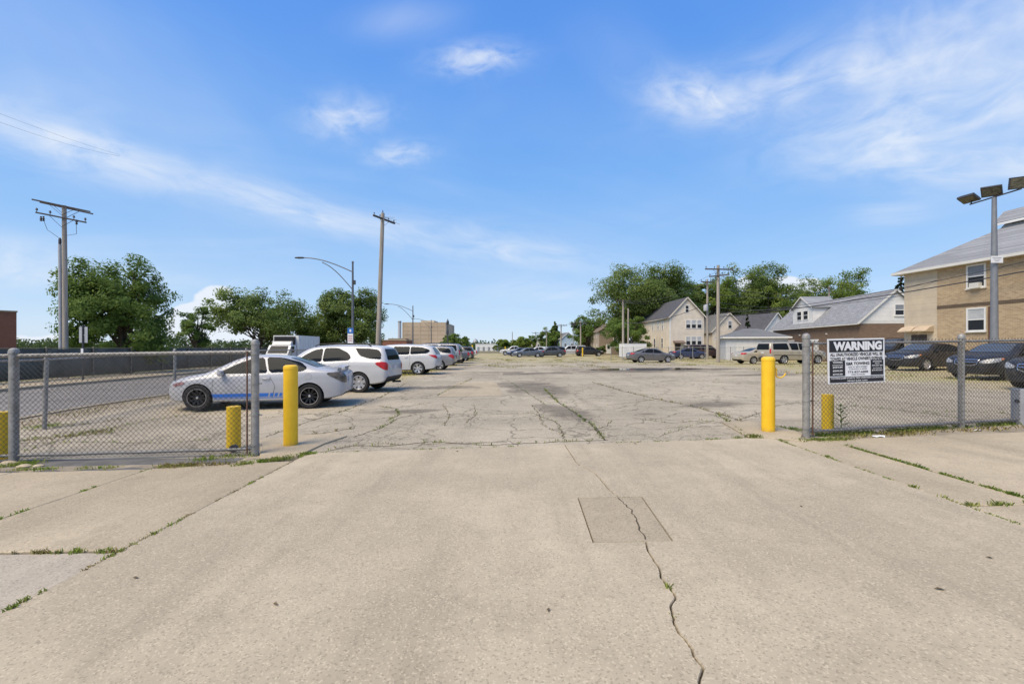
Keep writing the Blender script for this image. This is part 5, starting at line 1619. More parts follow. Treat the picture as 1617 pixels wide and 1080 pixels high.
# box truck on the street
def box_truck():
    p = ST(-18.4, 40.5, -0.09)
    root = thing('box_truck', 'white refrigerated box truck parked on the street below the trees', 'truck', p, math.atan2(-1, .053) )
    # x forward (towards the camera), built about its front axle
    H = 2.95
    b = MB().bbox(-6.2, -1.0, -1.12, 1.12, .85, H).build('cargo_box', M['white_paint'], root)
    for x in np.linspace(-5.8, -1.4, 8): MB().bbox(x - .015, x + .015, 1.12, 1.135, .95, H - .1).build('rib', M['off_white'], b)
    MB().bbox(-.99, -.55, -.85, .85, 2.05, H - .12).build('refrigeration_unit', M['black_plastic'], root)
    mb = MB()
    prof = [(-.95, .55), (1.1, .55), (1.15, .95), (.75, 1.35), (.15, 2.05), (-.85, 2.08)]
    mb.prism([(x, -.95, z) for x, z in prof], (0, 1.9, 0))
    mb.build('cab', M['white_paint'], root)
    MB().quad((.78, -.82, 1.38), (.78, .82, 1.38), (.22, .74, 2.0), (.22, -.74, 2.0)).build('windscreen', M['glass'], root)
    for sd in (1, -1):
        MB().quad((.55, sd * .955, 1.40), (-.5, sd * .955, 1.40), (-.5, sd * .955, 1.95), (.1, sd * .955, 1.95)).build('side_window', M['glass'], root)
        MB().box((.6, sd * 1.15, 1.55), (.08, .18, .4)).build('wing_mirror', M['black_plastic'], root)
    MB().bbox(1.1, 1.17, -.6, .6, .62, .9).build('grille', M['black_plastic'], root)
    # curved roof fairing
    mb = MB(); mb.prism([(.0, -.8, 2.09), (-.25, -.8, 2.38), (-.7, -.8, 2.42), (-.8, -.8, 2.09)], (0, 1.6, 0)); mb.build('roof_fairing', M['off_white'], root)
    for x in (.3, -4.6):
        for sd in (1, -1):
            w = put('wheel', None, root, (x, sd * .9, .42), 0 if sd > 0 else math.pi)
            put('tyre', wheel_mesh('tyre', .42), w); put('rim', wheel_mesh('silver', .42), w)
box_truck()

# white cargo trailer by the yard fence
def trailer():
    Y = 58
    p = at(999, Y); root = thing('cargo_trailer', 'white enclosed cargo trailer left of the grey sedan', 'trailer', p, R(4))
    H = zat(543, Y) - p.z
    MB().bbox(-1.45, 1.45, -1.0, 1.0, .35, H).build('box', M['white_paint'], root)
    MB().bbox(-1.47, 1.47, -1.02, 1.02, H, H + .04).build('roof', M['off_white'], root)
    for sd in (1, -1):
        w = put('wheel', None, root, (0, sd * .98, .33), 0 if sd > 0 else math.pi)
        put('tyre', wheel_mesh('tyre', .33), w); put('rim', wheel_mesh('silver', .33), w)
    MB().bar((1.45, 0, .45), (2.5, 0, .45), .1, .1).build('drawbar', M['dark_metal'], root)
trailer()

# ------------------------------------------------------------------ buildings
def siding_mat(name, c, course=0.12, axis='z'):
    t = NT(name)
    n = t.noise(1.3, 5, 0.6)
    col = t.mix(t.ramp(n, 0.3, 0.7), scl(c, 0.90), scl(c, 1.06))
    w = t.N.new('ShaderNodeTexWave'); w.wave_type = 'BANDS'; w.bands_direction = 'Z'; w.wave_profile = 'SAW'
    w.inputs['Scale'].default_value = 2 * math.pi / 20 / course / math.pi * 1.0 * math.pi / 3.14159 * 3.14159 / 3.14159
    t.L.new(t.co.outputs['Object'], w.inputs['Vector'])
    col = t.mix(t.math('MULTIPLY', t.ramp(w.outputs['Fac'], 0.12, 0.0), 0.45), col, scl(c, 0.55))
    t.bump(w.outputs['Fac'], 0.6, 0.015)
    return t.done(col, 0.7, 0, 0.3)

def brick_mat(name, c1, c2, mortar, yaw=0.0, scale=1.0):
    t = NT(name)
    # bricks wrap walls that face any way: use x+y as the run
    sp = t.N.new('ShaderNodeSeparateXYZ'); t.L.new(t.co.outputs['Object'], sp.inputs[0])
    cb = t.N.new('ShaderNodeCombineXYZ')
    t.L.new(t.math('ADD', sp.outputs[0], sp.outputs[1]), cb.inputs[0]); t.L.new(sp.outputs[2], cb.inputs[1])
    b = t.N.new('ShaderNodeTexBrick')
    t.L.new(cb.outputs[0], b.inputs['Vector'])
    b.inputs['Color1'].default_value = (*c1, 1); b.inputs['Color2'].default_value = (*c2, 1); b.inputs['Mortar'].default_value = (*mortar, 1)
    b.inputs['Scale'].default_value = 1.0; b.inputs['Mortar Size'].default_value = 0.009; b.inputs['Bias'].default_value = -0.1
    b.inputs['Brick Width'].default_value = 0.215 * scale; b.inputs['Row Height'].default_value = 0.075 * scale
    col = t.mix(t.math('MULTIPLY', t.ramp(t.noise(0.7, 5), 0.35, 0.7), 0.35), b.outputs['Color'], scl(c1, 0.7))
    t.bump(b.outputs['Fac'], -0.4, 0.01)
    return t.done(col, 0.85, 0, 0.25)

def shingle_mat(name, c):
    t = NT(name)
    b = t.N.new('ShaderNodeTexBrick')
    sp = t.N.new('ShaderNodeSeparateXYZ'); t.L.new(t.co.outputs['Object'], sp.inputs[0])
    cb = t.N.new('ShaderNodeCombineXYZ')
    t.L.new(t.math('ADD', sp.outputs[1], t.math('MULTIPLY', sp.outputs[0], 0.15)), cb.inputs[0]); t.L.new(sp.outputs[2], cb.inputs[1])
    t.L.new(cb.outputs[0], b.inputs['Vector'])
    b.inputs['Color1'].default_value = (*scl(c, 0.8), 1); b.inputs['Color2'].default_value = (*scl(c, 1.2), 1); b.inputs['Mortar'].default_value = (*scl(c, 0.5), 1)
    b.inputs['Scale'].default_value = 1.0; b.inputs['Mortar Size'].default_value = 0.008
    b.inputs['Brick Width'].default_value = 0.32; b.inputs['Row Height'].default_value = 0.11
    col = t.mix(t.math('MULTIPLY', t.ramp(t.noise(0.9, 6), 0.35, 0.7), 0.5), b.outputs['Color'], scl(c, 0.82))
    t.bump(b.outputs['Fac'], -0.3, 0.01)
    return t.done(col, 0.9, 0, 0.2)

M['cream_siding'] = siding_mat('cream_vinyl_siding', (0.72, 0.63, 0.51))
M['cream_b'] = siding_mat('pale_cream_siding', (0.64, 0.57, 0.47))
M['tan_siding'] = siding_mat('tan_vinyl_siding', (0.58, 0.49, 0.365), 0.13)
M['white_siding'] = siding_mat('white_siding', (0.76, 0.74, 0.70))
M['dingy_white'] = siding_mat('weathered_white_garage_wall', (0.58, 0.585, 0.59), 0.16)
M['blue_siding'] = siding_mat('pale_blue_siding', (0.46, 0.56, 0.64))
M['brown_siding'] = siding_mat('taupe_brown_siding', (0.30, 0.235, 0.175))
M['taupe_siding'] = siding_mat('light_taupe_siding', (0.40, 0.33, 0.265))
M['yellow_brick'] = brick_mat('yellow_brick', (0.50, 0.365, 0.21), (0.33, 0.22, 0.12), (0.52, 0.44, 0.34))
M['brown_brick'] = brick_mat('brown_brick', (0.24, 0.155, 0.10), (0.15, 0.095, 0.065), (0.17, 0.14, 0.11))
M['red_brick'] = brick_mat('red_brick', (0.27, 0.10, 0.055), (0.21, 0.075, 0.045), (0.24, 0.16, 0.12))
M['dark_band'] = brick_mat('dark_brick_band', (0.11, 0.075, 0.05), (0.16, 0.11, 0.07), (0.2, 0.16, 0.12))
M['roof_grey'] = shingle_mat('grey_shingles', (0.27, 0.275, 0.285))
M['roof_dark'] = shingle_mat('dark_grey_shingles', (0.10, 0.10, 0.112))
M['roof_brown'] = shingle_mat('brown_shingles', (0.19, 0.145, 0.115))
M['roof_mid'] = shingle_mat('mid_grey_shingles', (0.18, 0.185, 0.19))
M['pane'] = make_glass('window_glass', (0.03, 0.035, 0.042))
M['pane_blind'] = mat_plain('window_with_blind', (0.22, 0.23, 0.25), 0.25, 0.15, 3)
M['curtain'] = mat_plain('window_curtain', (0.45, 0.46, 0.46), 0.3, 0.1, 3)
M['warehouse'] = mat_plain('tan_warehouse_concrete', (0.47, 0.37, 0.26), 0.9, 0.10, 0.12, dirt=(0.40, 0.30, 0.20))
M['awning'] = mat_plain('tan_awning_cloth', (0.50, 0.39, 0.27), 0.8, 0.1, 2)
M['door_dark'] = mat_plain('dark_door', (0.07, 0.055, 0.045), 0.6, 0.1, 3)
M['garage_door'] = mat_plain('white_garage_door', (0.62, 0.61, 0.58), 0.55, 0.05, 2)

class Bld:
    """a building in its own frame: origin at its near corner on the ground; +x along the first wall, +y along the second"""
    def __init__(s, name, label, corner, xdir, group=None, cat='house'):
        s.rz = math.atan2(xdir[1], xdir[0])
        s.root = thing(name, label, cat, corner, s.rz, group)
    def wall_box(s, x0, x1, y0, y1, z0, z1, mat, name='wall', bottom=-0.4):
        return MB().bbox(x0, x1, y0, y1, z0 if z0 else bottom, z1).build(name, M[mat], s.root)
    def gable_wall(s, x0, x1, z0, z1, y0, y1, mat, name='gable', axis='x'):
        """triangular prism: gable spans x0..x1 (axis x) and runs y0..y1"""
        m = (x0 + x1) / 2
        mb = MB()
        if axis == 'x': mb.prism([(x0, y0, z0), (x1, y0, z0), (m, y0, z1)], (0, y1 - y0, 0))
        else: mb.prism([(y0, x0, z0), (y0, x1, z0), (y0, m, z1)], (y1 - y0, 0, 0))
        return mb.build(name, M[mat], s.root)
    def slope(s, a, b, c, d, mat, th=0.09, name='roof_slope', parent=None):
        """roof plane a-b (eave) c-d (ridge), given thickness upwards"""
        a, b, c, d = (Vector(q) for q in (a, b, c, d))
        n = (b - a).cross(d - a).normalized()
        if n.z < 0: n = -n
        return MB().prism([a, b, c, d], n * th).build(name, M[mat], parent or s.root)
    def gable_roof(s, x0, x1, y0, y1, ze, zr, mat, over=0.3, axis='x', over_g=0.25, trim='off_white'):
        m = (x0 + x1) / 2
        k = (zr - ze) / (m - x0)
        a0, a1 = x0 - over, x1 + over
        za = ze - k * over
        def P(x, y, z): return (x, y, z) if axis == 'x' else (y, x, z)
        g0, g1 = y0 - over_g, y1 + over_g
        r = s.slope(P(a0, g0, za), P(a0, g1, za), P(m, g1, zr), P(m, g0, zr), mat)
        s.slope(P(a1, g0, za), P(a1, g1, za), P(m, g1, zr), P(m, g0, zr), mat)
        # rake boards and fascia
        for g in (g0 - 0.012, g1 + 0.012):
            for e in (a0, a1):
                MB().bar(P(e, g, za - 0.0), P(m, g, zr - 0.0), 0.03, 0.17).build('rake_board', M[trim], s.root)
        for e, sg in ((a0, -1), (a1, 1)):
            MB().bar(P(e + sg * 0.03, g0, za - 0.0), P(e + sg * 0.03, g1, za - 0.0), 0.04, 0.14).build('gutter', M[trim], s.root)
        return r
    def window(s, face, u, z, w, hh, at_, frame='white_paint', pane='pane', name='window', proud=0.05, mullion=True, sill=True):
        """face 'x-': wall at x=at_ looking -x, u runs along y; 'y-': wall at y=at_ looking -y, u runs along x (also x+, y+)"""
        ax = face[0]; sg = -1 if face[1] == '-' else 1
        def B(u0, u1, z0, z1, d0, d1):
            mb = MB(); lo, hi = sorted((at_ + sg * d0, at_ + sg * d1))
            if ax == 'x': mb.bbox(lo, hi, u0, u1, z0, z1)
            else: mb.bbox(u0, u1, lo, hi, z0, z1)
            return mb
        f = 0.085
        # frame of four bars with the panes set back between them
        root = B(u - w / 2 - f, u - w / 2, z - hh / 2 - f, z + hh / 2 + f, -0.02, proud).build(name, M[frame], s.root)
        B(u + w / 2, u + w / 2 + f, z - hh / 2 - f, z + hh / 2 + f, -0.02, proud).build('frame', M[frame], root)
        B(u - w / 2, u + w / 2, z + hh / 2, z + hh / 2 + f, -0.02, proud - .002).build('frame', M[frame], root)
        B(u - w / 2, u + w / 2, z - hh / 2 - f, z - hh / 2, -0.02, proud - .002).build('frame', M[frame], root)
        pn = pane if isinstance(pane, tuple) else (pane, pane)
        B(u - w / 2, u + w / 2, z, z + hh / 2, -0.02, 0.022).build('pane', M[pn[0]], root)
        B(u - w / 2, u + w / 2, z - hh / 2, z, -0.02, 0.012).build('pane', M[pn[1]], root)
        if mullion: B(u - w / 2, u + w / 2, z - 0.03, z + 0.03, -0.02, proud - .012).build('meeting_rail', M[frame], root)
        if sill: B(u - w / 2 - .12, u + w / 2 + .12, z - hh / 2 - f - .06, z - hh / 2 - f, -0.02, proud + .05).build('sill', M['off_white'], root)
        return root
    def box(s, name, x0, x1, y0, y1, z0, z1, mat, parent=None):
        return MB().bbox(x0, x1, y0, y1, z0, z1).build(name, M[mat], parent or s.root)

# --- cream two-storey gabled house
def cream_house():
    Y = 68.0
    c = at(1058, Y); W, D, ZE, ZR = 5.15, 17.5, zat(499, Y) - c.z, zat(471, Y) - c.z + .1
    b = Bld('cream_house', 'tall cream gabled house with dark grey roof behind the grey sedan', c, (1, .03))
    b.wall_box(0, W, 0, D, 0, ZE, 'cream_siding')
    b.gable_wall(0, W, ZE, ZR, 0.0, D, 'cream_siding')
    b.gable_roof(0, W, 0, D, ZE, ZR, 'roof_dark', 0.28, trim='cream_b')
    for z in (zat(512, Y) - c.z, zat(538, Y) - c.z):
        for u in (2.75, 3.6, 4.45): b.window('y-', u, z, .62, 1.15, 0, pane=('curtain', 'pane'), sill=False)
    b.window('y-', W / 2, zat(488, Y) - c.z, .45, 1.0, 0, sill=False)
    b.box('door', .75, 1.6, -.03, .02, 0.2, 2.15, 'door_dark')
    MB().prism([(.45, -.0, 2.35), (.45, -.9, 2.15), (.45, -.9, 2.28), (.45, 0, 2.55)], (1.6, 0, 0)).build('door_hood', M['roof_brown'], b.root)
    b.box('corner_trim', -.03, .10, -.03, .10, 0, ZE, 'white_paint')
    for u, z in ((3.0, 5.0), (5.0, 5.0), (7.5, 5.0)): b.window('x-', u, z, .5, 1.3, 0, pane=('curtain', 'pane_blind'), sill=False)
    for u, z in ((3.2, 2.2), (6.6, 2.2)): b.window('x-', u, z, .6, 1.5, 0, sill=False)
    b.box('bay', -1.0, 0, D - 2.0, D - .5, -.3, 2.6, 'white_siding'); b.window('y-', -.5, 1.7, .5, 1.2, D - 2.0, sill=False)
    MB().prism([(-1.1, D - 2.1, 2.6), (0, D - 2.1, 2.6), (0, D - 2.1, 3.2)], (0, 1.7, 0)).build('bay_roof', M['roof_dark'], b.root)
    b.box('chimney', 2.0, 2.6, D - 5, D - 4.4, ZR - 1.0, ZR + .6, 'brown_brick')
cream_house()

# --- brown house with light side
def brown_house():
    Y = 96.0
    c = at(946, Y); ZE, ZR = zat(522, Y) - c.z, zat(509, Y) - c.z
    b = Bld('brown_house', 'brown gabled house with a light taupe side wall', c, (1, .05))
    W, D = 6.0, 22.0
    b.wall_box(0, W, 0, D, 0, ZE, 'taupe_siding')
    b.box('front_wall', 0, W, -.02, .0, -.3, ZE, 'brown_siding')
    b.gable_wall(0, W, ZE, ZR, -.02, D, 'brown_siding')
    b.gable_roof(0, W, 0, D, ZE, ZR, 'roof_brown', 0.3, trim='taupe_siding')
    b.window('y-', 3.0, ZE + .55, .5, .95, -.02, sill=False); b.window('y-', 3.7, ZE + .55, .5, .95, -.02, sill=False)
    b.window('y-', 3.4, 3.4, .5, 1.3, -.02, sill=False); b.window('y-', 4.2, 3.4, .5, 1.3, -.02, sill=False)
    b.box('door', 1.5, 2.5, -.06, -.02, .2, 2.2, 'white_paint'); b.box('door_glass', 1.75, 2.25, -.075, -.06, 1.2, 2.0, 'pane')
    for u in np.linspace(2, 20, 8): b.window('x-', u, 4.2, .5, 1.2, 0, frame='cream_b', pane='curtain', sill=False)
    for u in np.linspace(2, 20, 8): b.window('x-', u, 1.7, .5, 1.2, 0, frame='cream_b', pane='curtain', sill=False)
brown_house()

def blue_house():
    Y = 135.0
    c = at(886.5, Y); ZE, ZR = zat(534.5, Y) - c.z, zat(525, Y) - c.z
    b = Bld('blue_house', 'small pale blue gabled house beyond the far end of the lot', c, (1, .1))
    W, D = 4.2, 20.0
    b.wall_box(0, W, 0, D, 0, ZE, 'blue_siding'); b.gable_wall(0, W, ZE, ZR, 0, D, 'blue_siding'); b.gable_roof(0, W, 0, D, ZE, ZR, 'roof_mid', .25)
    b.window('y-', 2.1, ZE + .5, .45, .7, 0, sill=False); b.window('y-', 3.2, 2.2, .6, .8, 0, sill=False)
    b.window('y-', 1.2, 2.2, .6, .8, 0, sill=False)
blue_house()
def far_cream():
    Y = 175.0
    c = at(842, Y); ZE, ZR = zat(540, Y) - c.z, zat(534, Y) - c.z
    b = Bld('far_house', 'tiny cream house among the far trees left of the blue house', c, (1, .1))
    b.wall_box(0, 5, 0, 8, 0, ZE, 'cream_b'); b.gable_wall(0, 5, ZE, ZR, 0, 8, 'cream_b'); b.gable_roof(0, 5, 0, 8, ZE, ZR, 'roof_dark', .25)
    b.window('y-', 2.0, 2.2, .6, .9, 0, sill=False)
far_cream()

# --- two gabled cottages and a hipped garage behind the yard fence
def cottage_a():
    Y = 78.0
    c = at(1134, Y); ZE, ZR = zat(522, Y) - c.z, zat(494, Y) - c.z
    b = Bld('cottage', 'cream cottage with grey roof right of the tall alley pole', c, (1, .03), 'cottages behind the yard fence')
    W, D = 5.8, 9.5
    x0 = -1.0
    b.wall_box(x0, x0 + W, 0, D, 0, ZE, 'cream_b'); b.gable_wall(x0, x0 + W, ZE, ZR, 0, D, 'cream_siding'); b.gable_roof(x0, x0 + W, 0, D, ZE, ZR, 'roof_mid', .3, trim='cream_b')
    b.window('y-', x0 + W / 2 + .15, ZE + 1.0, .55, 1.2, 0, pane=('pane_blind', 'pane'), sill=False)
cottage_a()
def cottage_b():
    Y = 72.0
    c = at(1204, Y); ZE, ZR = zat(524, Y) - c.z, zat(493.5, Y) - c.z
    b = Bld('cottage', 'white-gabled cottage with dark roof behind the hipped garage', c, (1, .30), 'cottages behind the yard fence')
    W, D = 5.7, 11.0
    b.wall_box(0, W, 0, D, 0, ZE, 'white_siding'); b.gable_wall(0, W, ZE, ZR, 0, D, 'white_siding'); b.gable_roof(0, W, 0, D, ZE, ZR, 'roof_dark', .35)
cottage_b()
def hip_garage():
    Y = 56.0
    c = at(1146, Y); b = Bld('hipped_garage', 'low weathered white garage with grey hipped roof', c, (1, -.28), cat='garage')
    W, D = 6.8, 6.2; ZE = zat(533, Y) - c.z; ZR = zat(522, Y) - c.z + .1
    b.wall_box(0, W, 0, D, 0, ZE, 'dingy_white')
    o = .35; z = ZE
    A, B_, C_, D_ = (-o, -o, z), (W + o, -o, z), (W + o, D + o, z), (-o, D + o, z)
    R1, R2 = (W * .38, D / 2, ZR + .15), (W * .62, D / 2, ZR + .15)
    for q in ((A, B_, R2, R1), (C_, D_, R1, R2)): b.slope(*q, 'roof_mid', .07)
    for q in ((D_, A, R1), (B_, C_, R2)):
        a, d, e = (Vector(v) for v in q); n = (d - a).cross(e - a).normalized(); n = n if n.z > 0 else -n
        MB().prism([a, d, e], n * .07).build('roof_slope', M['roof_mid'], b.root)
    for a, d in ((A, B_), (B_, C_), (D_, A)): MB().bar(Vector(a) - Vector((0, 0, .02)), Vector(d) - Vector((0, 0, .02)), .05, .16).build('fascia', M['white_paint'], b.root)
    b.box('garage_door', 1.2, 3.6, -.03, 0.02, 0, 2.1, 'garage_door'); b.box('door', 4.6, 5.5, -.03, .02, 0, 2.05, 'off_white')
hip_garage()

# --- brick garage with dormer and white gable
def dormer_garage():
    Y = 44.0
    c = at(1358, Y); ZE = zat(507, Y) - c.z; ZR = zat(459, Y) - c.z
    b = Bld('dormer_house', 'brown brick garage house with grey roof, white gable and dormer', c, (1, -.10))
    W, D = 6.3, 17.8
    b.wall_box(0, W, 0, D, 0, ZE - .25, 'brown_brick')
    b.box('soffit', -.1, W + .1, -.02, D, ZE - .25, ZE, 'off_white')
    b.gable_wall(0, W, ZE, ZR, -.03, D, 'white_siding')
    b.gable_roof(0, W, 0, D, ZE + .06, ZR + .06, 'roof_grey', .35, trim='off_white')
    b.window('y-', W * .5 + .35, ZE + 1.05, .75, .95, -.03, pane=('pane_blind', 'pane'))
    # dormer on the lot-side slope
    k = (ZR - ZE) / (W / 2)
    y0, y1, xf = 8.4, 12.9, .15
    zd0 = ZE + k * xf; zd1 = zat(490, 54) - c.z + .35; zr = zd1 + 1.25
    dm = MB().bbox(xf, W / 2, y0, y1, zd0 - .05, zd1).build('dormer', M['white_siding'], b.root)
    m = (y0 + y1) / 2
    MB().prism([(xf, y0, zd1), (xf, y1, zd1), (xf, m, zr)], (W / 2 - xf, 0, 0)).build('dormer_gable', M['white_siding'], dm)
    for e in (y0, y1):
        sg = -1 if e == y0 else 1
        a, d = Vector((xf - .25, e + sg * .25, zd1 - .2)), Vector((W / 2, e + sg * .25, zd1 - .2))
        cc, dd = Vector((W / 2, m, zr)), Vector((xf - .25, m, zr))
        n = (d - a).cross(dd - a).normalized(); n = n if n.z > 0 else -n
        MB().prism([a, d, cc, dd], n * .07).build('dormer_roof', M['roof_grey'], dm)
        MB().bar(a - Vector((.02, 0, 0)), dd - Vector((.02, 0, 0)), .03, .14).build('rake_board', M['off_white'], dm)
    for u in (m - .72, m + .72): b.window('x-', u, (zd0 + zd1) / 2 + .08, .95, .95, xf, sill=False)
    for u0, u1 in ((1.0, 4.0), (7.0, 9.6), (12.3, 14.9)):
        g_ = b.box('garage_door', -.035, .02, u0, u1, 0, 2.2, 'garage_door')
        b.box('door_head', -.07, -.036, u0 - .12, u1 + .12, 2.2, 2.42, 'white_paint', g_)
        for k_ in range(3): b.box('panel_line', -.042, -.036, u0 + .05, u1 - .05, .5 + .55 * k_, .53 + .55 * k_, 'off_white', g_)
    for u in (5.4, 10.9, 16.2): b.box('wall_lamp', -.12, 0, u - .08, u + .08, 2.9, 3.05, 'off_white')
dormer_garage()

# --- yellow brick apartment house
def apartment():
    Y = 31.0
    c = at(1428, Y)
    b = Bld('apartment_house', 'two-storey yellow brick apartment house with tan siding end at the right', c, (.122, -1), cat='apartment house')
    # +x runs towards the camera along the lot side, +y runs away from the lot (to the right)
    L, D = 15.0, 9.2
    ZE = zat(433, Y) - c.z
    s = 2.15
    b.wall_box(0, s, 0, D, 0, ZE, 'tan_siding', 'siding_wall')
    b.wall_box(s, L, -.03, D, 0, ZE, 'yellow_brick', 'wall')
    zb = zat(486, 29.0) - c.z
    b.box('brick_band', s + .01, L, -.045, -.03, zb - .10, zb + .10, 'dark_band')
    b.box('downpipe', s + 2.85, s + 2.91, -.11, -.05, .1, 3.6, 'rust')
    # windows face the lot: wall at y = -.03 looking -y
    uw = 4.35
    for z, pn in ((zat(437, 26.9) - c.z, ('pane_blind', 'pane')), (zat(505, 26.9) - c.z, ('curtain', 'pane'))):
        w = b.window('y-', uw, z, .84, 1.22, -.03, pane=pn)
    zac = zat(453, 26.9) - c.z
    ac = b.box('air_conditioner', uw - .2, uw + .3, -.28, -.03, zac - .12, zac + .2, 'off_white')
    # main roof: hipped at the far end
    o = .45; ZR = ZE + 3.1; yr = D / 2
    e0, e1 = -o, L + o
    A, B_ = (e0, -o, ZE), (e1, -o, ZE); C_, D_ = (e1, D + o, ZE), (e0, D + o, ZE)
    R1, R2 = (4.3, yr, ZR), (e1, yr, ZR)
    b.slope(A, B_, R2, R1, 'roof_grey', .09); b.slope(D_, C_, R2, R1, 'roof_grey', .09)
    n = (Vector(D_) - Vector(A)).cross(Vector(R1) - Vector(A)).normalized(); n = n if n.z > 0 else -n
    MB().prism([A, D_, R1], n * .09).build('roof_slope', M['roof_grey'], b.root)
    MB().bar(Vector(A) + Vector((0, -.03, .02)), Vector(B_) + Vector((0, -.03, .02)), .10, .16).build('gutter', M['off_white'], b.root)
    MB().bar(Vector(A) + Vector((-.03, 0, .02)), Vector(D_) + Vector((-.03, 0, .02)), .10, .16).build('gutter', M['off_white'], b.root)
    b.box('soffit', e0 + .05, e1, -o + .04, -.04, ZE - .05, ZE - .02, 'off_white')
    b.box('soffit', e0 + .05, -.01, -.035, D, ZE - .05, ZE - .02, 'off_white')
    # upper gablet lifting above the hip
    g0, g1 = 2.2, e1
    zz = ZR + .55
    P0, P1 = (g0 + .6, yr - 1.4, zz - .95), (g1, yr - 1.4, zz - .95)
    Q0, Q1 = (g0 + .2, yr + .0, zz), (g1, yr + .0, zz)
    b.slope(P0, P1, Q1, Q0, 'roof_grey', .08, 'upper_roof')
    b.slope((g0 + .6, yr + 1.4, zz - .95), (g1, yr + 1.4, zz - .95), Q1, Q0, 'roof_grey', .08, 'upper_roof')
    MB().prism([(g0 + .9, yr - 1.25, zz - 1.2), (g0 + .9, yr + 1.25, zz - 1.2), (g0 + .9, yr, zz - .1)], (1.5, 0, 0)).build('gablet', M['white_siding'], b.root)
    MB().bar(Vector(P0) + Vector((-.02, 0, -.02)), Vector(Q0) + Vector((-.02, 0, -.02)), .03, .16).build('rake_board', M['white_paint'], b.root)
    MB().bar(Vector(P0) + Vector((0, -.02, -.03)), Vector((P0[0] + 3.0, P0[1] - .02, P0[2] - .03)), .03, .14).build('fascia', M['white_paint'], b.root)
    # cloth awnings over the ground-floor doors on the siding end
    za = zat(522, 30) - c.z
    for u0, u1 in ((.05, .95), (1.05, 1.95)):
        pr = [(0, za + .30), (-.3, za + .2), (-.6, za - .02), (-.6, za - .08), (0, za - .08)]
        MB().prism([(u0, y, z) for y, z in pr], (u1 - u0, 0, 0)).build('awning', M['awning'], b.root)
    b.box('door', .5, 1.5, -.03, .01, .1, 2.1, 'door_dark')
apartment()

# --- far buildings on the left
def flat_block(name, label, cat, px0, px1, Y, top, depth, mat, parapet=True, extra=None, base=0):
    a, b_ = at(px0, Y), at(px1, Y)
    W = b_.x - a.x; H = zat(top, Y) - a.z
    b = Bld(name, label, a, (1, 0), cat=cat)
    b.wall_box(0, W, 0, depth, 0, H, mat)
    if parapet: b.box('coping', -.08, W + .08, -.08, depth + .08, H, H + .18, 'off_white' if mat == 'white_paint' else 'concrete_c')
    if extra: extra(b, W, H)
    return b
def wh(b, W, H):
    # shallow concrete frame lines and the chamfered left shoulder of the warehouse
    for i in range(1, 7): b.box('floor_band', .2, W - .2, -.05, 0, H * i / 7 - .05, H * i / 7 + .05, 'warehouse')
    for i in range(0, 6): b.box('pier', W * i / 5 - .22, W * i / 5 + .22, -.07, 0, -.3, H - .1, 'warehouse')
    b.box('penthouse', W * .38, W * .70, 4, 14, H, H + 1.0, 'tan_siding')
wh_b = flat_block('warehouse', 'big windowless tan concrete warehouse in the distance', 'warehouse', 636, 703, 190, 509, 30, 'warehouse', False, wh)
flat_block('low_building', 'low tan building at the foot of the warehouse', 'building', 613, 640, 185, 535, 14, 'warehouse')
p = at(631, 186); ch = thing('chimney_stack', 'slim pale metal chimney left of the warehouse', 'chimney', p)
MB().lathe([(.75, -.3), (.68, zat(507, 186) - p.z), (.55, zat(507, 186) - p.z + .1)], n=14).build('stack', M['conduit'], ch, True)
MB().lathe([(.70, 0), (.78, 0), (.78, .35), (.70, .35)], (0, 0, zat(507, 186) - p.z - .5), 14).build('rim_band', M['steel_grey'], ch, True)
def rb(b, W, H):
    for i in range(6): b.window('y-', W * (i + .5) / 6, H * .55, 1.1, 1.2, 0, frame='off_white', pane='pane', sill=True)
c = at(25, 52); xd = Vector((.62, .78)); c0 = Vector((c.x - xd.x * 16, c.y - xd.y * 16, 0)); c0.z = c.z
bb = Bld('brick_building', 'red brick building cut off by the left picture edge', c0, xd, cat='building'); Hb = zat(493, 52) - c.z
bb.wall_box(0, 16, 0, 12, 0, Hb, 'red_brick'); bb.box('coping', -.08, 16.08, -.08, 12.08, Hb, Hb + .15, 'concrete_c')
flat_block('brick_shed', 'low red brick building behind the white cars beside the tall pole', 'building', 596, 642, 92, 538, 6, 'red_brick', True)
def wb(b, W, H):
    for i in range(4): b.box('loading_door', W * (i + .35) / 4, W * (i + .75) / 4, -.06, 0, .1, H * .6, 'steel_grey')
flat_block('far_shed', 'long low white shed closing the far end of the lot', 'building', 751, 784, 190, 543.5, 20, 'white_paint', True, wb)
def tower():
    Y = 330; p = at(751, Y); H = zat(535, Y) - p.z
    t = thing('far_tower', 'grey rounded silo tower on the horizon above the white shed', 'tower', p)
    MB().lathe([(2.3, -.5), (2.3, H * .5), (2.0, H * .75), (1.2, H * .92), (.3, H), (.01, H)], n=16).build('shaft', M['steel_grey'], t, True)
    MB().lathe([(2.32, 0), (2.45, 0), (2.45, .5), (2.32, .5)], (0, 0, H * .5), 16).build('ring', M['conduit'], t, True)
tower()

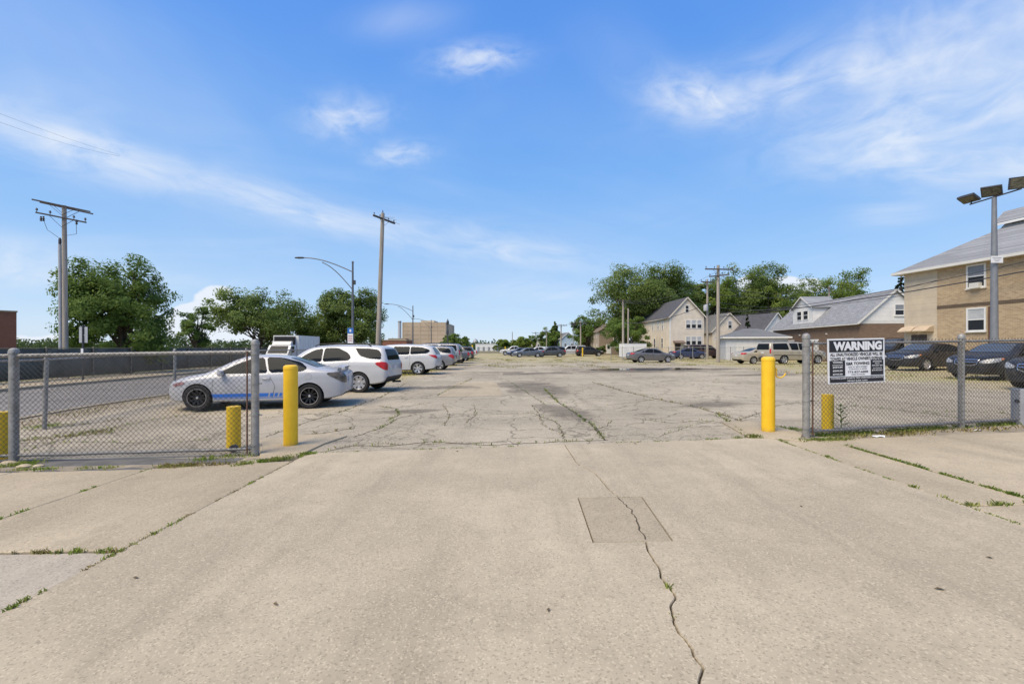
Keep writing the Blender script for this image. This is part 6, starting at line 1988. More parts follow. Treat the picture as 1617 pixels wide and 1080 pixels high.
# --- yard fence with gate posts in front of the houses
def yard_fence(name, label, px0, px1, Y0, Y1, hgt, npost):
    a, b = at(px0, Y0), at(px1, Y1)
    root = thing(name, label, 'fence', a)
    for i in range(npost + 1):
        q = a.lerp(b, i / npost); q.z = h(q.x, q.y)
        fence_post(root, q - a, hgt, .035)
    for i in range(npost):
        q, r_ = a.lerp(b, i / npost), a.lerp(b, (i + 1) / npost)
        q.z, r_.z = h(q.x, q.y), h(r_.x, r_.y)
        MB().tube([q - a + Vector((0, 0, hgt - .04)), r_ - a + Vector((0, 0, hgt - .04))], .025, 6).build('top_rail', M['galv'], root, True)
        m = chain_mesh(q - a, r_ - a, hgt, hgt, .05, .16, .004).build('wire_mesh', M['galv_wire'], root, recalc=False); m['kind'] = 'stuff'
yard_fence('chain_link_fence', 'chain-link yard fence before the cream house and garages', 965, 1195, 56, 51, 1.6, 12)
yard_fence('chain_link_fence', 'far low chain-link fence across the end of the lot', 757, 880, 106, 106, 1.5, 8)
# yellow posts at the far end
for px, Y, H, lab in ((746, 70, 1.9, 'small far yellow post left of the white shed'), (798, 90, 1.7, 'small far yellow post right of the white shed'), (920, 77, 1.5, 'small far yellow post right of the white four-by-four')):
    bollard(at(px, Y), H, .11, M['yellow_worn'], lab, 'far yellow posts', False)

# ------------------------------------------------------------------ trees
def leaf_mat(name, c1, c2):
    t = NT(name)
    at_ = t.N.new('ShaderNodeAttribute'); at_.attribute_name = 'leaf'
    n = t.noise(0.55, 3)
    col = t.mix(t.ramp(t.math('ADD', t.math('MULTIPLY', n, 0.6), t.math('MULTIPLY', at_.outputs['Fac'], 0.45)), 0.3, 0.75), c1, c2)
    m = t.done(col, 0.65, 0, 0.25)
    tr = t.N.new('ShaderNodeBsdfTranslucent'); t.L.new(col, tr.inputs['Color'])
    mx = t.N.new('ShaderNodeMixShader'); mx.inputs[0].default_value = 0.52
    out = t.N['Material Output']
    t.L.new(t.p.outputs[0], mx.inputs[1]); t.L.new(tr.outputs[0], mx.inputs[2]); t.L.new(mx.outputs[0], out.inputs[0])
    return m
M['leaf_a'] = leaf_mat('maple_leaves', (0.10, 0.175, 0.035), (0.20, 0.275, 0.06))
M['leaf_b'] = leaf_mat('elm_leaves', (0.115, 0.175, 0.042), (0.235, 0.30, 0.08))
M['leaf_c'] = leaf_mat('bright_leaves', (0.12, 0.19, 0.03), (0.27, 0.335, 0.07))
M['leaf_far'] = leaf_mat('far_leaves', (0.050, 0.085, 0.030), (0.12, 0.165, 0.06))
M['leaf_conifer'] = leaf_mat('conifer_needles', (0.020, 0.045, 0.018), (0.055, 0.095, 0.030))
M['bark'] = mat_plain('tree_bark', (0.085, 0.065, 0.048), 0.95, 0.3, 6, bump=0.6, bscale=20)

def crown_mesh(rng, clumps, per, size, spread):
    """leaf blades: small bent quads scattered round each clump centre"""
    n = len(clumps) * per
    C = np.repeat(np.array(clumps), per, axis=0)
    d = rng.normal(size=(n, 3)); d /= np.linalg.norm(d, axis=1)[:, None]
    r = rng.random(n) ** 0.45
    S = np.repeat(spread, per)
    P = C + d * (r * S)[:, None] * np.array([1.0, 1.0, 0.72])
    ctr = np.array(clumps).mean(0)
    outw = C - ctr; outw /= np.linalg.norm(outw, axis=1)[:, None] + 1e-6
    nn = rng.normal(size=(n, 3)) * 0.55 + d * 0.45 + outw * 0.75
    nn[:, 2] += 0.45
    nn /= np.linalg.norm(nn, axis=1)[:, None]
    t1 = np.cross(nn, rng.normal(size=(n, 3))); t1 /= np.linalg.norm(t1, axis=1)[:, None]
    t2 = np.cross(nn, t1)
    sz = size * rng.uniform(0.6, 1.25, n)
    a, b = t1 * sz[:, None], t2 * (sz * 0.62)[:, None]
    droop = np.zeros((n, 3)); droop[:, 2] = -sz * 0.22
    V = np.stack([P - a, P - b * 0.9, P + a + droop, P + b * 0.9], 1).reshape(-1, 3)
    me = bpy.data.meshes.new('crown')
    me.vertices.add(4 * n); me.vertices.foreach_set('co', V.reshape(-1).astype(np.float32))
    me.loops.add(4 * n); me.loops.foreach_set('vertex_index', np.arange(4 * n, dtype=np.int32))
    me.polygons.add(n); me.polygons.foreach_set('loop_start', np.arange(0, 4 * n, 4, dtype=np.int32))
    me.polygons.foreach_set('loop_total', np.full(n, 4, np.int32))
    at_ = me.attributes.new('leaf', 'FLOAT', 'FACE')
    tone = np.repeat(rng.random(len(clumps)), per) * 0.6 + rng.random(n) * 0.4
    at_.data.foreach_set('value', tone.astype(np.float32))
    me.update(); me.validate()
    return me

def tree(name, label, p, H, rx, leaf, seed, crown_from=0.18, nclump=150, per=90, size=0.11, shape='round', group=None, ry=None, bias=0.0, trunks=1, gaps=0.25):
    rng = np.random.default_rng(seed)
    root = thing(name, label, 'tree', p, 0, group)
    ry = ry or rx
    z0 = H * crown_from
    # lobes make the outline uneven
    nl = 11 if shape != 'cone' else 1
    lobes = []
    for i in range(nl):
        t = 2 * math.pi * i / nl * 1.618 * 2; u = (i + .5) / nl
        zz = z0 + (H - z0) * (0.22 + 0.62 * u)
        rr = 0.62 * math.sqrt(max(0.05, 1 - (2 * (0.22 + .62 * u) - 1) ** 2))
        lobes.append((Vector((math.cos(t) * rx * rr, math.sin(t) * ry * rr, zz)), rng.uniform(0.34, 0.55)))
    clumps, spread = [], []
    tries = 0
    while len(clumps) < nclump and tries < nclump * 60:
        tries += 1
        if shape == 'cone':
            u = rng.random() ** 1.25
            z = z0 + (H - z0) * u; rad = rx * (1 - u) ** 0.85 * (0.55 + .45 * rng.random())
            t = rng.random() * 2 * math.pi
            clumps.append((math.cos(t) * rad, math.sin(t) * rad, z)); spread.append(rx * .28 * (1.15 - u))
            continue
        lb, lr = lobes[rng.integers(nl)]
        d = rng.normal(size=3); d /= np.linalg.norm(d)
        k = rng.random() ** 0.33
        q = lb + Vector((d[0] * rx * lr * k, d[1] * ry * lr * k, d[2] * (H - z0) * lr * .55 * k))
        if q.z < z0 * .9 or q.z > H * 0.985: continue
        if shape == 'vase' and q.z < z0 + (H - z0) * .30 * (math.hypot(q.x / rx, q.y / ry)): continue
        clumps.append((q.x + bias * (q.z - z0) / (H - z0), q.y, q.z)); spread.append(rng.uniform(.07, .15) * (rx + ry + (H - z0) * .5) * .55)
    me = crown_mesh(rng, clumps, int(per * 1.45), size * .84, np.array(spread) * 1.12)
    me.materials.append(M[leaf])
    put('crown', me, root)
    # trunk and limbs
    for tk in range(trunks):
        mb = MB()
        bx, by = (0, 0) if trunks == 1 else (rng.uniform(-.3, .3), rng.uniform(-.3, .3))
        r0 = 0.028 * H / math.sqrt(trunks)
        top = Vector((bx + bias * .3, by, H * (0.72 if shape != 'cone' else .95)))
        pts = [Vector((bx, by, -.2)), Vector((bx + rng.uniform(-.1, .1), by, H * .15)), Vector((bx + rng.uniform(-.2, .2), by + rng.uniform(-.2, .2), H * .40)), top]
        mb.tube(pts, [r0 * 1.25, r0, r0 * .7, r0 * .2], 9)
        if shape != 'cone':
            for j in range(0, len(clumps), max(1, len(clumps) // 26)):
                c = Vector(clumps[j]); s = rng.uniform(.12, .55)
                a = Vector((bx, by, max(H * .12, min(c.z * .75, H * s)))); 
                mid = a.lerp(c, .5) + Vector((0, 0, -.04 * H + rng.uniform(0, .06) * H))
                mb.tube([a, mid, c], [r0 * .38, r0 * .22, r0 * .06], 6)
        mb.build('trunk', M['bark'], root, True)
    return root

TG = 'trees across the street'
Y = 32; p = at(196, Y); tree('street_tree', 'big dense dark green tree right of the left utility pole', p, zat(409, Y) - p.z, 3.25, 'leaf_a', 1, .06, 230, 120, .12, group=TG, bias=-.9, trunks=2)
Y = 44; p = at(312, Y); tree('street_tree', 'small slender tree between the two big trees at left', p, zat(484, Y) - p.z, 1.5, 'leaf_a', 3, .12, 50, 70, .13, group=TG)
Y = 52; p = at(412, Y); tree('street_tree', 'spreading tree with flat top behind the box truck', p, zat(460, Y) - p.z, 5.6, 'leaf_b', 4, .22, 170, 90, .16, 'vase', group=TG)
Y = 58; p = at(497, Y); tree('street_tree', 'dark bushy tree right of the box truck', p, zat(488, Y) - p.z, 3.4, 'leaf_a', 5, .08, 90, 90, .17, group=TG)
Y = 56; p = at(553, Y); tree('street_tree', 'broad tree behind the tall street lamp and leaning pole', p, zat(457, Y) - p.z, 4.4, 'leaf_b', 6, .14, 190, 95, .16, group=TG, bias=.2)
Y = 60; p = at(520, Y); tree('street_tree', 'low green tree under the street lamp signs', p, zat(506, Y) - p.z, 3.0, 'leaf_c', 7, .05, 70, 80, .17, group=TG)
Y = 120; p = at(722, Y); tree('street_tree', 'round tree right of the warehouse', p, zat(528, Y) - p.z, 3.4, 'leaf_a', 8, .08, 60, 70, .25, group=TG)
Y = 128; p = at(711, Y); tree('street_tree', 'round tree against the warehouse corner', p, zat(527, Y) - p.z, 3.2, 'leaf_b', 9, .08, 60, 70, .25, group=TG)

HG = 'trees behind the houses'
Y = 84; p = at(1008, Y); tree('yard_tree', 'huge spreading tree left of the cream house', p, zat(421, Y) - p.z, 8.2, 'leaf_b', 11, .15, 330, 100, .22, 'vase', HG, bias=.5)
Y = 86; p = at(1052, Y); tree('yard_tree', 'dark tree crown above the cream house roof', p, zat(437, Y) - p.z, 5.6, 'leaf_a', 12, .15, 170, 90, .22, group=HG)
Y = 72; p = at(992, Y); tree('yard_tree', 'dark leaning tree below the huge tree, beside the trailer', p, zat(500, Y) - p.z, 3.4, 'leaf_a', 13, .05, 90, 80, .18, group=HG)
Y = 92; p = at(1118, Y); tree('yard_tree', 'bright green tree behind the transformer pole', p, zat(441, Y) - p.z, 5.4, 'leaf_c', 14, .12, 170, 90, .23, group=HG)
Y = 95; p = at(1180, Y); tree('yard_tree', 'tall round tree behind the two cottages', p, zat(423, Y) - p.z, 7.2, 'leaf_b', 15, .12, 280, 95, .24, group=HG)
Y = 96; p = at(1240, Y); tree('yard_tree', 'lower tree between the two tall crowns behind the cottages', p, zat(450, Y) - p.z, 6.0, 'leaf_b', 16, .1, 180, 90, .24, group=HG)
Y = 80; p = at(1318, Y); tree('yard_tree', 'airy tree rising behind the dormer roof', p, zat(427, Y) - p.z, 6.0, 'leaf_c', 17, .12, 170, 85, .20, 'vase', group=HG)
Y = 84; p = at(1275, Y); tree('yard_tree', 'tree tip left of the airy tree behind the dormer', p, zat(455, Y) - p.z, 4.6, 'leaf_b', 18, .1, 120, 85, .22, group=HG)
Y = 52; p = at(1423, Y); tree('conifer', 'dark conifer squeezed between dormer house and apartment house', p, zat(428, Y) - p.z, 1.6, 'leaf_conifer', 19, .1, 120, 90, .12, 'cone', HG)
Y = 64; p = at(1180, Y); tree('conifer', 'narrow dark cypress beside the hipped garage', p, zat(496, Y) - p.z, .95, 'leaf_conifer', 20, .05, 110, 90, .10, 'cone', HG)
Y = 104; p = at(927, Y); tree('yard_tree', 'dark upright tree behind the brown house', p, zat(498, Y) - p.z, 3.6, 'leaf_a', 21, .06, 110, 80, .22, group=HG)
Y = 112; p = at(936, Y); tree('yard_tree', 'second dark upright tree just behind the brown house', p, zat(500, Y) - p.z, 3.2, 'leaf_a', 22, .06, 90, 80, .23, group=HG)
Y = 140; p = at(876, Y); tree('yard_tree', 'pointed dark tree left of the pale blue house', p, zat(508, Y) - p.z, 3.4, 'leaf_a', 23, .05, 100, 70, .28, 'cone', group=HG)
Y = 146; p = at(867, Y); tree('yard_tree', 'rounder dark tree left of the pointed tree', p, zat(518, Y) - p.z, 3.4, 'leaf_b', 24, .05, 80, 70, .28, group=HG)
Y = 118; p = at(829, Y); tree('yard_tree', 'light green young tree at the end of the lot', p, zat(530, Y) - p.z, 2.9, 'leaf_c', 25, .05, 70, 70, .22, group=HG)
Y = 125; p = at(819, Y); tree('yard_tree', 'low light green tree left of the young tree', p, zat(537, Y) - p.z, 3.0, 'leaf_c', 26, .05, 60, 70, .24, group=HG)
Y = 125; p = at(793, Y); tree('yard_tree', 'bushy green tree left of the far gap', p, zat(537, Y) - p.z, 2.7, 'leaf_c', 27, .05, 60, 70, .24, group=HG)
Y = 66; p = at(1049, Y); 
Y = 90; p = at(1088, Y); tree('yard_tree', 'mid-green tree filling the gap right of the cream house gable', p, zat(447, Y) - p.z, 4.6, 'leaf_b', 41, .12, 130, 90, .22, group=HG)
Y = 92; p = at(1212, Y); tree('yard_tree', 'mid-green crown between the tall round tree and the dormer roof', p, zat(441, Y) - p.z, 4.8, 'leaf_c', 42, .12, 130, 90, .22, group=HG)
# shrub by the brown house
Y = 88; p = at(949, Y); tree('shrub', 'small round shrub at the foot of the brown house', p, 1.9, 1.0, 'leaf_a', 28, .02, 30, 60, .16, group=HG)

# far belt of woods on the horizon: one mass
def far_woods():
    rng = np.random.default_rng(5)
    clumps, spread = [], []
    for az in np.linspace(-1.35, 1.30, 640):
        Yd = rng.uniform(230, 330)
        x = az * Yd
        if -0.16 < az < -0.07 and False: continue
        top = (4.5 + 3.5 * math.sin(az * 23) * math.sin(az * 7 + 1) + rng.uniform(-1, 1.5))
        if -0.03 < az < 0.3: top *= .8
        for k in range(3):
            clumps.append((x + rng.uniform(-2, 2), Yd + rng.uniform(-3, 3), max(1, top * (k + .6) / 3))); spread.append(rng.uniform(2.2, 3.6))
    me = crown_mesh(rng, clumps, 26, .75, np.array(spread)); me.materials.append(M['leaf_far'])
    tag(put('far_woods', me), 'hazy belt of distant trees along the horizon', 'woods', kind='stuff')
far_woods()

# ------------------------------------------------------------------ cracks, weeds, puddle, litter
def ribbon(pts, w, dz, jit=0.012, seed=0, sub=0.09):
    rr = random.Random(seed); P = []
    for a, b in zip(pts[:-1], pts[1:]):
        n = max(1, int((b - a).length / sub))
        for k in range(n):
            q = a.lerp(b, k / n)
            if k: q = q + Vector((rr.gauss(0, jit), rr.gauss(0, jit), 0))
            P.append(q)
    P.append(pts[-1])
    vs = []
    for i, q in enumerate(P):
        d = P[min(i + 1, len(P) - 1)] - P[max(i - 1, 0)]; d.z = 0
        d = d.normalized() if d.length > 1e-6 else Vector((1, 0, 0))
        nn = Vector((-d.y, d.x, 0)); ww = w * rr.uniform(.35, 1.25) / 2
        for s_ in (1, -1):
            v = q + nn * ww * s_
            vs.append((v.x, v.y, h(v.x, v.y) + dz))
    mb = MB(); mb.add(vs, [(2 * i, 2 * i + 1, 2 * i + 3, 2 * i + 2) for i in range(len(P) - 1)])
    return mb, P

BLADES = {'grass': [], 'drygrass': []}
def blades(kind, centres, n, spread, hgt, rng, w=.0035):
    for c in centres:
        for _ in range(n):
            x, y = c[0] + rng.gauss(0, spread), c[1] + rng.gauss(0, spread)
            hh = hgt * rng.uniform(.4, 1.25); a = rng.uniform(0, 6.28); ln = rng.uniform(.2, .9) * hh
            BLADES[kind].append((x, y, h(x, y), hh, a, ln, w * rng.uniform(.7, 1.5)))
rg = random.Random(21)
lot_cracks = [
    ([(1090, 600), (1150, 620), (1196, 655), (1212, 664)][0:0], 0, 0, 0),
    ([(936, 604), (985, 618), (1035, 630), (1090, 641), (1130, 652), (1168, 664)], .05, 14, .5),
    ([(1130, 652), (1160, 672), (1180, 690)], .05, 12, .7),
    ([(520, 712), (560, 704), (620, 704), (680, 697), (760, 703), (830, 700), (900, 697), (960, 695)], .05, 10, .5),
    ([(530, 708), (580, 700), (640, 702), (720, 700), (800, 698)], .03, 6, .3),
    ([(690, 660), (760, 655), (840, 652), (880, 668), (892, 690)], .035, 5, .3),
    ([(860, 615), (880, 634), (905, 650), (935, 672), (955, 695)], .07, 16, .5),
    ([(840, 640), (852, 655), (858, 672), (886, 684), (895, 697)], .03, 4, .3),
    ([(955, 695), (940, 680), (960, 672), (965, 664)], .03, 5, .3),
    ([(400, 662), (470, 655), (540, 650), (620, 645), (680, 636)], .035, 5, .3),
    ([(420, 690), (480, 668), (540, 650), (600, 628), (640, 606)], .045, 8, .4),
    ([(610, 665), (630, 655), (625, 645), (600, 642)], .05, 14, .5),
    ([(560, 690), (600, 676), (630, 660), (650, 656)], .05, 14, .5),
    ([(480, 686), (510, 684), (560, 676)], .05, 20, .8),
    ([(690, 625), (720, 610), (745, 598)], .05, 8, .4),
    ([(748, 640), (752, 655), (735, 668)], .03, 4, .3), ([(700, 640), (710, 655), (702, 672)], .025, 3, .3),
    ([(1000, 660), (1060, 668), (1110, 664), (1150, 668)], .03, 5, .4), ([(1040, 690), (1090, 672), (1125, 665)], .02, 2, .3),
    ([(1168, 664), (1230, 640), (1300, 632), (1400, 625)], .035, 4, .3),
    ([(1330, 640), (1420, 648), (1480, 655), (1560, 668)], .05, 8, .4), ([(1460, 650), (1540, 650), (1617, 655)], .05, 8, .4),
    ([(1300, 612), (1400, 612), (1500, 616), (1610, 622)], .04, 6, .4),
    ([(40, 712), (130, 685), (230, 665), (330, 650), (420, 634)], .06, 10, .5), ([(30, 700), (160, 698), (260, 700), (380, 690)], .05, 9, .4),
    ([(40, 680), (120, 672), (190, 662)], .06, 16, .6), ([(0, 700), (90, 690), (180, 684)], .08, 18, .6),
    ([(560, 640), (700, 610), (760, 590)][0:0], 0, 0, 0),
    ([(1060, 600), (1180, 606), (1260, 612)], .04, 3, .3), ([(800, 600), (840, 625), (862, 640)], .03, 2, .3), ([(960, 640), (1010, 634), (1040, 630)], .03, 2, .3),
]
for i, (px, w, nb, hh) in enumerate(lot_cracks):
    if not px: continue
    pts = [G(*q) for q in px]
    mb, P = ribbon(pts, w * .55, .004, .018, i)
    mb.build('crack', M['joint_dirt'], lot, recalc=False)
    blades('drygrass' if i % 3 == 1 else 'grass', [q for q in P if rg.random() < .45], max(2, nb // 2), .025, .045 * (0.6 + hh), rg)

def line_weeds(a, b, n, per, spread, hgt, kind='grass', patchy=.5):
    ph = rg.uniform(0, 9)
    cs = []
    for k in range(n):
        t = rg.random()
        if math.sin(t * 17 + ph) + math.sin(t * 41 + ph * 2) * .7 < patchy * 2 - 1: continue
        q = Vector(a).lerp(Vector(b), t); cs.append(q)
    blades(kind, cs, per, spread, hgt, rg)
# joints in the pavement
line_weeds((XL, 2.2), (XL, 6.9), 200, 5, .010, .025, 'drygrass', patchy=.1); line_weeds((XL, 2.6), (XL, 6.9), 80, 9, .012, .035, patchy=.7); line_weeds((XL, 2.2), (XL, 3.2), 40, 10, .014, .035, patchy=.45)
line_weeds((-4.95, 3.7), (-4.95, 6.2), 60, 7, .012, .035, patchy=.6); line_weeds((-5.0, 3.66), (-3.2, 3.66), 70, 6, .014, .03, 'drygrass', patchy=.4); line_weeds((-3.7, 3.66), (-3.2, 3.66), 16, 9, .018, .035, patchy=.5)
line_weeds((XR, 3.9), (XR, 7.5), 160, 5, .010, .025, patchy=.15); line_weeds((XR, 3.9), (XR, 7.5), 50, 9, .02, .045, patchy=.75); line_weeds((5.13, 3.6), (5.13, 7.0), 240, 7, .014, .035, patchy=.05); line_weeds((5.13, 3.6), (5.13, 7.0), 60, 9, .02, .05, patchy=.6)
line_weeds((XR, 4.38), (5.2, 4.38), 24, 8, .02, .05)
line_weeds((XL, front_y(XL)), (XR, front_y(XR)), 130, 6, .018, .03, patchy=.5)
# verges along the fences
def G2(px, py): q = G(px, py); return (q.x, q.y)
line_weeds(G2(1280, 690), G2(1617, 669), 330, 10, .06, .06, patchy=.2)
line_weeds(G2(1262, 697), G2(1345, 695), 80, 9, .05, .05, patchy=.15); line_weeds(G2(1330, 690), G2(1617, 676), 120, 10, .10, .06, 'drygrass', patchy=.3)
line_weeds(G2(370, 737), G2(500, 716), 130, 8, .035, .05, patchy=.2); line_weeds(G2(300, 728), G2(400, 718), 70, 6, .08, .05, patchy=.3)
line_weeds(G2(0, 744), G2(300, 737), 110, 6, .045, .045, patchy=.45); line_weeds(G2(250, 738), G2(380, 733), 70, 10, .06, .05, 'drygrass', patchy=.3)
line_weeds(G2(0, 738), G2(60, 732), 45, 8, .06, .06, patchy=.1)
line_weeds(G2(1180, 690), G2(1205, 692), 18, 10, .04, .06, patchy=-1); line_weeds(G2(1225, 676), G2(1270, 680), 36, 6, .07, .045, patchy=0)
line_weeds(G2(1090, 697), G2(1190, 690), 50, 5, .025, .035, patchy=.4)
line_weeds(G2(50, 676), G2(90, 672), 30, 5, .12, .06, patchy=-1); line_weeds(G2(60, 694), G2(190, 678), 120, 4, .22, .045, 'drygrass', patchy=0)
blades('grass', [G(1055, 930)], 26, .012, .035, rg); blades('grass', [G(1062, 975)], 12, .015, .02, rg)
# scattered dry weeds in the outer and far lot
cs = []
for _ in range(2600):
    y = 15 + 50 * rg.random() ** .8
    if rg.random() < .5: x = -9 + 3.2 * rg.random() + .5
    else:
        x = rg.uniform(-6, 36)
        if y < 33 and x < 14: continue
    if math.sin(x * .9 + 2) + math.sin(y * .7) + math.sin((x + y) * .37) < -.1: continue
    cs.append((x, y))
blades('drygrass', cs, 16, .22, .085, rg, .012)
blades('grass', cs[::5], 12, .25, .09, rg, .012)
cs = [(rg.uniform(-11.9, -9.6) - .053 * v, v) for v in (rg.uniform(7, 40) for _ in range(420))]
blades('drygrass', cs, 5, .14, .06, rg, .006)

def build_blades(kind, name, label):
    A = np.array(BLADES[kind]); n = len(A)
    x, y, z, hh, a, ln, w = A.T
    dx, dy = np.cos(a), np.sin(a)
    V = np.empty((n, 5, 3))
    V[:, 0] = np.stack([x - dy * w, y + dx * w, z - .01], 1); V[:, 1] = np.stack([x + dy * w, y - dx * w, z - .01], 1)
    V[:, 2] = np.stack([x + dx * ln * .4 + dy * w * .8, y + dy * ln * .4 - dx * w * .8, z + hh * .65], 1)
    V[:, 3] = np.stack([x + dx * ln, y + dy * ln, z + hh * .95], 1)
    V[:, 4] = np.stack([x + dx * ln * .4 - dy * w * .8, y + dy * ln * .4 + dx * w * .8, z + hh * .65], 1)
    me = bpy.data.meshes.new(name)
    me.vertices.add(5 * n); me.vertices.foreach_set('co', V.reshape(-1).astype(np.float32))
    idx = (np.arange(n)[:, None] * 5 + np.arange(5)[None]).reshape(-1)
    me.loops.add(5 * n); me.loops.foreach_set('vertex_index', idx.astype(np.int32))
    me.polygons.add(n); me.polygons.foreach_set('loop_start', np.arange(0, 5 * n, 5, dtype=np.int32)); me.polygons.foreach_set('loop_total', np.full(n, 5, np.int32))
    me.update(); me.validate(); me.materials.append(M[kind])
    tag(put(name, me), label, 'grass', kind='stuff')
build_blades('grass', 'green_weeds', 'green weeds and grass growing from joints, cracks and fence feet')
build_blades('drygrass', 'dry_weeds', 'dry yellow weeds scattered over the old lot')

# tall weed behind the right fence
def tall_weed():
    p = G(1328, 683); root = thing('weed_plant', 'single tall leafy weed beside the short yellow bollard at right', 'plant', p)
    MB().tube([(0, 0, 0), (.01, 0, .2), (-.01, .01, .48)], [.008, .006, .003], 6).build('stem', M['grass'], root, True)
    for k in range(26):
        z = .12 + .36 * k / 26; a = k * 2.4; L = .17 * (1.1 - .4 * k / 26)
        d = Vector((math.cos(a), math.sin(a), .35)); q = Vector((-math.sin(a), math.cos(a), 0)) * .022
        b = Vector((0, 0, z))
        MB().add([b, b + d * L * .5 + q, b + d * L, b + d * L * .5 - q], [(0, 1, 2, 3)]).build('leaf', M['leaf_c'], root)
tall_weed()

# verge of bare dirt under the fences
for poly in ([G2(0, 746), G2(400, 735), G2(400, 731), G2(0, 739)], [G2(1262, 706), G2(1640, 690), G2(1640, 655), G2(1262, 680)]):
    n = 24; mb = MB(); vs = []
    a, b, c_, d = (Vector(q) for q in poly)
    for i in range(n + 1):
        t = i / n; w1 = .05 * math.sin(i * 1.7) + rg.uniform(-.03, .03)
        p0 = a.lerp(b, t); p1 = d.lerp(c_, t)
        vs += [(p0.x, p0.y + w1, h(p0.x, p0.y) + .007), (p1.x, p1.y, h(p1.x, p1.y) + .007)]
    mb.add(vs, [(2 * i, 2 * i + 2, 2 * i + 3, 2 * i + 1) for i in range(n)])
    tag(mb.build('verge', M['dirt']), kind='structure')

# concrete patch and dark stains further in, the puddle before the sedan
def blob_sheet(name, cx, cy, rx, ry, dz, mat, parent=None, yaw=0.0, n=48):
    """a thin flat disc stretched to rx by ry; its material fades out raggedly towards the rim"""
    mb = MB(); rings = 3
    vs = [(0, 0, 0)] + [(math.cos(2 * math.pi * k / n) * r / rings, math.sin(2 * math.pi * k / n) * r / rings, 0) for r in range(1, rings + 1) for k in range(n)]
    fs = [(0, 1 + k, 1 + (k + 1) % n) for k in range(n)]
    for r in range(rings - 1):
        fs += [(1 + r * n + k, 1 + (r + 1) * n + k, 1 + (r + 1) * n + (k + 1) % n, 1 + r * n + (k + 1) % n) for k in range(n)]
    mb.add(vs, fs)
    o = mb.build(name, mat, parent, recalc=False, loc=(cx, cy, h(cx, cy) + dz))
    ex, ey = h(cx + .5, cy) - h(cx - .5, cy), h(cx, cy + .5) - h(cx, cy - .5)
    o.rotation_euler = (math.atan(ey), -math.atan(ex), yaw); o.scale = (rx, ry, 1)
    return o
def fade_mat(name, col, rough, seed, strength=.75, bump=0.0):
    """ragged patch of darker, damper or wetter ground"""
    t = NT(name)
    ln = t.N.new('ShaderNodeVectorMath'); ln.operation = 'LENGTH'; t.L.new(t.co.outputs['Object'], ln.inputs[0])
    geo = t.N.new('ShaderNodeNewGeometry')
    n1 = t.noise(.9, 6, .65, geo.outputs['Position'])
    r = t.math('ADD', ln.outputs['Value'], t.math('MULTIPLY', t.math('SUBTRACT', n1, .5), 1.9))
    al = t.math('MULTIPLY', t.ramp(r, .95, .25), t.ramp(ln.outputs['Value'], .98, .7))
    al = t.math('MULTIPLY', al, strength)
    m = t.done(t.mix(t.noise(3, 5, .6, geo.outputs['Position']), scl(col, .8), scl(col, 1.2)), rough, 0, .4)
    t.L.new(al, t.p.inputs['Alpha'])
    return m
pq = [G(690, 627), G(795, 625), G(783, 603), G(722, 603)]
mb = MB(); mb.add([(q.x, q.y, h(q.x, q.y) + .006) for q in pq], [(0, 1, 2, 3)]); mb.build('concrete_patch', M['concrete_b'], lot)
M['water'] = fade_mat('puddle_water', (.05, .045, .038), .03, 0, 1.0)
M['stain'] = fade_mat('dark_damp_asphalt', (.105, .088, .068), .8, 1, .36)
q = G(1022, 583.0)
for i, (px, py, rx, ry, yw) in enumerate(((1015, 585, 7.5, 3.2, 0), (1130, 583, 4.0, 1.2, 0), (838, 612, 1.6, 5.2, .12), (840, 590, 4.5, 1.6, 0), (800, 588, 3.5, 1.0, 0), (1200, 592, 3.4, .9, 0), (950, 583, 5.0, 1.2, 0), (1022, 654, .35, .18, 0), (890, 650, .7, 2.4, .25), (700, 612, 2.0, 1.2, 0), (1120, 640, 1.8, .7, .2), (640, 650, 1.4, .5, .1))):
    w_ = G(px, py); blob_sheet('stain', w_.x, w_.y, rx, ry, .006 + .0006 * i, M['stain'], lot, yw)
tag(blob_sheet('puddle', q.x, q.y, 5.2, 2.3, .016, M['water']), 'dark shallow puddle in front of the lone grey sedan', 'puddle', kind='structure')
M['leaf_litter'] = mat_plain('dead_leaf', (.14, .10, .055), .9, .3, 30)
def litter(name, px, py, L, W, mat, label, grp='dead leaves on the driveway'):
    q = G(px, py, .0145); a = rg.uniform(0, 6.28)
    mb = MB(); mb.add([(-L, 0, .002), (-L * .2, W, .010), (L, 0, .004), (L * .2, -W, .012)], [(0, 1, 2, 3)])
    o = mb.build(name, mat, None, False, q); o.rotation_euler.z = a
    return tag(o, label, 'leaf', grp)
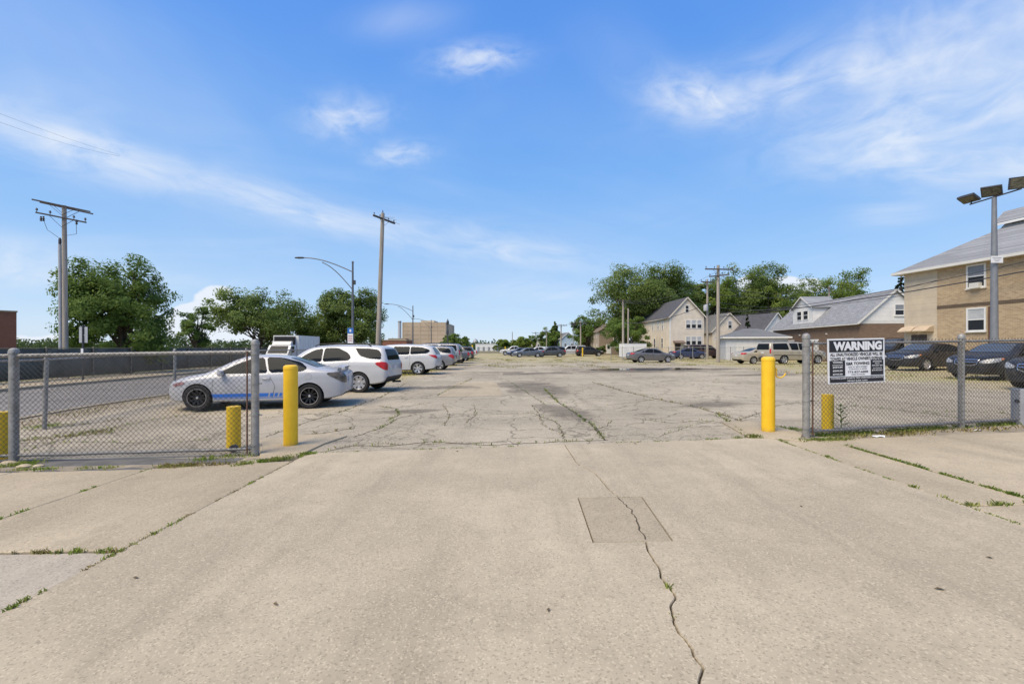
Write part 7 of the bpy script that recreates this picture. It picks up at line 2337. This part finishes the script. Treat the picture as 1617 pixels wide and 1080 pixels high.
for px, py, k, lab in ((1484, 934, 1.3, 'dark dead leaf on the driveway, rightmost and largest'), (722, 714, 1.2, 'dead leaf beside the asphalt edge left of the crack'), (1003, 702, 1.2, 'dead leaf beside the asphalt edge right of the crack'),
                       (214, 916, 1, 'dead leaf on the driveway nearest the left sidewalk joint'), (435, 958, 1, 'dead leaf low on the left half of the driveway'), (1563, 884, 1, 'dead leaf near the right picture edge'),
                       (866, 967, .9, 'dead leaf near the bottom left of the long crack'), (1265, 802, .8, 'dead leaf on the driveway right of the square patch'), (801, 758, .7, 'dead leaf on the driveway left of the square patch')):
    litter('dead_leaf', px, py, .024 * k, .010 * k, M['leaf_litter'], lab)
# scraps of paper by the right fence
for px, py, lab in ((1387, 691, 'crumpled white paper scrap at the foot of the right fence'), (1545, 681, 'small white paper scrap right of the fence line post')):
    q = G(px, py, .01); mb = MB(); k = 9
    mb.add([(0, 0, .03)] + [(math.cos(2 * math.pi * i / k) * rg.uniform(.05, .12), math.sin(2 * math.pi * i / k) * rg.uniform(.03, .06), rg.uniform(0, .03)) for i in range(k)], [(0, i + 1, (i + 1) % k + 1) for i in range(k)])
    tag(mb.build('paper_scrap', M['sign_white'], None, False, q), lab, 'litter', 'paper scraps')
# rubble stones by the left fence post
for i, (px, py, r_) in enumerate(((12, 735, .11), (38, 738, .08), (60, 737, .06), (1268, 697, .06))):
    q = G(px, py); rr = random.Random(i)
    mb = MB(); mb.lathe([(.001, -.02), (r_, 0), (r_ * .95, r_ * .3), (r_ * .5, r_ * .55), (.001, r_ * .6)], n=9)
    mb.v = [(x * rr.uniform(.8, 1.3), y * rr.uniform(.7, 1.2), z) for x, y, z in mb.v]
    tag(mb.build('rubble_stone', M['concrete_b'], None, True, q), ('largest', 'middle', 'smallest', 'lone')[i] + ' broken concrete stone ' + ('at the left corner fence post' if i < 3 else 'at the foot of the right gate post'), 'stone', 'broken concrete stones')

hl = [G(976, 788), G(994, 804), G(1003, 818), G(1007, 828), G(1012, 842), G(1019, 853)]
mb, _ = ribbon(hl, .012, .0135, .006, 77, .04); mb.build('crack', M['joint_dirt'], driveway, recalc=False)
